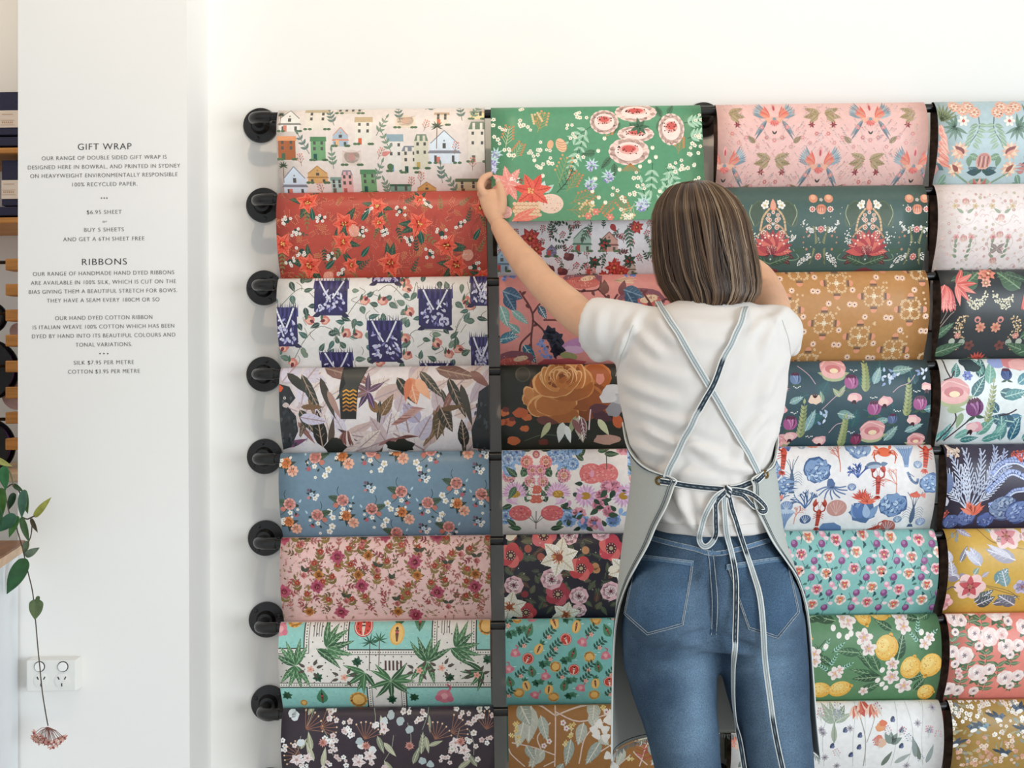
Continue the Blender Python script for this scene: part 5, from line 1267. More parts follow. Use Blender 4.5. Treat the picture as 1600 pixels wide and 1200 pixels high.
def p43(S, g):
    def h(A):
        A(0, 425)
        S.E(-34, 14, 16, 16, 0, '55705a'); S.L(-46, 26, 44, 24, 40, '4f6a54', '8aa484'); S.L(-60, 14, 40, 12, 20, '42584a', '7a947a')
        for k in range(80):
            t = g.uniform(0, 1); X = 6+32*t; Y = 40 + 14*math.sin(t*3) + g.uniform(-8, 8) - 8*(1-t); S.E(X*-1+2, Y, 1.4, None, 0, 'ece4c8')
        for k in range(60):
            t = g.uniform(0, 1); S.E(-38-8*math.sin(t*3)+g.uniform(-7, 7), 68+36*t, 1.3, None, 0, g.choice(('d8b890','e8d4b0','b89468')))
        S.F(-12, 86, 8, 7, 'e09a80', 'c86a58', .5); S.E(-18, 74, 5, None, 0, 'd88a84'); S.E(-18, 75, 2.6, None, 0, '3a4040'); S.F(-46, 99, 5, 6, 'e0988c', 'f0c8b0', .6)
        S.F(-45, 117, 5, 6, 'e0988c', 'f0c8b0', .6); S.E(-53, 108, 5, None, 0, 'b9bfae'); S.E(-37, 109, 5, None, 0, 'a8b0a0'); S.F(-24, 114, 8, 5, '7a4a44', '5a3234', .6)
        S.L(-84, 104, 40, 14, 40, '48664f', '8aa484'); S.L(-80, 128, 50, 18, 20, '48664f', '8aa484'); S.S([(-84,98),(-64,70),(-56,62)], 1.4, '9a8478'); S.S([(-80,90),(-66,60)], 1, '9a8478', 1)
    for cx in (1547, 1690): mir(S, cx, h)
    for cx in (1476, 1616):
        for k in range(13): S.L(cx, 445, 44, 13, -60-k*5+g.uniform(-8, 8), ('d8625c','c24a4c','e8857a')[k % 3], 'f2b0a4')
        for k in range(6): S.L(cx+18, 445, 34, 9, 60-k*28, ('d8625c','e8857a')[k % 2], 'f2b0a4')
    S.star(1540, 430, 12, 7, 'ea9a88', 'f4d0a8', 0, .5); S.star(1541, 442, 9, 7, 'f0b4a0', 'f4d0a8', 20, .5); S.star(1548, 426, 12, 7, 'e8907c', 'f4d0a8', 0, .5)
    for k in range(9): S.L(1540, 566, 18, 5, 10+k*20, 'd0584e'); 
    S.L(1540, 565, 30, 12, 175, '48664f'); S.L(1540, 565, 30, 12, 5, '48664f')
def p44(S, g):
    for x, y, l, wd, a, c in ((1492,590,24,14,75,'4f8080'),(1530,590,34,16,75,'3f6468'),(1535,585,26,14,110,'6a9c94'),(1545,600,36,18,80,'7fb0a0'),(1520,620,38,18,60,'3a6a70'),(1562,612,36,18,-15,'356068'),(1570,620,36,18,15,'4f8a8c'),(1562,645,28,14,130,'3f6478'),(1600,650,38,20,210,'5a86a0'),(1590,660,44,22,170,'3f6478'),(1575,690,44,18,100,'5a8a8c'),(1560,690,36,14,60,'7fb4a8'),(1590,690,40,18,80,'356880'),(1470,690,34,14,40,'6aa49c'),(1480,690,30,12,70,'4f9090'),(1500,686,40,12,30,'7fb4a8'),(1535,680,36,18,50,'6aa090'),(1510,690,30,10,10,'3f8080'),(1545,690,36,12,20,'5a9c94'),(1590,600,34,16,40,'5a90a0')):
        S.L(x, y, l, wd, a, c, 'b8d8d0')
    for P_ in ([(1474,692),(1490,670),(1497,655),(1492,640)],[(1485,690),(1505,670),(1520,655)],[(1478,562),(1480,578),(1486,592)],[(1486,592),(1492,580)],[(1475,594),(1486,590)],[(1565,650),(1580,646),(1590,640)]): S.S(P_, 2.2, '4a343c')
    for k in range(4): S.E(1510+k*5, 566+(k % 2)*7, 8, 6, k*30, '2f4048'); S.blob(1515+k*4, 575, 7, 6, '35484c', g)
    S.F(1512, 587, 8, 6, '7f8ecb', 'a8b4e0', .6); S.blob(1560, 566, 12, 9, '9aa8d8', g); bud(S, 1573, 585, 9, g, '44598a', '5a70a0'); S.blob(1590, 566, 22, 12, 'd8888c', g); S.blob(1595, 570, 16, 9, 'eab0ac', g)
    camel(S, 1490, 614, 25, g); wheat(S, 1546, 660, 62, g, 84, 'b0b48c'); bud(S, 1524, 637, 14, g, '7a3f74', 'b07aa8', -12)
    S.blob(1528, 668, 13, 9, 'e8a4b0', g); S.blob(1525, 668, 9, 7, 'f2c8c8', g); S.L(1524, 672, 10, 5, 240, '3a1a24'); S.L(1524, 672, 10, 5, 280, '3a1a24')
    S.L(1505, 645, 26, 11, -100, '9ab08c'); S.L(1480,640,30,12,0,'a8b890')
def p45(S, g):
    def fan(x, y, l, c, angs, d=3):
        for a in angs:
            S.S([(x, y), (x+l*.6*math.cos(R(a)), y-l*.6*math.sin(R(a))), (x+l*math.cos(R(a+2)), y-l*math.sin(R(a+2)))], 2.3, c)
            for k in range(3, 11):
                u = k/11*l
                for sg in (-1, 1):
                    b = a + sg*26; e = l*.24*(1.1-k/14); X, Y = x+u*math.cos(R(a)), y-u*math.sin(R(a)); S.S([(X, Y), (X+e*math.cos(R(b)), Y-e*math.sin(R(b)))], 1.5, c, 1)
    fan(1518, 800, 100, 'c3cbe2', (94, 108, 78, 122, 64)); fan(1518, 800, 76, 'd6dcee', (136, 46, 100)); fan(1540, 770, 76, 'b4bfe0', (62, 50, 74))
    for P_, wd in (([(1600,712),(1580,720),(1565,726),(1552,740)],11),([(1600,745),(1580,738),(1560,752),(1545,768)],10),([(1600,765),(1585,768),(1570,782),(1550,790)],8),([(1605,730),(1590,722),(1572,722)],8)):
        S.S(P_, wd, '7f92cc'); S.S([(x, y-wd*.2) for x, y in P_], wd*.4, 'a9b8e4')
        for q in catmull(P_, 7): S.E(q[0], q[1]+wd*.36, 1.5, None, 0, 'd8deF4')
    brain(S, 1572, 795, 22, g, '7f92b4', '4a5a84', 'a8b6cc'); brain(S, 1598, 802, 20, g, '7086b8', '42548a', 'a0b4dc'); brain(S, 1517, 812, 15, g, '6a7cb0', '3a4678', '8f9ed0'); brain(S, 1495, 818, 13, g, '5a6ca0', '36426c', '8090c0'); brain(S, 1548, 815, 14, g, '5a6ca8', '36426c', '8a9ad0')
    for k in range(14): S.L(1524, 806, g.uniform(14, 26), 6, 20+k*10, g.choice(('e2604c','ea7a62','f0907a')))
    for x, y, l in ((1476,822,9),(1596,722,7)):
        for a in (70, 100, 125): S.coral(x, y, l, a, 3, 2.6, 'e06a5c', g, 30)
    S.coral(1482, 694, 9, -70, 3, 3, 'f0d0c0', g, 30); S.coral(1478, 690, 10, -50, 3, 3, 'f0dccc', g, 30); S.E(1482, 755, 8, 16, 0, '5f6f98'); S.blob(1479, 785, 6, 7, 'c8c4d4', g)
def p46(S, g):
    for P_ in ([(1475,850),(1500,832),(1530,822)],[(1530,825),(1545,842),(1560,850),(1600,858)],[(1510,905),(1550,920),(1600,935)],[(1540,915),(1580,925),(1600,940)]): S.S(P_, 1.3, '9a7a4a')
    def leafy(x, y, l, wd, a, c, v='e4e2ec'): S.L(x, y, l, wd, a, c, v)
    for x, y, l, wd, a, c in ((1500,878,28,9,65,'6f6a74'),(1532,884,34,18,120,'b4b4c8'),(1528,880,30,12,135,'c9c8d8'),(1586,875,50,22,160,'a9a4b4'),(1580,872,44,10,150,'d0ccd8'),(1558,912,30,22,55,'6f9298'),(1575,918,30,18,110,'7f9ea0'),(1485,880,26,14,110,'b9b4c4'),(1490,905,30,16,100,'a8a0b0'),(1500,905,16,10,150,'c0b8c4'),(1552,835,24,12,100,'a8b49c'),(1530,945,34,18,40,'5f6a68'),(1535,950,30,20,30,'485458'),(1560,948,40,16,20,'6a6a74'),(1595,950,36,20,150,'6f7480'),(1500,828,24,10,-30,'a49cb0'),(1522,898,14,9,60,'8aa090'),(1535,902,14,7,40,'b4a8b8')):
        leafy(x, y, l, wd, a, c)
    S.E(1490, 905, 8, 5, 0, '8a8090'); S.E(1505, 900, 6, 4, 30, '9a90a0')
    for x, y, r, c, c2 in ((1575,838,24,'f4d8d4','e0949a'),(1518,918,25,'f4ccc8','c8555c'),(1478,945,18,'f0b8b8','e09098'),(1600,918,14,'c8bcd0','a094b4'),(1612,840,16,'f4d8d4','e0949a')):
        for k in range(6): S.E(x+r*.5*math.cos(k*1.05), y+r*.38*math.sin(k*1.05), r*.52, r*.42, k*60, c)
        for k in range(5): S.L(x, y, r*.75, r*.42, k*72+20, c2)
        S.E(x, y, r*.14, None, 0, 'c88a60')
        for k in range(6): S.S([(x, y), (x+r*.3*math.cos(k), y+r*.3*math.sin(k))], .8, '9a5a60', 1)
    for x, y in ((1495,848),(1490,842),(1497,842)): S.L(x, y, 10, 5, g.uniform(0, 180), '8a8f88')
    S.S([(1480,925),(1490,918),(1496,920)], 2, '6a5f70')
def p47(S, g):
    for x, y in ((1517,965),(1497,985),(1513,1040),(1540,1030),(1580,1030),(1545,1075),(1505,1070),(1570,975),(1590,1070),(1535,970),(1560,1050),(1487,1010),(1520,1000)):
        S.S([(x, y+12), (x+2, y), (x-1, y-12)], 1, '7a5a50')
        for k in range(3): S.L(x, y+8-k*8, 15, 7, 10+k*14, '6a7f5c', 'a8b898'); S.L(x, y+8-k*8, 14, 7, 160-k*10, '56704e', 'a8b898')
    def rose(x, y, r):
        S.L(x, y+r*.7, r, r*.5, 230, '4a6448'); S.L(x, y+r*.7, r, r*.5, 290, '56704e')
        for k in range(7): S.E(x+r*.5*math.cos(k*.9), y+r*.5*math.sin(k*.9), r*.54, None, 0, 'f2d4d0' if k % 2 else 'f8e6e0')
        for k in range(5): S.E(x+r*.28*math.cos(k*1.25+.4), y+r*.28*math.sin(k*1.25+.4), r*.36, None, 0, 'fbeeea' if k % 2 else 'f0d8d4')
        S.E(x, y, r*.18, None, 0, '8a7a84')
        for k in range(6): S.E(x+r*.24*math.cos(k*1.05), y+r*.24*math.sin(k*1.05), .8, None, 0, '6a5a60')
    for x, y, r in ((1560,958,14),(1577,955,11),(1578,972,7),(1524,955,10),(1545,995,15),(1523,990,11),(1529,1009,7),(1495,968,12),(1505,971,9),(1493,988,6),(1507,1024,14),(1488,1018,10),(1493,1038,7),(1571,1010,13),(1590,1008,10),(1578,1023,7),(1529,1053,14),(1548,1047,10),(1541,1066,7),(1575,1062,13),(1594,1058,10),(1586,1076,7),(1490,1082,12),(1505,1085,10),(1600,980,11),(1566,990,9),(1531,1086,8)): rose(x, y, r)
    for x, y in ((1503,1060),(1565,992),(1500,1050)): S.tiny(x, y, 6, 'f4d0cc', 'd8908c')
def p48(S, g):
    for k in range(70):
        x, y = g.uniform(1482, 1615), g.uniform(1094, 1202); S.L(x, y, g.uniform(8, 16), g.uniform(3, 6), g.uniform(0, 360), g.choice(('8f9488','a49a80','7a8488','b0a078','9a8a5c')))
    for cx, cy in ((1545,1108),(1548,1098),(1527,1124),(1585,1105),(1575,1096),(1495,1130),(1505,1118),(1590,1120),(1557,1146),(1570,1135),(1535,1160),(1500,1170),(1575,1165),(1530,1190),(1600,1150),(1490,1105),(1520,1100),(1560,1190),(1510,1195),(1595,1185),(1540,1175)):
        pink = cy > 1150
        for k in range(7): S.tiny(cx+g.gauss(0, 8), cy+g.gauss(0, 6), g.uniform(2, 4.4), g.choice(('e4b8a0','d8a08a','f0d8c8') if pink else ('f4ece0','fbf6ee','ead8cc')), 'c8a078', 5, g.uniform(0, 72))
    def bird(x, y, f, c):
        S.at(x, y, 1, 0, f); S.E(0, 0, 8, 4.6, 20, c); S.E(7, -3, 3.6, None, 0, c); S.E(1, 3, 6, 2.8, 20, 'eeeae2'); S.L(-5, -2, 16, 5, 160, '36414e'); S.L(0, -1, 12, 6, 130, '3a4656'); S.P([(10, -4), (14, -3), (10, -2)], '4a3a30'); S.at()
    for x, y, f, c in ((1522,1138,-1,'46566a'),(1560,1122,1,'5a6a80'),(1537,1094,1,'46566a'),(1493,1162,-1,'3f4c5c'),(1570,1178,1,'46566a'),(1535,1136,1,'7a94a0'),(1596,1110,-1,'5a6a80'),(1600,1140,1,'46566a')): bird(x, y, f, c)

# ------------------------------------------------------------------ hang the papers
LX = {(1,1):(433,757),(1,2):(432.5,760),(1,3):(433,761),(1,4):(437,764),(1,5):(436.5,764),(1,6):(438,766),(1,7):(436,766),(1,8):(440,771),
      (2,1):(767,1096),(2,2):(776,1104),(2,3):(780,1108),(2,4):(782,1110),(2,5):(784,1112),(2,6):(787,1115),(2,7):(789.5,1118),(2,8):(794,1123),
      (3,1):(1120,1448),(3,2):(1118,1447.5),(3,3):(1121,1450),(3,4):(1123,1452),(3,5):(1128,1459.5),(3,6):(1134,1464),(3,7):(1138,1468.5),(3,8):(1141,1472),
      (4,1):(1463.5,1793),(4,2):(1463,1793),(4,3):(1468,1798),(4,4):(1467.5,1797),(4,5):(1477,1807),(4,6):(1479,1809),(4,7):(1481,1811),(4,8):(1486,1816)}
PAPERS = {
 (1,1):('f1e2d8', p11, 'cream wrapping paper printed with small houses, palms and leaf sprigs'),
 (1,2):('bd4c3e', p12, 'red wrapping paper printed with poinsettias, white berries and gold twigs'),
 (1,3):('efe9e3', p13, 'white wrapping paper with square navy protea heads and coral blooms'),
 (1,4):('e9dfdd', p14, 'pale wrapping paper with black cockatoos and big dark tropical leaves'),
 (1,5):('7690a2', p15, 'dusty blue wrapping paper with rows of small pink and orange posies'),
 (1,6):('edc3bc', p16, 'pink wrapping paper with burgundy star flowers and brown sprigs'),
 (1,7):('eee7de', p17, 'white and aqua wrapping paper with green palms round swimming pools'),
 (1,8):('3a2e38', p18, 'dark plum wrapping paper with white blossom and grey gum leaves'),
 (2,1):('5c9a74', p21, 'green wrapping paper with red poinsettia and pink gum blossom, lifted by the woman'),
 (2,2):('e6e2e4', p22, 'white wrapping paper with houses, wreath and red flowers under the green sheet'),
 (2,3):('e2948c', p23, 'salmon pink wrapping paper with teal leaves and maroon twigs behind her arm'),
 (2,4):('24261f', p24, 'dark wrapping paper with one huge burnt orange rose'),
 (2,5):('f0e6e0', p25, 'cream wrapping paper with mirrored lilac daisies and coral pompom flowers'),
 (2,6):('25222f', p26, 'midnight wrapping paper with red poppies and large white star flowers'),
 (2,7):('82c4be', p27, 'aqua wrapping paper scattered with tiny swimmers on fruit floats'),
 (2,8):('a4713c', p28, 'caramel brown wrapping paper with pale grey gum leaves and branches'),
 (3,1):('f0c2ba', p31, 'pale pink wrapping paper with mirrored pairs of grey and coral birds'),
 (3,2):('48605a', p32, 'dark green wrapping paper with red waratah heads beside her hair'),
 (3,3):('c08a52', p33, 'mustard tan wrapping paper with ring flowers and round medallions'),
 (3,4):('36505a', p34, 'deep teal wrapping paper with pink camellias, purple buds and wheat ears'),
 (3,5):('f0ecec', p35, 'white wrapping paper with blue corals, lobsters, crab and shells'),
 (3,6):('8cc4be', p36, 'light turquoise wrapping paper with coral and white pansies'),
 (3,7):('5f8a62', p37, 'green wrapping paper with yellow lemons and white blossom'),
 (3,8):('eeeceb', p38, 'white wrapping paper with fine watercolour wildflowers at lower right'),
 (4,1):('b9ccd0', p41, 'pale blue wrapping paper with coral banksias in the top right corner'),
 (4,2):('f0e2de', p42, 'blush white wrapping paper with tiny faint flowers at the right edge'),
 (4,3):('35393c', p43, 'charcoal wrapping paper with red waratahs and cream dotted sprays at right edge'),
 (4,4):('e6ecec', p44, 'white wrapping paper with large teal leaves and a pink camellia'),
 (4,5):('3a3346', p45, 'dark purple wrapping paper with white fan coral and octopus arms'),
 (4,6):('d4aa4e', p46, 'mustard yellow wrapping paper with pink flowers and grey leaves'),
 (4,7):('e6897c', p47, 'coral pink wrapping paper with white roses at the right edge'),
 (4,8):('a98544', p48, 'ochre wrapping paper with small blue birds and white blossom'),
}
M['reverse'] = mat('paper_reverse', '6a5245', 0.6, var=0.55, scale=55)
for (c, r), (ground, fn, label) in PAPERS.items():
    bz = BAR_Z[r-1]
    prof = GREEN_PROF if (c, r) == (2, 1) else PROF
    xl = at(LX[c, r][0], BAR_PX[r-1] + 14, BAR_Y - 0.026).x; xr = at(LX[c, r][1], BAR_PX[r-1] + 14, BAR_Y - 0.026).x
    S = Sheet(bz, xl, xr, prof, 0, 0)
    if (c, r) == (2, 1): S.yplane = BAR_Y - 0.05
    g = random.Random(c*100 + r)
    fn(S, g); S.at()
    if c == 2 and r > 2: S.repeat(190, 980, 1130)
    if c == 3 and r > 3: S.repeat(-222, 1100, 1225)
    if c == 4: S.repeat(138, 1606, 1740)
    S.build('wrapping_paper', ground, label)
# ------------------------------------------------------------------ the woman lifting the green sheet
YC = -0.58
def prow(py, L, R, yc, hf, hb, n=40, e=1.0):
    """one body cross-section, from its silhouette in the photo; e < 1 squares it off"""
    l, r = at(L, py, yc), at(R, py, yc)
    c = (l + r)/2; hw = (r.x - l.x)/2
    return wrow(c.x, c.z, hw, yc, hf, hb, n, e)
def wrow(cx, z, hw, yc, hf, hb, n=40, e=1.0):
    out = []
    for k in range(n):
        a = 2*math.pi*k/n; ca, sa = math.cos(a), math.sin(a)
        x = math.copysign(abs(ca)**e, ca)*hw; y = math.copysign(abs(sa)**e, sa)*(hf if sa > 0 else hb)
        out.append(Vector((cx + x, yc + y, z)))
    return out
def loft(rows):
    vs, fs = [], []; n = len(rows[0]); m = len(rows)
    for r in rows: vs += r
    for i in range(m-1):
        for k in range(n):
            k2 = (k+1) % n; fs.append((i*n+k, i*n+k2, (i+1)*n+k2, (i+1)*n+k))
    fs.append(tuple(range(n-1, -1, -1))); fs.append(tuple(range((m-1)*n, m*n)))
    return vs, fs
def ball(c, rx, ry, rz, rot=None, n=20, m=14):
    vs, fs = [], []
    for i in range(m+1):
        t = math.pi*i/m
        for k in range(n):
            a = 2*math.pi*k/n
            v = Vector((rx*math.sin(t)*math.cos(a), ry*math.sin(t)*math.sin(a), rz*math.cos(t)))
            if rot: v = rot @ v
            vs.append(Vector(c) + v)
    for i in range(m):
        for k in range(n):
            k2 = (k+1) % n; fs.append((i*n+k, i*n+k2, (i+1)*n+k2, (i+1)*n+k))
    return vs, fs
def limb(pts, rad, sub=5, n=18):
    P = catmull(pts, sub); rr = catmull([(r,) for r in rad], sub)
    return tube_geo([Vector(p) for p in P], [max(float(r[0]), .002) for r in rr], n)
def fuse(name, parts, voxel, smooth, parent, m, factor=.5):
    """weld overlapping lofts into one continuous surface"""
    v, f = join_geo(parts)
    o = from_py(name, v, f, m); fix_normals(o)
    md = o.modifiers.new('weld', 'REMESH'); md.mode = 'VOXEL'; md.voxel_size = voxel; md.use_smooth_shade = True
    if smooth:
        s = o.modifiers.new('soft', 'SMOOTH'); s.iterations = smooth; s.factor = factor
    dg = bpy.context.evaluated_depsgraph_get()
    me = bpy.data.meshes.new_from_object(o.evaluated_get(dg))
    bpy.data.objects.remove(o)
    me.name = name
    for mm in list(me.materials): pass
    o = bpy.data.objects.new(name, me); COL.objects.link(o)
    if not len(me.materials): me.materials.append(m)
    me.polygons.foreach_set('use_smooth', [True]*len(me.polygons))
    o.parent = parent; o.matrix_parent_inverse = Matrix.Translation(-Vector(parent.location))
    return o
def co_array(me):
    a = np.empty(len(me.vertices)*3); me.vertices.foreach_get('co', a); return a.reshape(-1, 3)
def no_array(me):
    a = np.empty(len(me.vertices)*3); me.vertices.foreach_get('normal', a); return a.reshape(-1, 3)
CR = np.array(cam_rot)
def pix_array(co):
    q = (co - np.array(CAM_LOC)) @ CR
    return PX0 - FPX*q[:, 0]/q[:, 2], PY0 + FPX*q[:, 1]/q[:, 2]
def creases(o, lines, gain=1.0, backonly=True):
    """cloth folds: each (x1, y1, x2, y2, width px, height mm) is a soft ridge or valley along a line"""
    me = o.data; co, no = co_array(me), no_array(me)
    px_, py_ = pix_array(co); d = np.zeros(len(co))
    for x1, y1, x2, y2, wd, h in lines:
        vx, vy = x2-x1, y2-y1; l2 = vx*vx+vy*vy
        t = ((px_-x1)*vx + (py_-y1)*vy)/l2
        tc = np.clip(t, 0, 1)
        bow = np.sin(np.pi*tc)*.06*math.sqrt(l2)
        nx, ny = -vy/math.sqrt(l2), vx/math.sqrt(l2)
        dd = np.hypot(px_ - (x1+vx*tc) - nx*bow, py_ - (y1+vy*tc) - ny*bow)
        prof = np.exp(-(dd/wd)**2) - .45*np.exp(-((dd-1.9*wd)/wd)**2)
        d += gain*h*.001*prof*np.clip(np.sin(np.pi*np.clip(t*.86+.07, 0, 1))*1.3, 0, 1)
    if backonly: d *= np.clip(-no[:, 1]*2.2+.2, 0, 1)
    co = co + no*d[:, None]
    me.vertices.foreach_set('co', co.ravel()); me.update()
def wobble(o, amp, freq):
    me = o.data; co, no = co_array(me), no_array(me)
    d = np.array([noise.noise(Vector(c)*freq) for c in co])*amp
    me.vertices.foreach_set('co', (co + no*d[:, None]).ravel()); me.update()

M['skin'] = mat('skin', 'e2b190', 0.5, var=0.05, scale=30, sub=0.12, spec=0.35, bump=0.03, bscale=300)
M['hair'] = mat('brown_hair', None, 0.36, var=0.05, scale=30, attr=True, spec=0.5)
M['tee'] = mat('white_cotton', 'e3ddd8', 0.85, var=0.012, scale=40, bump=0.10, bscale=900, spec=0.2)
M['denim'] = mat('blue_denim', None, 0.85, var=0.34, scale=520, attr=True, bump=0.25, bscale=900, spec=0.15)
M['stitch'] = mat('denim_seam', 'a8adb0', 0.8, var=0.3, scale=300)
M['apron'] = mat('pale_grey_chambray', 'b6b9b4', 0.85, var=0.05, scale=500, bump=0.12, bscale=900, spec=0.15)
M['tape'] = mat('striped_tape', None, 0.8, var=0.12, scale=700, attr=True, spec=0.2)
M['brass'] = mat('brass', '7a6136', 0.35, metal=0.9, var=0.1)
M['darkstitch'] = mat('dark_stitching', '4c5660', 0.8, var=0.3, scale=500)
M['eye'] = mat('eye_white', 'eceae4', 0.2)
M['shoe'] = mat('white_canvas', 'e6e3dd', 0.8)

FOOT = at(1110, 1200, YC); FOOT.z = 0
PN = empty('person', FOOT, 'woman with brown bob, white t-shirt, jeans and pale apron reaching up to the green paper', 'person')

# ---- jeans
hip_rows = [prow(822,1024,1204,YC,.090,.088), prow(840,1014,1212,YC,.094,.094), prow(865,1002,1222,YC,.098,.102), prow(900,986,1240,YC,.100,.112),
            prow(940,975,1252,YC,.100,.118), prow(975,971,1258,YC,.097,.112), prow(1003,971,1260,YC,.09,.098)]
def leg_rows(px_rows, wr):
    r = [prow(py, L, R_, YC + .003, hf, hb) for py, L, R_, hf, hb in px_rows]
    return r + [wrow(*q) for q in wr]
LL = leg_rows([(960,974,1118,.088,.10),(1000,971,1119,.09,.098),(1040,974,1119,.09,.09),(1080,986,1120,.086,.084),(1120,1000,1121,.082,.08),(1160,1012,1124,.078,.077),(1200,1023,1127,.072,.072)],
              [])
cxl = at(1075, 1200, YC).x; cxr = at(1222, 1200, YC).x
LL += [wrow(cxl+.005, .42, .060, YC, .062, .066), wrow(cxl+.01, .34, .058, YC-.005, .055, .068), wrow(cxl+.012, .22, .050, YC-.01, .048, .055), wrow(cxl+.012, .09, .046, YC-.01, .046, .05)]
RL = leg_rows([(960,1112,1256,.088,.10),(1000,1116,1260,.09,.098),(1040,1124,1261,.09,.09),(1080,1135,1263,.086,.084),(1120,1147,1265,.082,.08),(1160,1158,1268,.078,.077),(1200,1167,1271,.072,.072)], [])
RL += [wrow(cxr+.003, .42, .060, YC, .062, .066), wrow(cxr+.006, .34, .058, YC-.005, .055, .068), wrow(cxr+.006, .22, .050, YC-.01, .048, .055), wrow(cxr+.006, .09, .046, YC-.01, .046, .05)]
def px_ball(px_, py, y, rx, ry, rz): return ball(at(px_, py, y), rx, ry, rz)
JE = fuse('jeans', [loft(hip_rows), loft(LL), loft(RL), px_ball(1047, 948, YC-.055, .086, .082, .088), px_ball(1183, 946, YC-.055, .086, .082, .088)], .006, 6, PN, M['denim'])
creases(JE, [(1115,862,1117,1000,7,-7),(1113,985,1035,1018,6,-6),(1117,985,1190,1016,6,-5),(1110,1010,1000,1006,7,3),(990,1030,1112,1024,6,-3.5),(1120,1012,1240,1006,7,3),(1135,1030,1250,1020,6,-3),
   (985,1048,1105,1042,5,-2.5),(1140,1052,1255,1038,5,-2.5),(1010,1085,1110,1060,6,2),(1150,1090,1250,1060,6,2),(1075,905,1110,870,6,-2),(1010,900,985,1000,8,1.5),(1240,900,1250,1000,8,1.5),(1030,1150,1115,1120,7,-2.5),(1165,1160,1260,1120,7,-2.5),(1040,1180,1118,1165,6,2.2)])
wobble(JE, .0018, 22)
me = JE.data; co = co_array(me); qx, qy = pix_array(co)
f = np.zeros(len(co))
for x, y, rx, ry, s in ((1045,940,50,60,.5),(1185,940,50,60,.6),(1090,1090,28,120,.55),(1060,1180,40,60,.3),(1205,1080,40,130,.55),(1220,1180,40,60,.3),(1060,1045,50,18,.25),(1190,1040,50,18,.3),(1112,840,90,16,.15)):
    f += s*np.exp(-((qx-x)/rx)**2-((qy-y)/ry)**2)
nz = np.array([noise.noise(Vector(c)*9) + .6*noise.noise(Vector(c)*40) for c in co])
f = np.clip(f + .12*nz, 0, 1)
d0, d1 = np.array(lin('384b60')), np.array(lin('7f9ab2'))
cols = d0[None]*(1-f[:, None]) + d1[None]*f[:, None]
ca = me.color_attributes.new('Col', 'FLOAT_COLOR', 'POINT'); ca.data.foreach_set('color', cols.astype(np.float32).ravel())

# ---- t-shirt
tee_rows = [prow(828,1021,1206,YC,.108,.108), prow(815,1017,1207,YC,.113,.115), prow(790,1009,1205,YC,.113,.116), prow(745,998,1202,YC,.108,.110), prow(700,985,1210,YC,.108,.110), prow(650,973,1222,YC,.112,.114),
            prow(600,964,1231,YC,.116,.118), prow(560,962,1234,YC,.116,.118), prow(525,966,1234,YC,.108,.112), prow(502,975,1226,YC,.094,.098), prow(487,1000,1208,YC,.078,.080), prow(476,1040,1178,YC,.062,.062), prow(467,1062,1156,YC,.052,.052)]
sl = limb([at(1005,528,-.585), at(975,520,-.57), at(945,511,-.555), at(920,506,-.54)], [.064,.063,.059,.0565], 4, 24)
sr = limb([at(1185,525,-.60), at(1206,521,-.58), at(1215,518,-.53), at(1216,517,-.48)], [.062,.058,.052,.050], 4, 24)
TE = fuse('t_shirt', [loft(tee_rows), sl, sr, px_ball(1012, 502, -.585, .05, .05, .03), px_ball(1195, 500, -.585, .045, .05, .03), px_ball(1238, 538, -.545, .018, .03, .026), px_ball(937, 545, -.545, .028, .035, .028)], .0055, 7, PN, M['tee'])
creases(TE, [(1002,482,960,600,7,3.5),(985,500,1040,560,8,3),(965,590,1060,628,9,3.5),(975,625,1095,665,9,3),(990,560,1075,590,10,2.4),(1000,665,1080,700,8,4.5),(985,690,1060,712,7,3.5),(1075,690,1135,712,8,6),(1100,715,1180,735,8,5),
   (1060,712,1030,760,8,4),(1060,768,1092,830,8,6),(1040,770,1060,812,7,-5),(1205,640,1150,720,9,4.5),(1215,670,1180,735,8,4),(1205,600,1140,665,11,2.6),(1195,770,1150,800,9,4),(1165,795,1205,815,8,4),(1080,780,1150,818,9,3.6),
   (1020,800,1080,818,7,3),(1225,560,1190,640,9,3.5),(1230,480,1190,560,8,4),(1215,490,1170,530,8,3),(1060,500,1160,506,9,2.4),(1075,520,1150,530,10,2),(940,480,935,545,9,2.4),(1020,490,1065,540,8,2.4),(1090,600,1140,560,11,1.8),(1050,735,1130,742,9,3),(1140,750,1190,765,8,3.5),(960,575,985,520,5,-2.4)], 1.7)
wobble(TE, .0022, 13)
def hit_tree(objs):
    vs, fs = [], []
    for o in objs:
        n0 = len(vs); vs += [v.co.copy() for v in o.data.vertices]; fs += [tuple(i+n0 for i in p.vertices) for p in o.data.polygons]
    return BVHTree.FromPolygons(vs, fs)
TREE = hit_tree([TE, JE])
def hit(px_, py, off=.002, tree=None, fall=YC):
    d = ray(px_, py).normalized()
    p, n, i, dist = (tree or TREE).ray_cast(CAM_LOC, d)
    if p is None: return at(px_, py, fall), Vector((0, -1, 0))
    if n.dot(d) > 0: n = -n
    return p + n*off, n
# seams of the shirt
def seam(name, pts, r, m, parent, off=.0006, tree=None, sub=6):
    P = [hit(x, y, off, tree)[0] for x, y in catmull(pts, sub)]
    v, f = tube_geo(P, r, 6); return from_py(name, v, f, m, parent, True)
M['teeseam'] = mat('cotton_seam', 'd6d2ca', 0.9)
seam('sleeve_seam', [(990,508),(980,535),(970,560),(962,588)], .0011, M['teeseam'], TE, .0002)
seam('sleeve_seam', [(1222,500),(1232,530),(1236,556)], .0011, M['teeseam'], TE, .0002)
seam('hem', [(1026,816),(1060,819),(1110,821),(1160,820),(1202,815)], .0009, M['teeseam'], TE, .0)

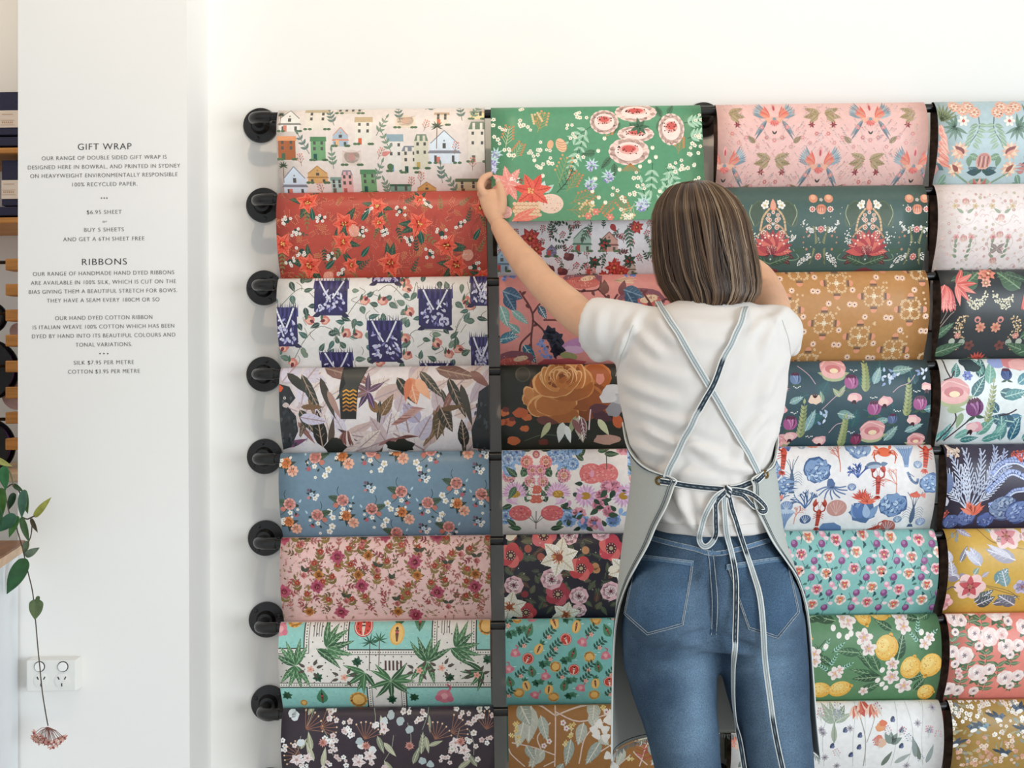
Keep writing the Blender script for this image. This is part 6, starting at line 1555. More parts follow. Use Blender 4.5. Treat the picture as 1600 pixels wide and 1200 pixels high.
# ---- denim details
def patch(name, poly, off, m, parent, tree, col=None, n=22):
    """a sewn-on piece: the outline filled with a grid laid on the cloth"""
    (x0, y0), (x1, y1) = map(min, zip(*poly)), map(max, zip(*poly))
    x0, y0 = min(p[0] for p in poly), min(p[1] for p in poly); x1, y1 = max(p[0] for p in poly), max(p[1] for p in poly)
    bm = bmesh.new(); v = [Vector((p[0], p[1], 0)) for p in poly]
    bv = [bm.verts.new(p) for p in v]; bm.faces.new(bv)
    for k in range(1, n):
        for a, b, no in ((x0+(x1-x0)*k/n, 0, (1, 0, 0)), (0, y0+(y1-y0)*k/n, (0, 1, 0))):
            bmesh.ops.bisect_plane(bm, geom=bm.verts[:]+bm.edges[:]+bm.faces[:], plane_co=(a, b, 0), plane_no=no)
    for q in bm.verts: q.co = hit(q.co.x, q.co.y, off, tree)[0]
    r = bmesh.ops.extrude_face_region(bm, geom=bm.faces[:])
    for q in [e for e in r['geom'] if isinstance(e, bmesh.types.BMVert)]:
        q.co += (q.co - CAM_LOC).normalized()*(off + .001)
    o = from_bm(name, bm, m, parent, False)
    fix_normals(o)
    if col is not None:
        c = np.tile(np.array(lin(col), dtype=np.float32), (len(o.data.vertices), 1))
        for i, vv in enumerate(o.data.vertices): c[i, :3] *= 1 + .22*noise.noise(vv.co*30)
        a = o.data.color_attributes.new('Col', 'FLOAT_COLOR', 'POINT'); a.data.foreach_set('color', c.ravel())
    return o
JT = hit_tree([JE])
lp = [(995,866),(1040,871),(1085,876),(1067,977),(1012,992),(976,960)]
rp = [(1134,882),(1180,875),(1229,868),(1248,957),(1215,997),(1170,983)]
for poly in (lp, rp):
    pk = patch('back_pocket', poly, .0022, M['denim'], JE, JT, '48617b')
    for ins, st in ((0, .0007), (1, .0006)):
        cx, cy = sum(p[0] for p in poly)/len(poly), sum(p[1] for p in poly)/len(poly)
        q = [(p[0]+(cx-p[0])*(.02+.05*ins), p[1]+(cy-p[1])*(.02+.05*ins)) for p in poly]
        ring = [(a[0]+(b[0]-a[0])*k/6, a[1]+(b[1]-a[1])*k/6) for a, b in zip(q, q[1:]+q[:1]) for k in range(6)]
        seam('pocket_stitching', ring + [ring[0]], st, M['stitch'], pk, .003, JT, 1)
    tb = [poly[0], poly[1], poly[2], (poly[2][0]-1, poly[2][1]+9), (poly[1][0], poly[1][1]+9), (poly[0][0], poly[0][1]+9)]
    patch('pocket_hem', tb, .0034, M['denim'], pk, JT, '607b94', 10)
yk = [(1012,836),(1050,846),(1085,854),(1104,860),(1125,861),(1160,853),(1200,841)]
for dy in (0, 7): seam('yoke_stitching', [(x, y+dy) for x, y in yk], .0008, M['stitch'], JE, .0010, JT)
patch('yoke_seam', [(1012,836),(1050,846),(1085,854),(1104,860),(1125,861),(1160,853),(1202,841),(1203,848),(1160,860),(1125,868),(1104,867),(1085,861),(1050,853),(1011,843)], .0012, M['denim'], JE, JT, '66809a', 14)
cs = [(1107,858),(1111,885),(1115,930),(1115,965),(1113,992)]
for dx in (0, 8): seam('seat_stitching', [(x+dx-2, y) for x, y in cs], .0008, M['stitch'], JE, .0012, JT)
patch('seat_seam', [(x-3, y) for x, y in cs] + [(x+7, y) for x, y in cs[::-1]], .0012, M['denim'], JE, JT, '41566c', 12)
patch('belt_loop', [(1096,824),(1106,825),(1107,858),(1098,857)], .0045, M['denim'], JE, JT, '516b85', 6)

# ---- body: one skin from crown to feet
HC = at(1100, 381, -.55)
bt = [prow(824,1028,1198,YC,.085,.084), prow(745,1012,1190,YC,.088,.09), prow(650,990,1206,YC,.09,.095), prow(570,982,1216,YC,.095,.098), prow(520,985,1216,YC,.085,.09), prow(498,1010,1200,YC,.065,.07), prow(482,1055,1165,YC,.05,.055)]
legs = []
for cx in (cxl + .012, cxr + .006):
    legs.append(limb([(cx, YC-.01, .30), (cx, YC-.012, .2), (cx, YC-.012, .1), (cx, YC-.012, .055)], [.045, .038, .032, .034], 4))
    legs.append(limb([(cx, YC-.04, .045), (cx, YC+.03, .05), (cx, YC+.12, .035), (cx, YC+.165, .03)], [.03, .036, .034, .02], 4))
for rows_ in (LL, RL):
    sc_ = []
    for r_ in rows_:
        c_ = sum(r_, Vector())/len(r_); sc_.append([c_ + (q-c_)*.84 for q in r_])
    legs.append(loft(sc_))
neck = limb([at(1106,492,-.575), at(1104,455,-.57), at(1101,420,-.555)], [.056,.052,.053], 4)
Rh = Matrix.Rotation(R(14), 3, 'Z') @ Matrix.Rotation(R(-4), 3, 'X')
def hp(x, y, z): return HC + Rh @ Vector((x, y, z))
head = [ball(HC, .073, .092, .108, Rh, 26, 18), ball(hp(0, .03, -.045), .058, .058, .068, Rh), ball(hp(0, .052, -.098), .026, .024, .018, Rh),
        limb([hp(0,.09,.02), hp(0,.098,0), hp(0,.108,-.022), hp(0,.100,-.034)], [.008,.010,.013,.008], 3, 12), ball(hp(.012,.098,-.03), .009, .009, .007), ball(hp(-.012,.098,-.03), .009, .009, .007),
        ball(hp(0,.088,-.058), .022, .010, .006, Rh), ball(hp(0,.086,-.068), .019, .010, .007, Rh), ball(hp(0,.085,.03), .05, .014, .010, Rh), ball(hp(.04,.068,-.02), .02, .018, .018), ball(hp(-.04,.068,-.02), .02, .018, .018)]
for s in (1, -1): head.append(ball(hp(s*.075, -.005, -.01), .008, .018, .03, Rh))
arm_l = limb([at(1000,520,-.59), at(960,515,-.58), at(918,503,-.535), at(887,478,-.47), at(847,441,-.375), at(828,418,-.33), at(804,389,-.27), at(779,352,-.205)],
             [.034,.034,.037,.038,.0345,.034,.029,.0205], 5, 22)
arm_r = limb([at(1190,520,-.59), at(1208,505,-.555), at(1205,476,-.46), at(1190,442,-.355), at(1172,425,-.32), at(1130,395,-.25), at(1098,366,-.20)],
             [.034,.034,.038,.036,.035,.029,.0205], 5, 22)
def palm_geo(a, b, wd, th, side):
    """flat block from wrist a to knuckles b; side = direction across the knuckles"""
    rows = []; ax = (b - a).normalized(); sd = (side - ax*side.dot(ax)).normalized(); nn = ax.cross(sd)
    for t, wf, tf in ((-.12,.60,.9),(.1,.72,1.0),(.4,.95,1.05),(.75,1.05,.95),(1.0,1.0,.8),(1.08,.8,.5)):
        c = a + (b-a)*t
        rows.append([c + sd*wd*wf*math.cos(2*math.pi*k/20) + nn*th*tf*math.sin(2*math.pi*k/20) for k in range(20)])
    return loft(rows)
# left hand: seen on its thumb side, pinching the left edge of the sheet
wr = at(777, 350, -.203)
kn = at(762, 303, -.172)
hand_l = [palm_geo(wr, kn, .0235, .016, at(790, 312, -.19) - at(745, 306, -.165)),
   limb([at(756,304,-.178), at(750.5,291,-.178), at(756,278,-.168), at(768,271.5,-.150)], [.0098,.0092,.0085,.0068], 5, 14),
   limb([at(781,333,-.196), at(785,315,-.192), at(783,298,-.183), at(777.5,282,-.172)], [.0135,.0115,.0098,.0072], 5, 14),
   limb([at(752,307,-.160), at(752,295,-.150), at(760,284,-.140), at(771,286,-.137)], [.0095,.0088,.008,.0066], 5, 14),
   limb([at(753,312,-.148), at(753,302,-.137), at(761,293,-.128), at(771,296,-.126)], [.009,.0084,.0076,.0064], 5, 14),
   limb([at(756,318,-.140), at(757,309,-.129), at(764,302,-.121), at(772,305,-.120)], [.0082,.0074,.0068,.0058], 5, 14)]
wr2 = at(1096,365, -.198); kn2 = at(1088,328, -.168)
hand_r = [palm_geo(wr2, kn2, .0235, .016, at(1064,332, -.185) - at(1106,332, -.165)),
   limb([at(1097,330,-.175), at(1102,318,-.175), at(1097,307,-.165), at(1087,302,-.148)], [.0098,.0092,.0085,.0068], 5, 14),
   limb([at(1078,354,-.190), at(1072,338,-.187), at(1074,323,-.178), at(1079,310,-.168)], [.0132,.0112,.0096,.0072], 5, 14),
   limb([at(1100,335,-.158), at(1101,323,-.147), at(1094,313,-.138), at(1084,315,-.134)], [.0095,.0088,.008,.0066], 5, 14),
   limb([at(1099,341,-.147), at(1099,331,-.136), at(1093,323,-.127), at(1084,326,-.125)], [.009,.0084,.0076,.0064], 5, 14),
   limb([at(1097,347,-.139), at(1096,338,-.128), at(1090,332,-.120), at(1084,335,-.119)], [.0082,.0074,.0068,.0058], 5, 14)]
BO = fuse('body', [loft(bt), neck, arm_l, arm_r] + head + hand_l + hand_r + legs + [loft([prow(815,1034,1194,YC,.075,.075), prow(870,1025,1204,YC,.075,.075), prow(960,1005,1230,YC,.07,.075)])], .0032, 3, PN, M['skin'])
for s in (1, -1):
    v, f = ball(hp(s*.031, .078, .008), .0115, .0115, .0115); e_ = from_py('eye', v, f, M['eye'], PN, True)
    v, f = ball(hp(s*.031, .0885, .008), .005, .002, .005, None, 12, 8); from_py('iris', v, f, M['slot'], e_, True)
M['nail'] = mat('nail', 'e9bda6', 0.25)
for (x, y, z), ax in ((at(777.8,283,-.1795), 0),):
    v, f = ball((x, y, z), .0052, .0016, .0066, None, 12, 8); from_py('thumbnail', v, f, M['nail'], PN, True)
for cx in (cxl + .012, cxr + .006):
    rows = [wrow(cx, 0.0, .044, YC+.035, .135, .095, 28, .85), wrow(cx, .02, .046, YC+.035, .137, .097, 28, .85), wrow(cx, .05, .043, YC+.03, .125, .09, 28, .9), wrow(cx, .075, .038, YC+.0, .085, .062, 28, .9), wrow(cx, .095, .036, YC-.015, .05, .048, 28, .95)]
    v, f = loft(rows); sh = from_py('shoe', v, f, M['shoe'], PN); autosmooth(sh, 50)

# ---- hair
def interp(tab, y): return float(np.interp(y, [t[0] for t in tab], [t[1] for t in tab]))
HL = [(283,1090),(284.5,1074),(287,1060),(292,1046),(303,1034),(318,1025),(330,1020),(344,1018),(372,1019),(400,1021),(430,1025),(444,1030),(460,1040),(472,1048),(482,1056),(490,1064),(500,1070)]
HR = [(283,1096),(284.5,1110),(287,1116),(299,1136),(316,1152),(334,1162),(348,1168),(366,1172),(392,1178),(408,1182),(432,1186),(450,1187),(466,1183),(476,1173),(484,1160),(493,1146),(500,1140)]
HY = -.55
hrng = random.Random(5)
def hair_pt(th, py, rho, dth=0.0):
    l, r = at(interp(HL, py), py, HY), at(interp(HR, py), py, HY)
    c = (l + r)/2; hw = (r.x - l.x)/2*rho
    k = min(1.0, hw/.10)
    a = th + dth
    back = (.112*min(1, (max(py-283, 0)/60)**.45) if py < 470 else .112 - (py-470)*.0011)*rho
    front = (.100*min(1, (max(py-283, 0)/60)**.45))*rho
    s = math.sin(a)
    return Vector((c.x + hw*math.cos(a), HY + s*(front if s > 0 else back), c.z))
PYS = [283,284.5,287,292,299,307,318,335,355,378,400,422,442,460,474,484,491,496]
# base volume
rows = []
for py in PYS:
    rows.append([hair_pt(2*math.pi*k/48, py, .925) for k in range(48)])
cut = []
vs, fs = loft(rows)
hair_v, hair_f, hair_c = [], [], []
def face_side(th): return math.sin(th) > .50
base_c = lin('35261b')
keep = []
for q in fs[:-2]:
    i, k = divmod(q[0], 48); th = 2*math.pi*(k+.5)/48
    if not (face_side(th) and PYS[i] > 305): keep.append(q)
hair_v += vs; hair_f += keep; hair_c += [base_c]*len(vs)
pal = [lin(c) for c in ('33241a','402d20','4f3929','5e4530','6d523b','836a50','9d846b','b39c84')]
streaks = [(hrng.uniform(-math.pi, 0) if k % 3 else hrng.uniform(-1.7, -.2), hrng.uniform(.004, .013), hrng.choice((4, 5, 6, 6, 7))) for k in range(60)]
def strand(th, rho, py_end, r0, col, wav, ph, py_start=283):
    pts = []; n = 0
    ys = [y for y in PYS if py_start <= y < py_end] + [py_end]
    for y in ys:
        t = (y-284)/212
        dth = wav*math.sin(ph + 3.6*t)*t + .10*t*t*math.sin(ph*1.7)
        ro = rho + .008*math.sin(ph*2.3 + 7*t)*t
        pts.append(hair_pt(th, y, ro, dth))
    m_ = len(pts); o = len(hair_v)
    for i, p in enumerate(pts):
        tdir = (pts[min(i+1, m_-1)] - pts[max(i-1, 0)]).normalized()
        out = Vector((math.cos(th), math.sin(th)*1.1, .15)); out = (out - tdir*out.dot(tdir)).normalized(); sd = tdir.cross(out)
        r = r0*(1 if i < m_-2 else .75 if i == m_-2 else .2)
        hair_v.extend((p + out*r*.8, p - out*r*.3 + sd*r, p - out*r*.3 - sd*r))
        hair_c.extend([col]*3)
    for i in range(m_-1):
        for k in range(3):
            k2 = (k+1) % 3; hair_f.append((o+i*3+k, o+i*3+k2, o+(i+1)*3+k2, o+(i+1)*3+k))
for k in range(1500):
    strand(hrng.uniform(-math.pi-.5, .5), hrng.uniform(.925, .948), 488 - hrng.uniform(0, 8), .0013, pal[hrng.choice((0, 0, 1))], .03, hrng.uniform(0, 9))
for k in range(4200):
    th = hrng.uniform(-math.pi-.5, .5)
    u = th*5.5; lock = noise.noise(Vector((u, 3.1, 0))); fine = noise.noise(Vector((th*26, 9.7, 0)))
    tone = 0.95 + 2.6*lock + 1.5*fine + hrng.gauss(0, .55)
    rho = .968 + .022*lock + .012*fine + hrng.uniform(-.012, .012)
    for st, wd, ci in streaks:
        if abs(th - st) < wd and hrng.random() < .5: tone = ci - hrng.uniform(0, 2.2); rho += .010
    rho = max(rho, .952); idx = int(min(7, max(0, round(tone))))
    clump = math.floor(th*11 + 1.3*lock)
    ph = 9*noise.noise(Vector((clump*.73, 1.7, 0)))
    c = pal[idx]; j = hrng.uniform(.85, 1.15); c = (c[0]*j, c[1]*j, c[2]*j, 1)
    strand(th, rho, 497 - 16*abs(noise.noise(Vector((clump*1.3, 5, 0)))) - hrng.uniform(0, 6), hrng.uniform(.0006, .0011), c, .10, ph + hrng.uniform(-.3, .3))
for k in range(70):                                        # loose ends and flyaways
    th = hrng.choice((hrng.uniform(-math.pi-.3, -math.pi+.5), hrng.uniform(-.5, .3), hrng.uniform(-3, 0)))
    strand(th, hrng.uniform(1.0, 1.035), hrng.uniform(440, 499), .00035, pal[hrng.choice((3, 4, 5))], .12, hrng.uniform(0, 9))
HA = from_py('hair', hair_v, hair_f, M['hair'], PN, True, hair_c)

# ---- apron
AROWS = [  # py, left px, right px, yc, front depth, back depth, edge angles (deg from the front) left and right
 (500,1000,1208,YC,.105,.105,38,38),(560,968,1232,YC,.128,.126,44,44),(620,966,1230,YC,.130,.126,56,56),(660,972,1222,YC,.126,.122,74,74),(690,979,1214,YC,.122,.120,93,93),(712,984,1210,YC,.120,.120,108,106),(728,986,1210,YC,.120,.122,128,124),
 (740,987,1211,YC,.120,.122,152,150),(752,986,1213,YC,.120,.122,151,150),(780,983,1216,YC,.122,.126,146,150),(810,978,1219,YC,.124,.128,139,142),(840,974,1224,YC,.126,.128,133,133),(870,970,1234,YC,.128,.130,124,122),
 (900,967,1246,YC,.130,.130,114,112),(940,963,1256,YC,.134,.128,103,103),(980,960,1262,YC,.138,.126,96,98),(1030,959,1266,YC,.144,.126,91,95),(1080,958,1270,YC,.150,.126,90,93),(1130,957,1274,YC,.156,.126,90,92),(1187,957,1280,YC,.162,.126,90,92)]
av, af = [], []; NA = 72
arows = []
for (py, L, R_, yc, hf, hb, aL, aR) in AROWS:
    l, r = at(L, py, yc), at(R_, py, yc); c = (l+r)/2; hw = (r.x-l.x)/2
    row = []
    for k in range(NA+1):
        a = -aL + (aL+aR)*k/NA; ar = R(a); s, co_ = math.sin(ar), math.cos(ar)
        ripple = .004*math.sin(a*.09+py*.01)*min(1, max(0, (py-900)/150))
        row.append(Vector((c.x + hw*math.copysign(abs(s)**.92, s), yc + co_*((hf if co_ > 0 else hb) + ripple), c.z)))
    arows.append(row); av += row
for i in range(len(arows)-1):
    for k in range(NA):
        o = i*(NA+1)+k; af.append((o, o+1, o+NA+2, o+NA+1))
AP = from_py('apron', av, af, M['apron'], PN, True)
fix_normals(AP)
so = AP.modifiers.new('cloth', 'SOLIDIFY'); so.thickness = .0018; so.offset = 0
sb = AP.modifiers.new('soft', 'SUBSURF'); sb.levels = 1; sb.render_levels = 1
def edge_line(k0, inset, r, m, name, i0=3):
    P = []
    for i in range(i0, len(arows)):
        row = arows[i]
        p = row[k0] + (row[k0 + (1 if k0 == 0 else -1)] - row[k0]).normalized()*inset
        n = Vector((p.x - (row[0].x+row[-1].x)/2, p.y - YC, 0)).normalized()
        P.append(p + n*.0014)
    v, f = tube_geo([Vector(q) for q in catmull(P, 4)], r, 7); return from_py(name, v, f, m, AP, True)
M['binding'] = mat('pale_binding', 'dcddd8', 0.85)
for k0 in (0, NA):
    edge_line(k0, 0.0, .0017, M['binding'], 'edge_binding'); edge_line(k0, .0075, .0007, M['darkstitch'], 'edge_stitching'); edge_line(k0, .0115, .0006, M['darkstitch'], 'edge_stitching')
P = [q + Vector((0, 0, .010)) for q in arows[-1]]
v, f = tube_geo(P, .0016, 6); from_py('hem_stitching', v, f, M['darkstitch'], AP, True)
fr_v, fr_f = [], []
for k in range(NA*5):
    t = k/(NA*5)*NA; i = int(t); p = arows[-1][i]*(1-t+i) + arows[-1][min(i+1, NA)]*(t-i)
    v, f = tube_geo([p, p + Vector((hrng.uniform(-.003, .003), hrng.uniform(-.002, .002), -hrng.uniform(.006, .012)))], .0006, 3); o = len(fr_v)
    fr_v += v; fr_f += [tuple(i_+o for i_ in q) for q in f]
from_py('frayed_hem', fr_v, fr_f, M['apron'], AP)

# ---- straps, ties and bow: woven tape with white selvedges
ATREE = hit_tree([TE, JE, AP])
WHT, DRK, GRY, DGR = lin('e4e4e0'), lin('2f3944'), lin('c2c7c6'), lin('7f8c92')
def ribbon(name, pts, width, parent, dark, off=.004, sub=7, tree=None, over=None):
    """pts: (px, py) on the cloth, or (px, py, extra lift off it); dark: function of 0..1 along the tape"""
    raw = [tuple(p) + ((0,) if len(p) == 2 else ()) for p in pts]
    C_ = catmull(raw, sub); P, Nn = [], []
    for x, y, l in C_:
        p, n = hit(x, y, off, tree or ATREE); p = p + n*0 - ray(x, y).normalized()*(l*.001); P.append(p); Nn.append(n)
    if over:                                                # carry on over the shoulder to the bib
        end, sx = over; first = pts[0][1] < pts[-1][1]
        ext = [Vector(q) for q in catmull([tuple(P[0] if first else P[-1]), tuple(at(sx, 474, -.60)), tuple(at(sx-2, 470, -.565)), tuple(at(sx-2, 478, -.515)), tuple(end)], 5)][1:]
        nx = [Vector((0, -.3 + i/len(ext)*1.3, .9 - .9*abs(i/len(ext)*2-.6)/1.4)).normalized() for i in range(len(ext))]
        if first: P, Nn = ext[::-1] + P, nx[::-1] + Nn
        else: P, Nn = P + ext, Nn + nx
    # soften jumps where the tape bridges hollows
    for _ in range(4):
        P = [P[0]] + [P[i]*.5 + (P[i-1]+P[i+1])*.25 for i in range(1, len(P)-1)] + [P[-1]]
        Nn = [Nn[0]] + [(Nn[i]*.5 + (Nn[i-1]+Nn[i+1])*.25).normalized() for i in range(1, len(Nn)-1)] + [Nn[-1]]
    return tape(name, P, Nn, width, parent, dark)
def tape(name, P, Nn, width, parent, dark):
    us = (-.5, -.36, -.34, -.10, -.06, .06, .10, .34, .36, .5)
    vs, fs, cs_ = [], [], []; m_ = len(P); K = len(us)
    for layer in (0, 1):
        for i in range(m_):
            t = (P[min(i+1, m_-1)] - P[max(i-1, 0)]).normalized(); n = (Nn[i] - t*Nn[i].dot(t)).normalized(); s = t.cross(n)
            d = dark(i/(m_-1))
            for u in us:
                vs.append(P[i] + s*(u*width) - n*(.0008*layer) + n*(.0005*(1-(2*u)**2)))
                a = abs(u); cs_.append(WHT if a > .35 else (DRK if (a > .08 or i % 2) else DGR) if d else (DGR if .09 < a < .2 else GRY))
    for layer in (0, 1):
        o = layer*m_*K
        for i in range(m_-1):
            for k in range(K-1):
                q = (o+i*K+k, o+i*K+k+1, o+(i+1)*K+k+1, o+(i+1)*K+k); fs.append(q if layer == 0 else q[::-1])
    o = m_*K
    for i in range(m_-1):
        for k in (0, K-1): fs.append((i*K+k, (i+1)*K+k, o+(i+1)*K+k, o+i*K+k))
    return from_py(name, vs, fs, M['tape'], parent, False, cs_)
lgt = lambda t: False
TT = hit_tree([TE])
ribbon('strap', [(1037,488),(1052,512),(1075,548),(1110,607),(1140,660),(1170,712),(1186,748)], .0125, AP, lgt, .0075, 7, TT, (arows[0][0], 1030))
ribbon('strap', [(1041,742),(1055,715),(1080,665),(1095,635),(1112,602),(1130,560),(1144,530),(1156,505),(1162,488)], .0125, AP, lambda t: .25 < t < .46, .0105, 7, TT, (arows[0][-1], 1168))
ribbon('waist_tie', [(1033,752),(1060,756),(1095,761),(1133,765)], .0125, AP, lambda t: True, .0035)
ribbon('waist_tie', [(1133,764),(1160,759),(1180,752),(1192,741)], .0125, AP, lambda t: True, .0035)
ribbon('bow_loop', [(1133,767,6),(1118,776,8),(1104,800,8),(1094,830,8),(1094,848,8),(1103,855,8),(1114,846,9),(1119,830,9),(1118,805,8),(1118,785,8),(1133,768,8)], .0105, AP, lambda t: t > .62, .003, 6)
ribbon('bow_loop', [(1135,767,6),(1150,764,9),(1168,769,10),(1184,780,10),(1196,794,10),(1192,800,10),(1182,797,11),(1170,786,11),(1160,774,11),(1145,770,9),(1136,768,8)], .0105, AP, lambda t: True, .003, 6)
ribbon('tie_tail', [(1131,770,5),(1132,800,5),(1136,838,5),(1143,865,5),(1149,900,5),(1151,950,6),(1149,985,22),(1148,1010,34),(1147,1050,36),(1148,1100,34),(1155,1150,28),(1165,1215,20)], .0105, AP, lambda t: .3 < t < .62 or t > .88, .003, 6)
ribbon('tie_tail', [(1137,770,5),(1142,790,5),(1151,820,5),(1163,858,5),(1176,895,5),(1187,930,6),(1192,975,9),(1195,1030,16),(1203,1090,16),(1210,1140,14),(1226,1215,10)], .0105, AP, lambda t: t < .33 or t > .85, .003, 6)
kp, kn_ = hit(1135, 766, .006, ATREE)
v, f = join_geo([ball(kp, .0085, .007, .0105), ball(kp + Vector((0, -.003, -.006)), .0065, .006, .008)])
from_py('knot', v, f, M['tape'], AP, True, [DRK if (i % 7) < 4 else WHT for i in range(len(v))])
for ex, ey in ((1030, 751), (1196, 741)):
    p, n = hit(ex, ey, .0012, hit_tree([AP]))
    vs, fs = [], []
    u = n.orthogonal().normalized(); w_ = n.cross(u)
    for i in range(24):
        a = 2*math.pi*i/24; c = p + (u*math.cos(a) + w_*math.sin(a))*.0066
        for j in range(8):
            b = 2*math.pi*j/8; vs.append(c + ((u*math.cos(a)+w_*math.sin(a))*math.cos(b) + n*math.sin(b))*.0024)
    for i in range(24):
        for j in range(8): fs.append((i*8+j, i*8+(j+1) % 8, ((i+1) % 24)*8+(j+1) % 8, ((i+1) % 24)*8+j))
    from_py('eyelet', vs, fs, M['brass'], AP, True)
# ------------------------------------------------------------------ left edge: shelf niche, counter and hoya
M['shelfwood'] = mat('honey_timber', 'c98a45', 0.5, var=0.18, scale=9, stretch=(1, 12, 12))
M['pegwood'] = mat('peg_timber', 'c58640', 0.5, var=0.2, scale=14, stretch=(1, 10, 10))
M['navy'] = mat('navy_linen', '2c2d48', 0.75, var=0.1, scale=200, bump=0.2, bscale=500)
M['band'] = mat('cream_band', 'f0e0d2', 0.7, var=0.02)
M['gold'] = mat('gold_ink', 'c9a070', 0.5)
M['spool'] = mat('black_spool', '0d0c0d', 0.45, var=0.2)
M['pink'] = mat('pink_ribbon', 'd9b3ac', 0.5, var=0.1, scale=60)
M['violet'] = mat('violet_ribbon', '6f3a86', 0.5, var=0.1, scale=60)
SY = 0.09                                               # front of the niche shelves
def nb(name, x0, y0, x1, y1, Y, depth, m, parent=None, bevel=.002):
    a, b = at(x0, y1, Y), at(x1, y0, Y)
    return box(name, (a.x, Y, a.z), (b.x, Y + depth, b.z), m, parent, bevel)
for k, (y0, y1, lab) in enumerate(((230, 243, 'upper honey timber shelf under the navy boxes at the left edge'), (339, 352, 'lower honey timber shelf under the navy boxes at the left edge'))):
    o = nb('wall_shelf', -260, y0, 60, y1, SY, 0.268, M['shelfwood']); tag(o, lab, 'shelf', 'timber shelves in the niche')
BX = [(143, 212.5, 172, 201, 'navy box with cream band on top of the upper stack', -120),
      (213.5, 229.5, None, None, 'thin navy box under the banded one on the upper shelf', -118),
      (250, 321.5, 281, 311, 'navy box with cream band on top of the lower stack', 2.5),
      (322.5, 338.5, None, None, 'thin navy box under the banded one on the lower shelf', -116)]
for y0, y1, b0, b1, lab, x0 in BX:
    a, b = at(x0, y1, SY+.012), at(46, y0, SY+.012)
    t = empty('gift_box', (b.x, SY+.1, a.z), lab, 'box', 'navy boxes on the niche shelves')
    nb('box_body', x0, y0, 46, y1, SY + .012, .2, M['navy'], t)
    if b0:
        bd = nb('paper_band', x0 - .3, b0, 46.3, b1, SY + .0105, .203, M['band'], t, .0008)
        xc = 14 if b0 < 200 else 16
        nb('gold_rule', xc-11, b0+6, xc+6, b0+6.8, SY + .0098, .001, M['gold'], bd, 0)
        for q in (b0+15.5, b0+22.5): nb('gold_rule', xc-13, q, xc+8, q+.6, SY + .0098, .001, M['gold'], bd, 0)
        for i in range(6): nb('gold_mark', xc-11+i*3, b0+18, xc-9.6+i*3, b0+20.2, SY + .0098, .001, M['gold'], bd, 0)
# ribbon rack: timber pegs on uprights, black rods and big black spools
RY = 0.06
rk = empty('ribbon_rack', at(20, 700, RY), 'timber peg rack with black rods beside the white pier', 'rack')
for y in (413, 452.5, 492.5, 532, 572.5, 613.5, 653, 694): nb('peg', 8, y-9.3, 44, y+9.3, RY, .05, M['pegwood'], rk, .0025)
nb('upright', 30, 395, 50, 725, RY + .05, .03, M['pegwood'], rk)
for y in (410, 490, 572, 655):
    p = at(9, y, RY + .025); v, f = tube_geo([p, p - Vector((.5, 0, 0))], .0045, 12); from_py('rod', v, f, M['pipe'], rk, True)
for cx, cy, r, lab, mm in ((-18, 496, 24, 'small black ribbon spool, uppermost on the peg rack', 'spool'), (-22, 578, 47, 'large black ribbon spool in the middle of the peg rack', 'violet'), (-24, 698, 43, 'large black ribbon spool, lowest on the peg rack', 'violet')):
    p = at(cx, cy, RY + .10); rr = r/590
    t = empty('ribbon_spool', p, lab, 'spool', 'black ribbon spools on the peg rack')
    for dy in (-.02, .02):
        v, f = lathe([(rr, -.003), (rr*1.01, 0), (rr, .003)], p + Vector((0, dy, 0)), 'y', 40); autosmooth(from_py('spool_disc', v, f, M['spool'], t))
    v, f = lathe([(rr*.86, -.017), (rr*.86, .017)], p, 'y', 36); autosmooth(from_py('wound_ribbon', v, f, M[mm], t))
for y0, y1, lab in ((505, 530, 'upper roll of pale pink ribbon half hidden by the pier edge'), (590, 640, 'lower roll of pale pink ribbon half hidden by the pier edge')):
    p = at(30, (y0+y1)/2, RY + .15); v, f = lathe([((y1-y0)/2/580, -.01), ((y1-y0)/2/575, 0), ((y1-y0)/2/580, .01)], p, 'y', 32)
    tag(autosmooth(from_py('ribbon_roll', v, f, M['pink'])), lab, 'ribbon', 'pink ribbon rolls on the rack')
# pale cabinet behind, below the rack
lc0 = at(-150, 752, 0.0); 
t = empty('low_cabinet', (at(-20, 752, 0).x, .15, 0), 'white low cabinet with pale timber top below the ribbon rack', 'cabinet')
xr_ = PX_L - .002
box('cabinet_body', (-1.75, .0, 0), (xr_, .355, at(15, 752, 0).z), M['wall'], t)
box('cabinet_top', (-1.76, -.012, at(15, 752, 0).z), (xr_, .355, at(15, 752, 0).z + .022), mat('pale_timber', 'd9bb98', .5, var=.12, scale=8, stretch=(1, 10, 10)), t, .003)
# counter coming forward from the pier
P1 = at(40, 844, PIER_Y - .006)
ct = empty('shop_counter', (P1.x - .5, -.9, 0), 'white counter with brown timber top at the bottom left edge', 'counter')
def prism(name, poly, z0, z1, m, parent, bevel=0):
    bm = bmesh.new(); n = len(poly)
    f = bm.faces.new([bm.verts.new((x, y, z0)) for x, y in poly])
    r = bmesh.ops.extrude_face_region(bm, geom=[f])
    for q in r['geom']:
        if isinstance(q, bmesh.types.BMVert): q.co.z = z1
    bmesh.ops.recalc_face_normals(bm, faces=bm.faces)
    if bevel: bmesh.ops.bevel(bm, geom=bm.edges[:], offset=bevel, segments=2, affect='EDGES')
    return from_bm(name, bm, m, parent)
def cpoly(ins): return [(P1.x - ins, P1.y), (P1.x - ins + .27, P1.y - 1.35), (P1.x - 1.3, P1.y - 1.35), (P1.x - 1.3, P1.y)]
TOPZ = P1.z
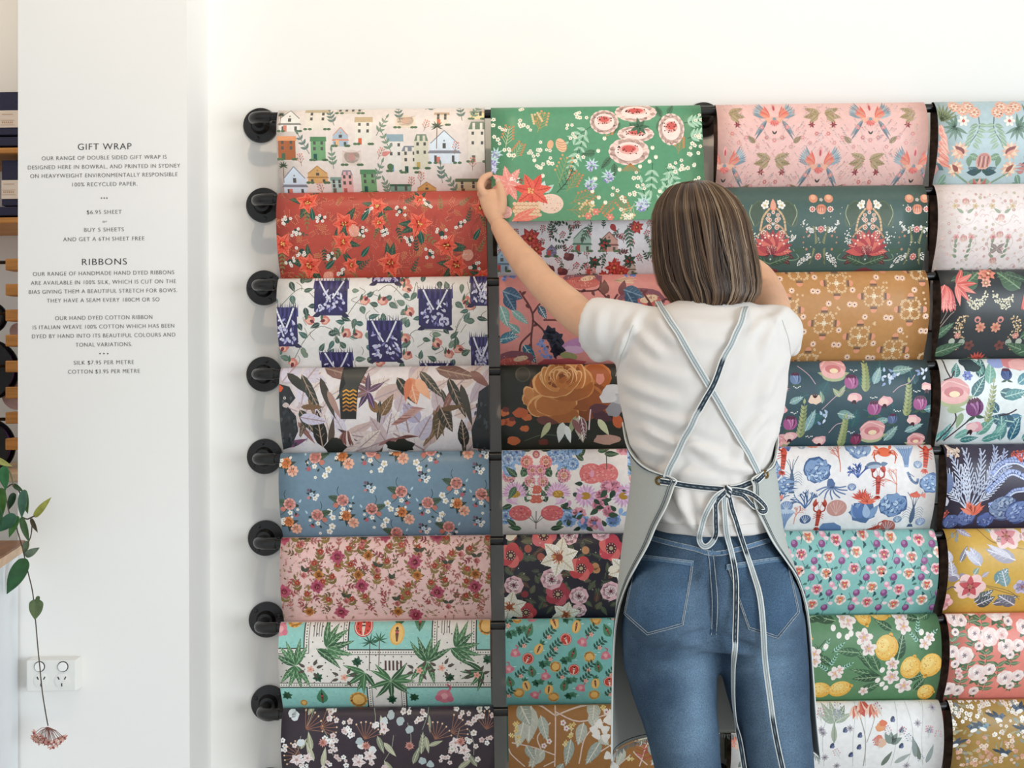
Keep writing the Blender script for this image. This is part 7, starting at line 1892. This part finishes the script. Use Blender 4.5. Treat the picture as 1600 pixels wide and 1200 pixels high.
prism('timber_edge', cpoly(-.0005), TOPZ - .024, TOPZ - .005, mat('pale_edge', 'cfae90', .5, var=.15, scale=8, stretch=(12, 1, 4)), ct)
prism('timber_top', cpoly(0), TOPZ - .005, TOPZ, mat('walnut_top', '8a5f41', .45, var=.3, scale=10, stretch=(12, 1, 4)), ct, .0012)
M['cabinet'] = mat('cool_white_panel', 'e6eaee', .5, var=.01)
prism('counter_body', cpoly(.017), 0, TOPZ - .024, M['cabinet'], ct)
# trailing hoya in a pot on the counter
HYY = -.31
def hp_(x, y, d=0.0): return at(x, y, HYY + d)
pot = hp_(-62, 800, -.10); pot.z = TOPZ
hy = empty('trailing_hoya', pot, 'trailing hoya plant hanging over the counter edge with one pink flower cluster', 'plant')
v, f = lathe([(.045, 0.0005), (.062, .10), (.066, .105), (.060, .108), (.056, .09)], pot, 'z', 32)
autosmooth(from_py('pot', v, f, mat('stoneware', 'c9c2b6', .6, var=.1), hy))
v, f = lathe([(.0565, .088), (.03, .092)], pot, 'z', 24); from_py('soil', v, f, mat('soil', '2e2119', .95, var=.4), hy)
M['stem'] = mat('hoya_stem', '6a6a4c', .6, var=.2, scale=60); M['vine'] = mat('hoya_vine', '4f4238', .6, var=.2, scale=60)
ptop = pot + Vector((0, 0, .092))
def vine(pts, r, m='stem'):
    P = catmull([tuple(hp_(*p)) if not isinstance(p, Vector) else tuple(p) for p in pts], 7)
    v, f = tube_geo([Vector(p) for p in P], r, 8); from_py('stem', v, f, M[m], hy, True)
vine([ptop, (-25,715,-.06), (2,724), (14,735), (20,752), (20,760)], .0016)
vine([ptop, (-30,730,-.06), (0,766), (10,762), (20,757), (30,768), (36,790), (34,810)], .0016, 'vine')
vine([ptop, (-28,735,-.08), (3,752), (9,775), (13,795), (16,805), (22,812), (28,832), (34,852), (37,864), (40,878), (44,895), (50,920), (53,942), (56,975), (59,1010), (62,1040), (66,1080), (71,1112), (75,1134)], .0013, 'vine')
vine([(34,808), (42,811), (48,809), (54,806)], .0016, 'vine'); vine([(48,809), (50,822), (48,838), (44,848), (38,862)], .0013, 'vine')
def leaf(x, y, x2, y2, wpx, col, d=0.0, tilt=.3, cup=.25, heart=False):
    a, b = hp_(x, y, d), hp_(x2, y2, d - tilt*.02)
    ax = b - a; l = ax.length; ax.normalize(); nn = Vector((0, -1, 0)); nn = (nn - ax*nn.dot(ax)).normalized(); sd = ax.cross(nn)
    nn = (nn + sd*(tilt - .3)).normalized(); sd = ax.cross(nn); wd = wpx/702
    prof = [(0, .06), (.06, .34), (.16, .42 if not heart else .5), (.32, .5), (.5, .47), (.68, .36), (.84, .19), (.94, .07), (1, .004)]
    vs, fs = [], []
    for u, h in prof:
        for k in range(-3, 4):
            s = k/3; arch = -.10*l*(u-.3)**2
            vs.append(a + ax*(u*l) + sd*(s*h*wd) + nn*(arch + cup*wd*(abs(s)*h)**1.4*.9))
    for i in range(len(prof)-1):
        for k in range(6): fs.append((i*7+k, i*7+k+1, (i+1)*7+k+1, (i+1)*7+k))
    key = 'leaf_' + col
    if key not in M: M[key] = mat('hoya_leaf_' + col, col, .32, var=.22, scale=70, spec=.5)
    o = from_py('leaf', vs, fs, M[key], hy, True)
    sm = o.modifiers.new('body', 'SOLIDIFY'); sm.thickness = .0012
    s2 = o.modifiers.new('soft', 'SUBSURF'); s2.levels = 1; s2.render_levels = 1
for q in ((37,766,33,810,15,'3d6350',-.01,.2),(37,765,42,803,15,'4f6a3a',0,.5),(53,808,79,777,12,'9a9c4a',0,.2),(48,810,58,832,8,'4a4232',0,.4),(24,804,-6,832,20,'35604a',-.02,.3),(28,806,13,840,14,'43703c',-.015,.4),
   (33,808,45,848,11,'3c5a34',-.01,.1),(42,845,38,866,11,'5a6a50',0,.3),(39,869,61,856,12,'647460',-.01,.4),(41,873,9,929,27,'27552c',-.02,.3),(58,936,54,969,22,'56683f',0,.2,.25,True),(60,931,57,943,7,'4c5e3c',0,.3),
   (6,728,8,766,17,'2f6a3c',-.02,.3),(1,762,3,806,20,'4a7038',-.01,.4),(22,770,13,797,12,'2c4a30',.01,.2),(-10,716,18,729,10,'a3a45c',-.02,.3),(20,757,36,768,8,'3c5238',0,.3),(-8,790,2,830,18,'3f6644',-.02,.3),(-20,740,-4,775,18,'35604a',-.03,.3),(-30,760,-16,805,20,'43703c',-.04,.3)): leaf(*q)
fc = hp_(75, 1136); vs, fs, cs_ = [], [], []
g = random.Random(3)
for k in range(22):
    tx = 52 + 50*((k*0.618) % 1); ty = 1171 - abs(tx-78)*.55 - g.uniform(0, 14)
    p = hp_(tx, ty, g.uniform(-.03, .03))
    mid = (fc + p)/2 + Vector((0, 0, .004)); v, f = tube_geo([fc, mid, p], .0007, 5); o = len(vs); vs += v; fs += [tuple(i+o for i in q) for q in f]; cs_ += [lin('8a5a52')]*len(v)
    dn = (p - fc).normalized(); u = dn.orthogonal().normalized(); w_ = dn.cross(u); r = .0098
    for j in range(5):
        a = 2*math.pi*j/5 + k; e = u*math.cos(a) + w_*math.sin(a); s_ = dn.cross(e); o = len(vs)
        vs += [p, p + e*r*.55 + s_*r*.32 - dn*.001, p + e*r + dn*.0012, p + e*r*.55 - s_*r*.32 - dn*.001, p + e*r*.5 + dn*.0022]
        fs += [(o, o+1, o+4), (o+1, o+2, o+4), (o+2, o+3, o+4), (o+3, o, o+4), (o, o+3, o+2, o+1)]; c = g.choice(('d8a598','c98a80','e2bcae')); cs_ += [lin(c)]*5
    v, f = ball(p + dn*.002, .0022, .0022, .0022, None, 8, 6); o = len(vs); vs += v; fs += [tuple(i+o for i in q) for q in f]; cs_ += [lin('8f3f44')]*len(v)
from_py('flower_cluster', vs, fs, mat('hoya_flower', None, .5, attr=True, var=.08), hy, False, cs_)
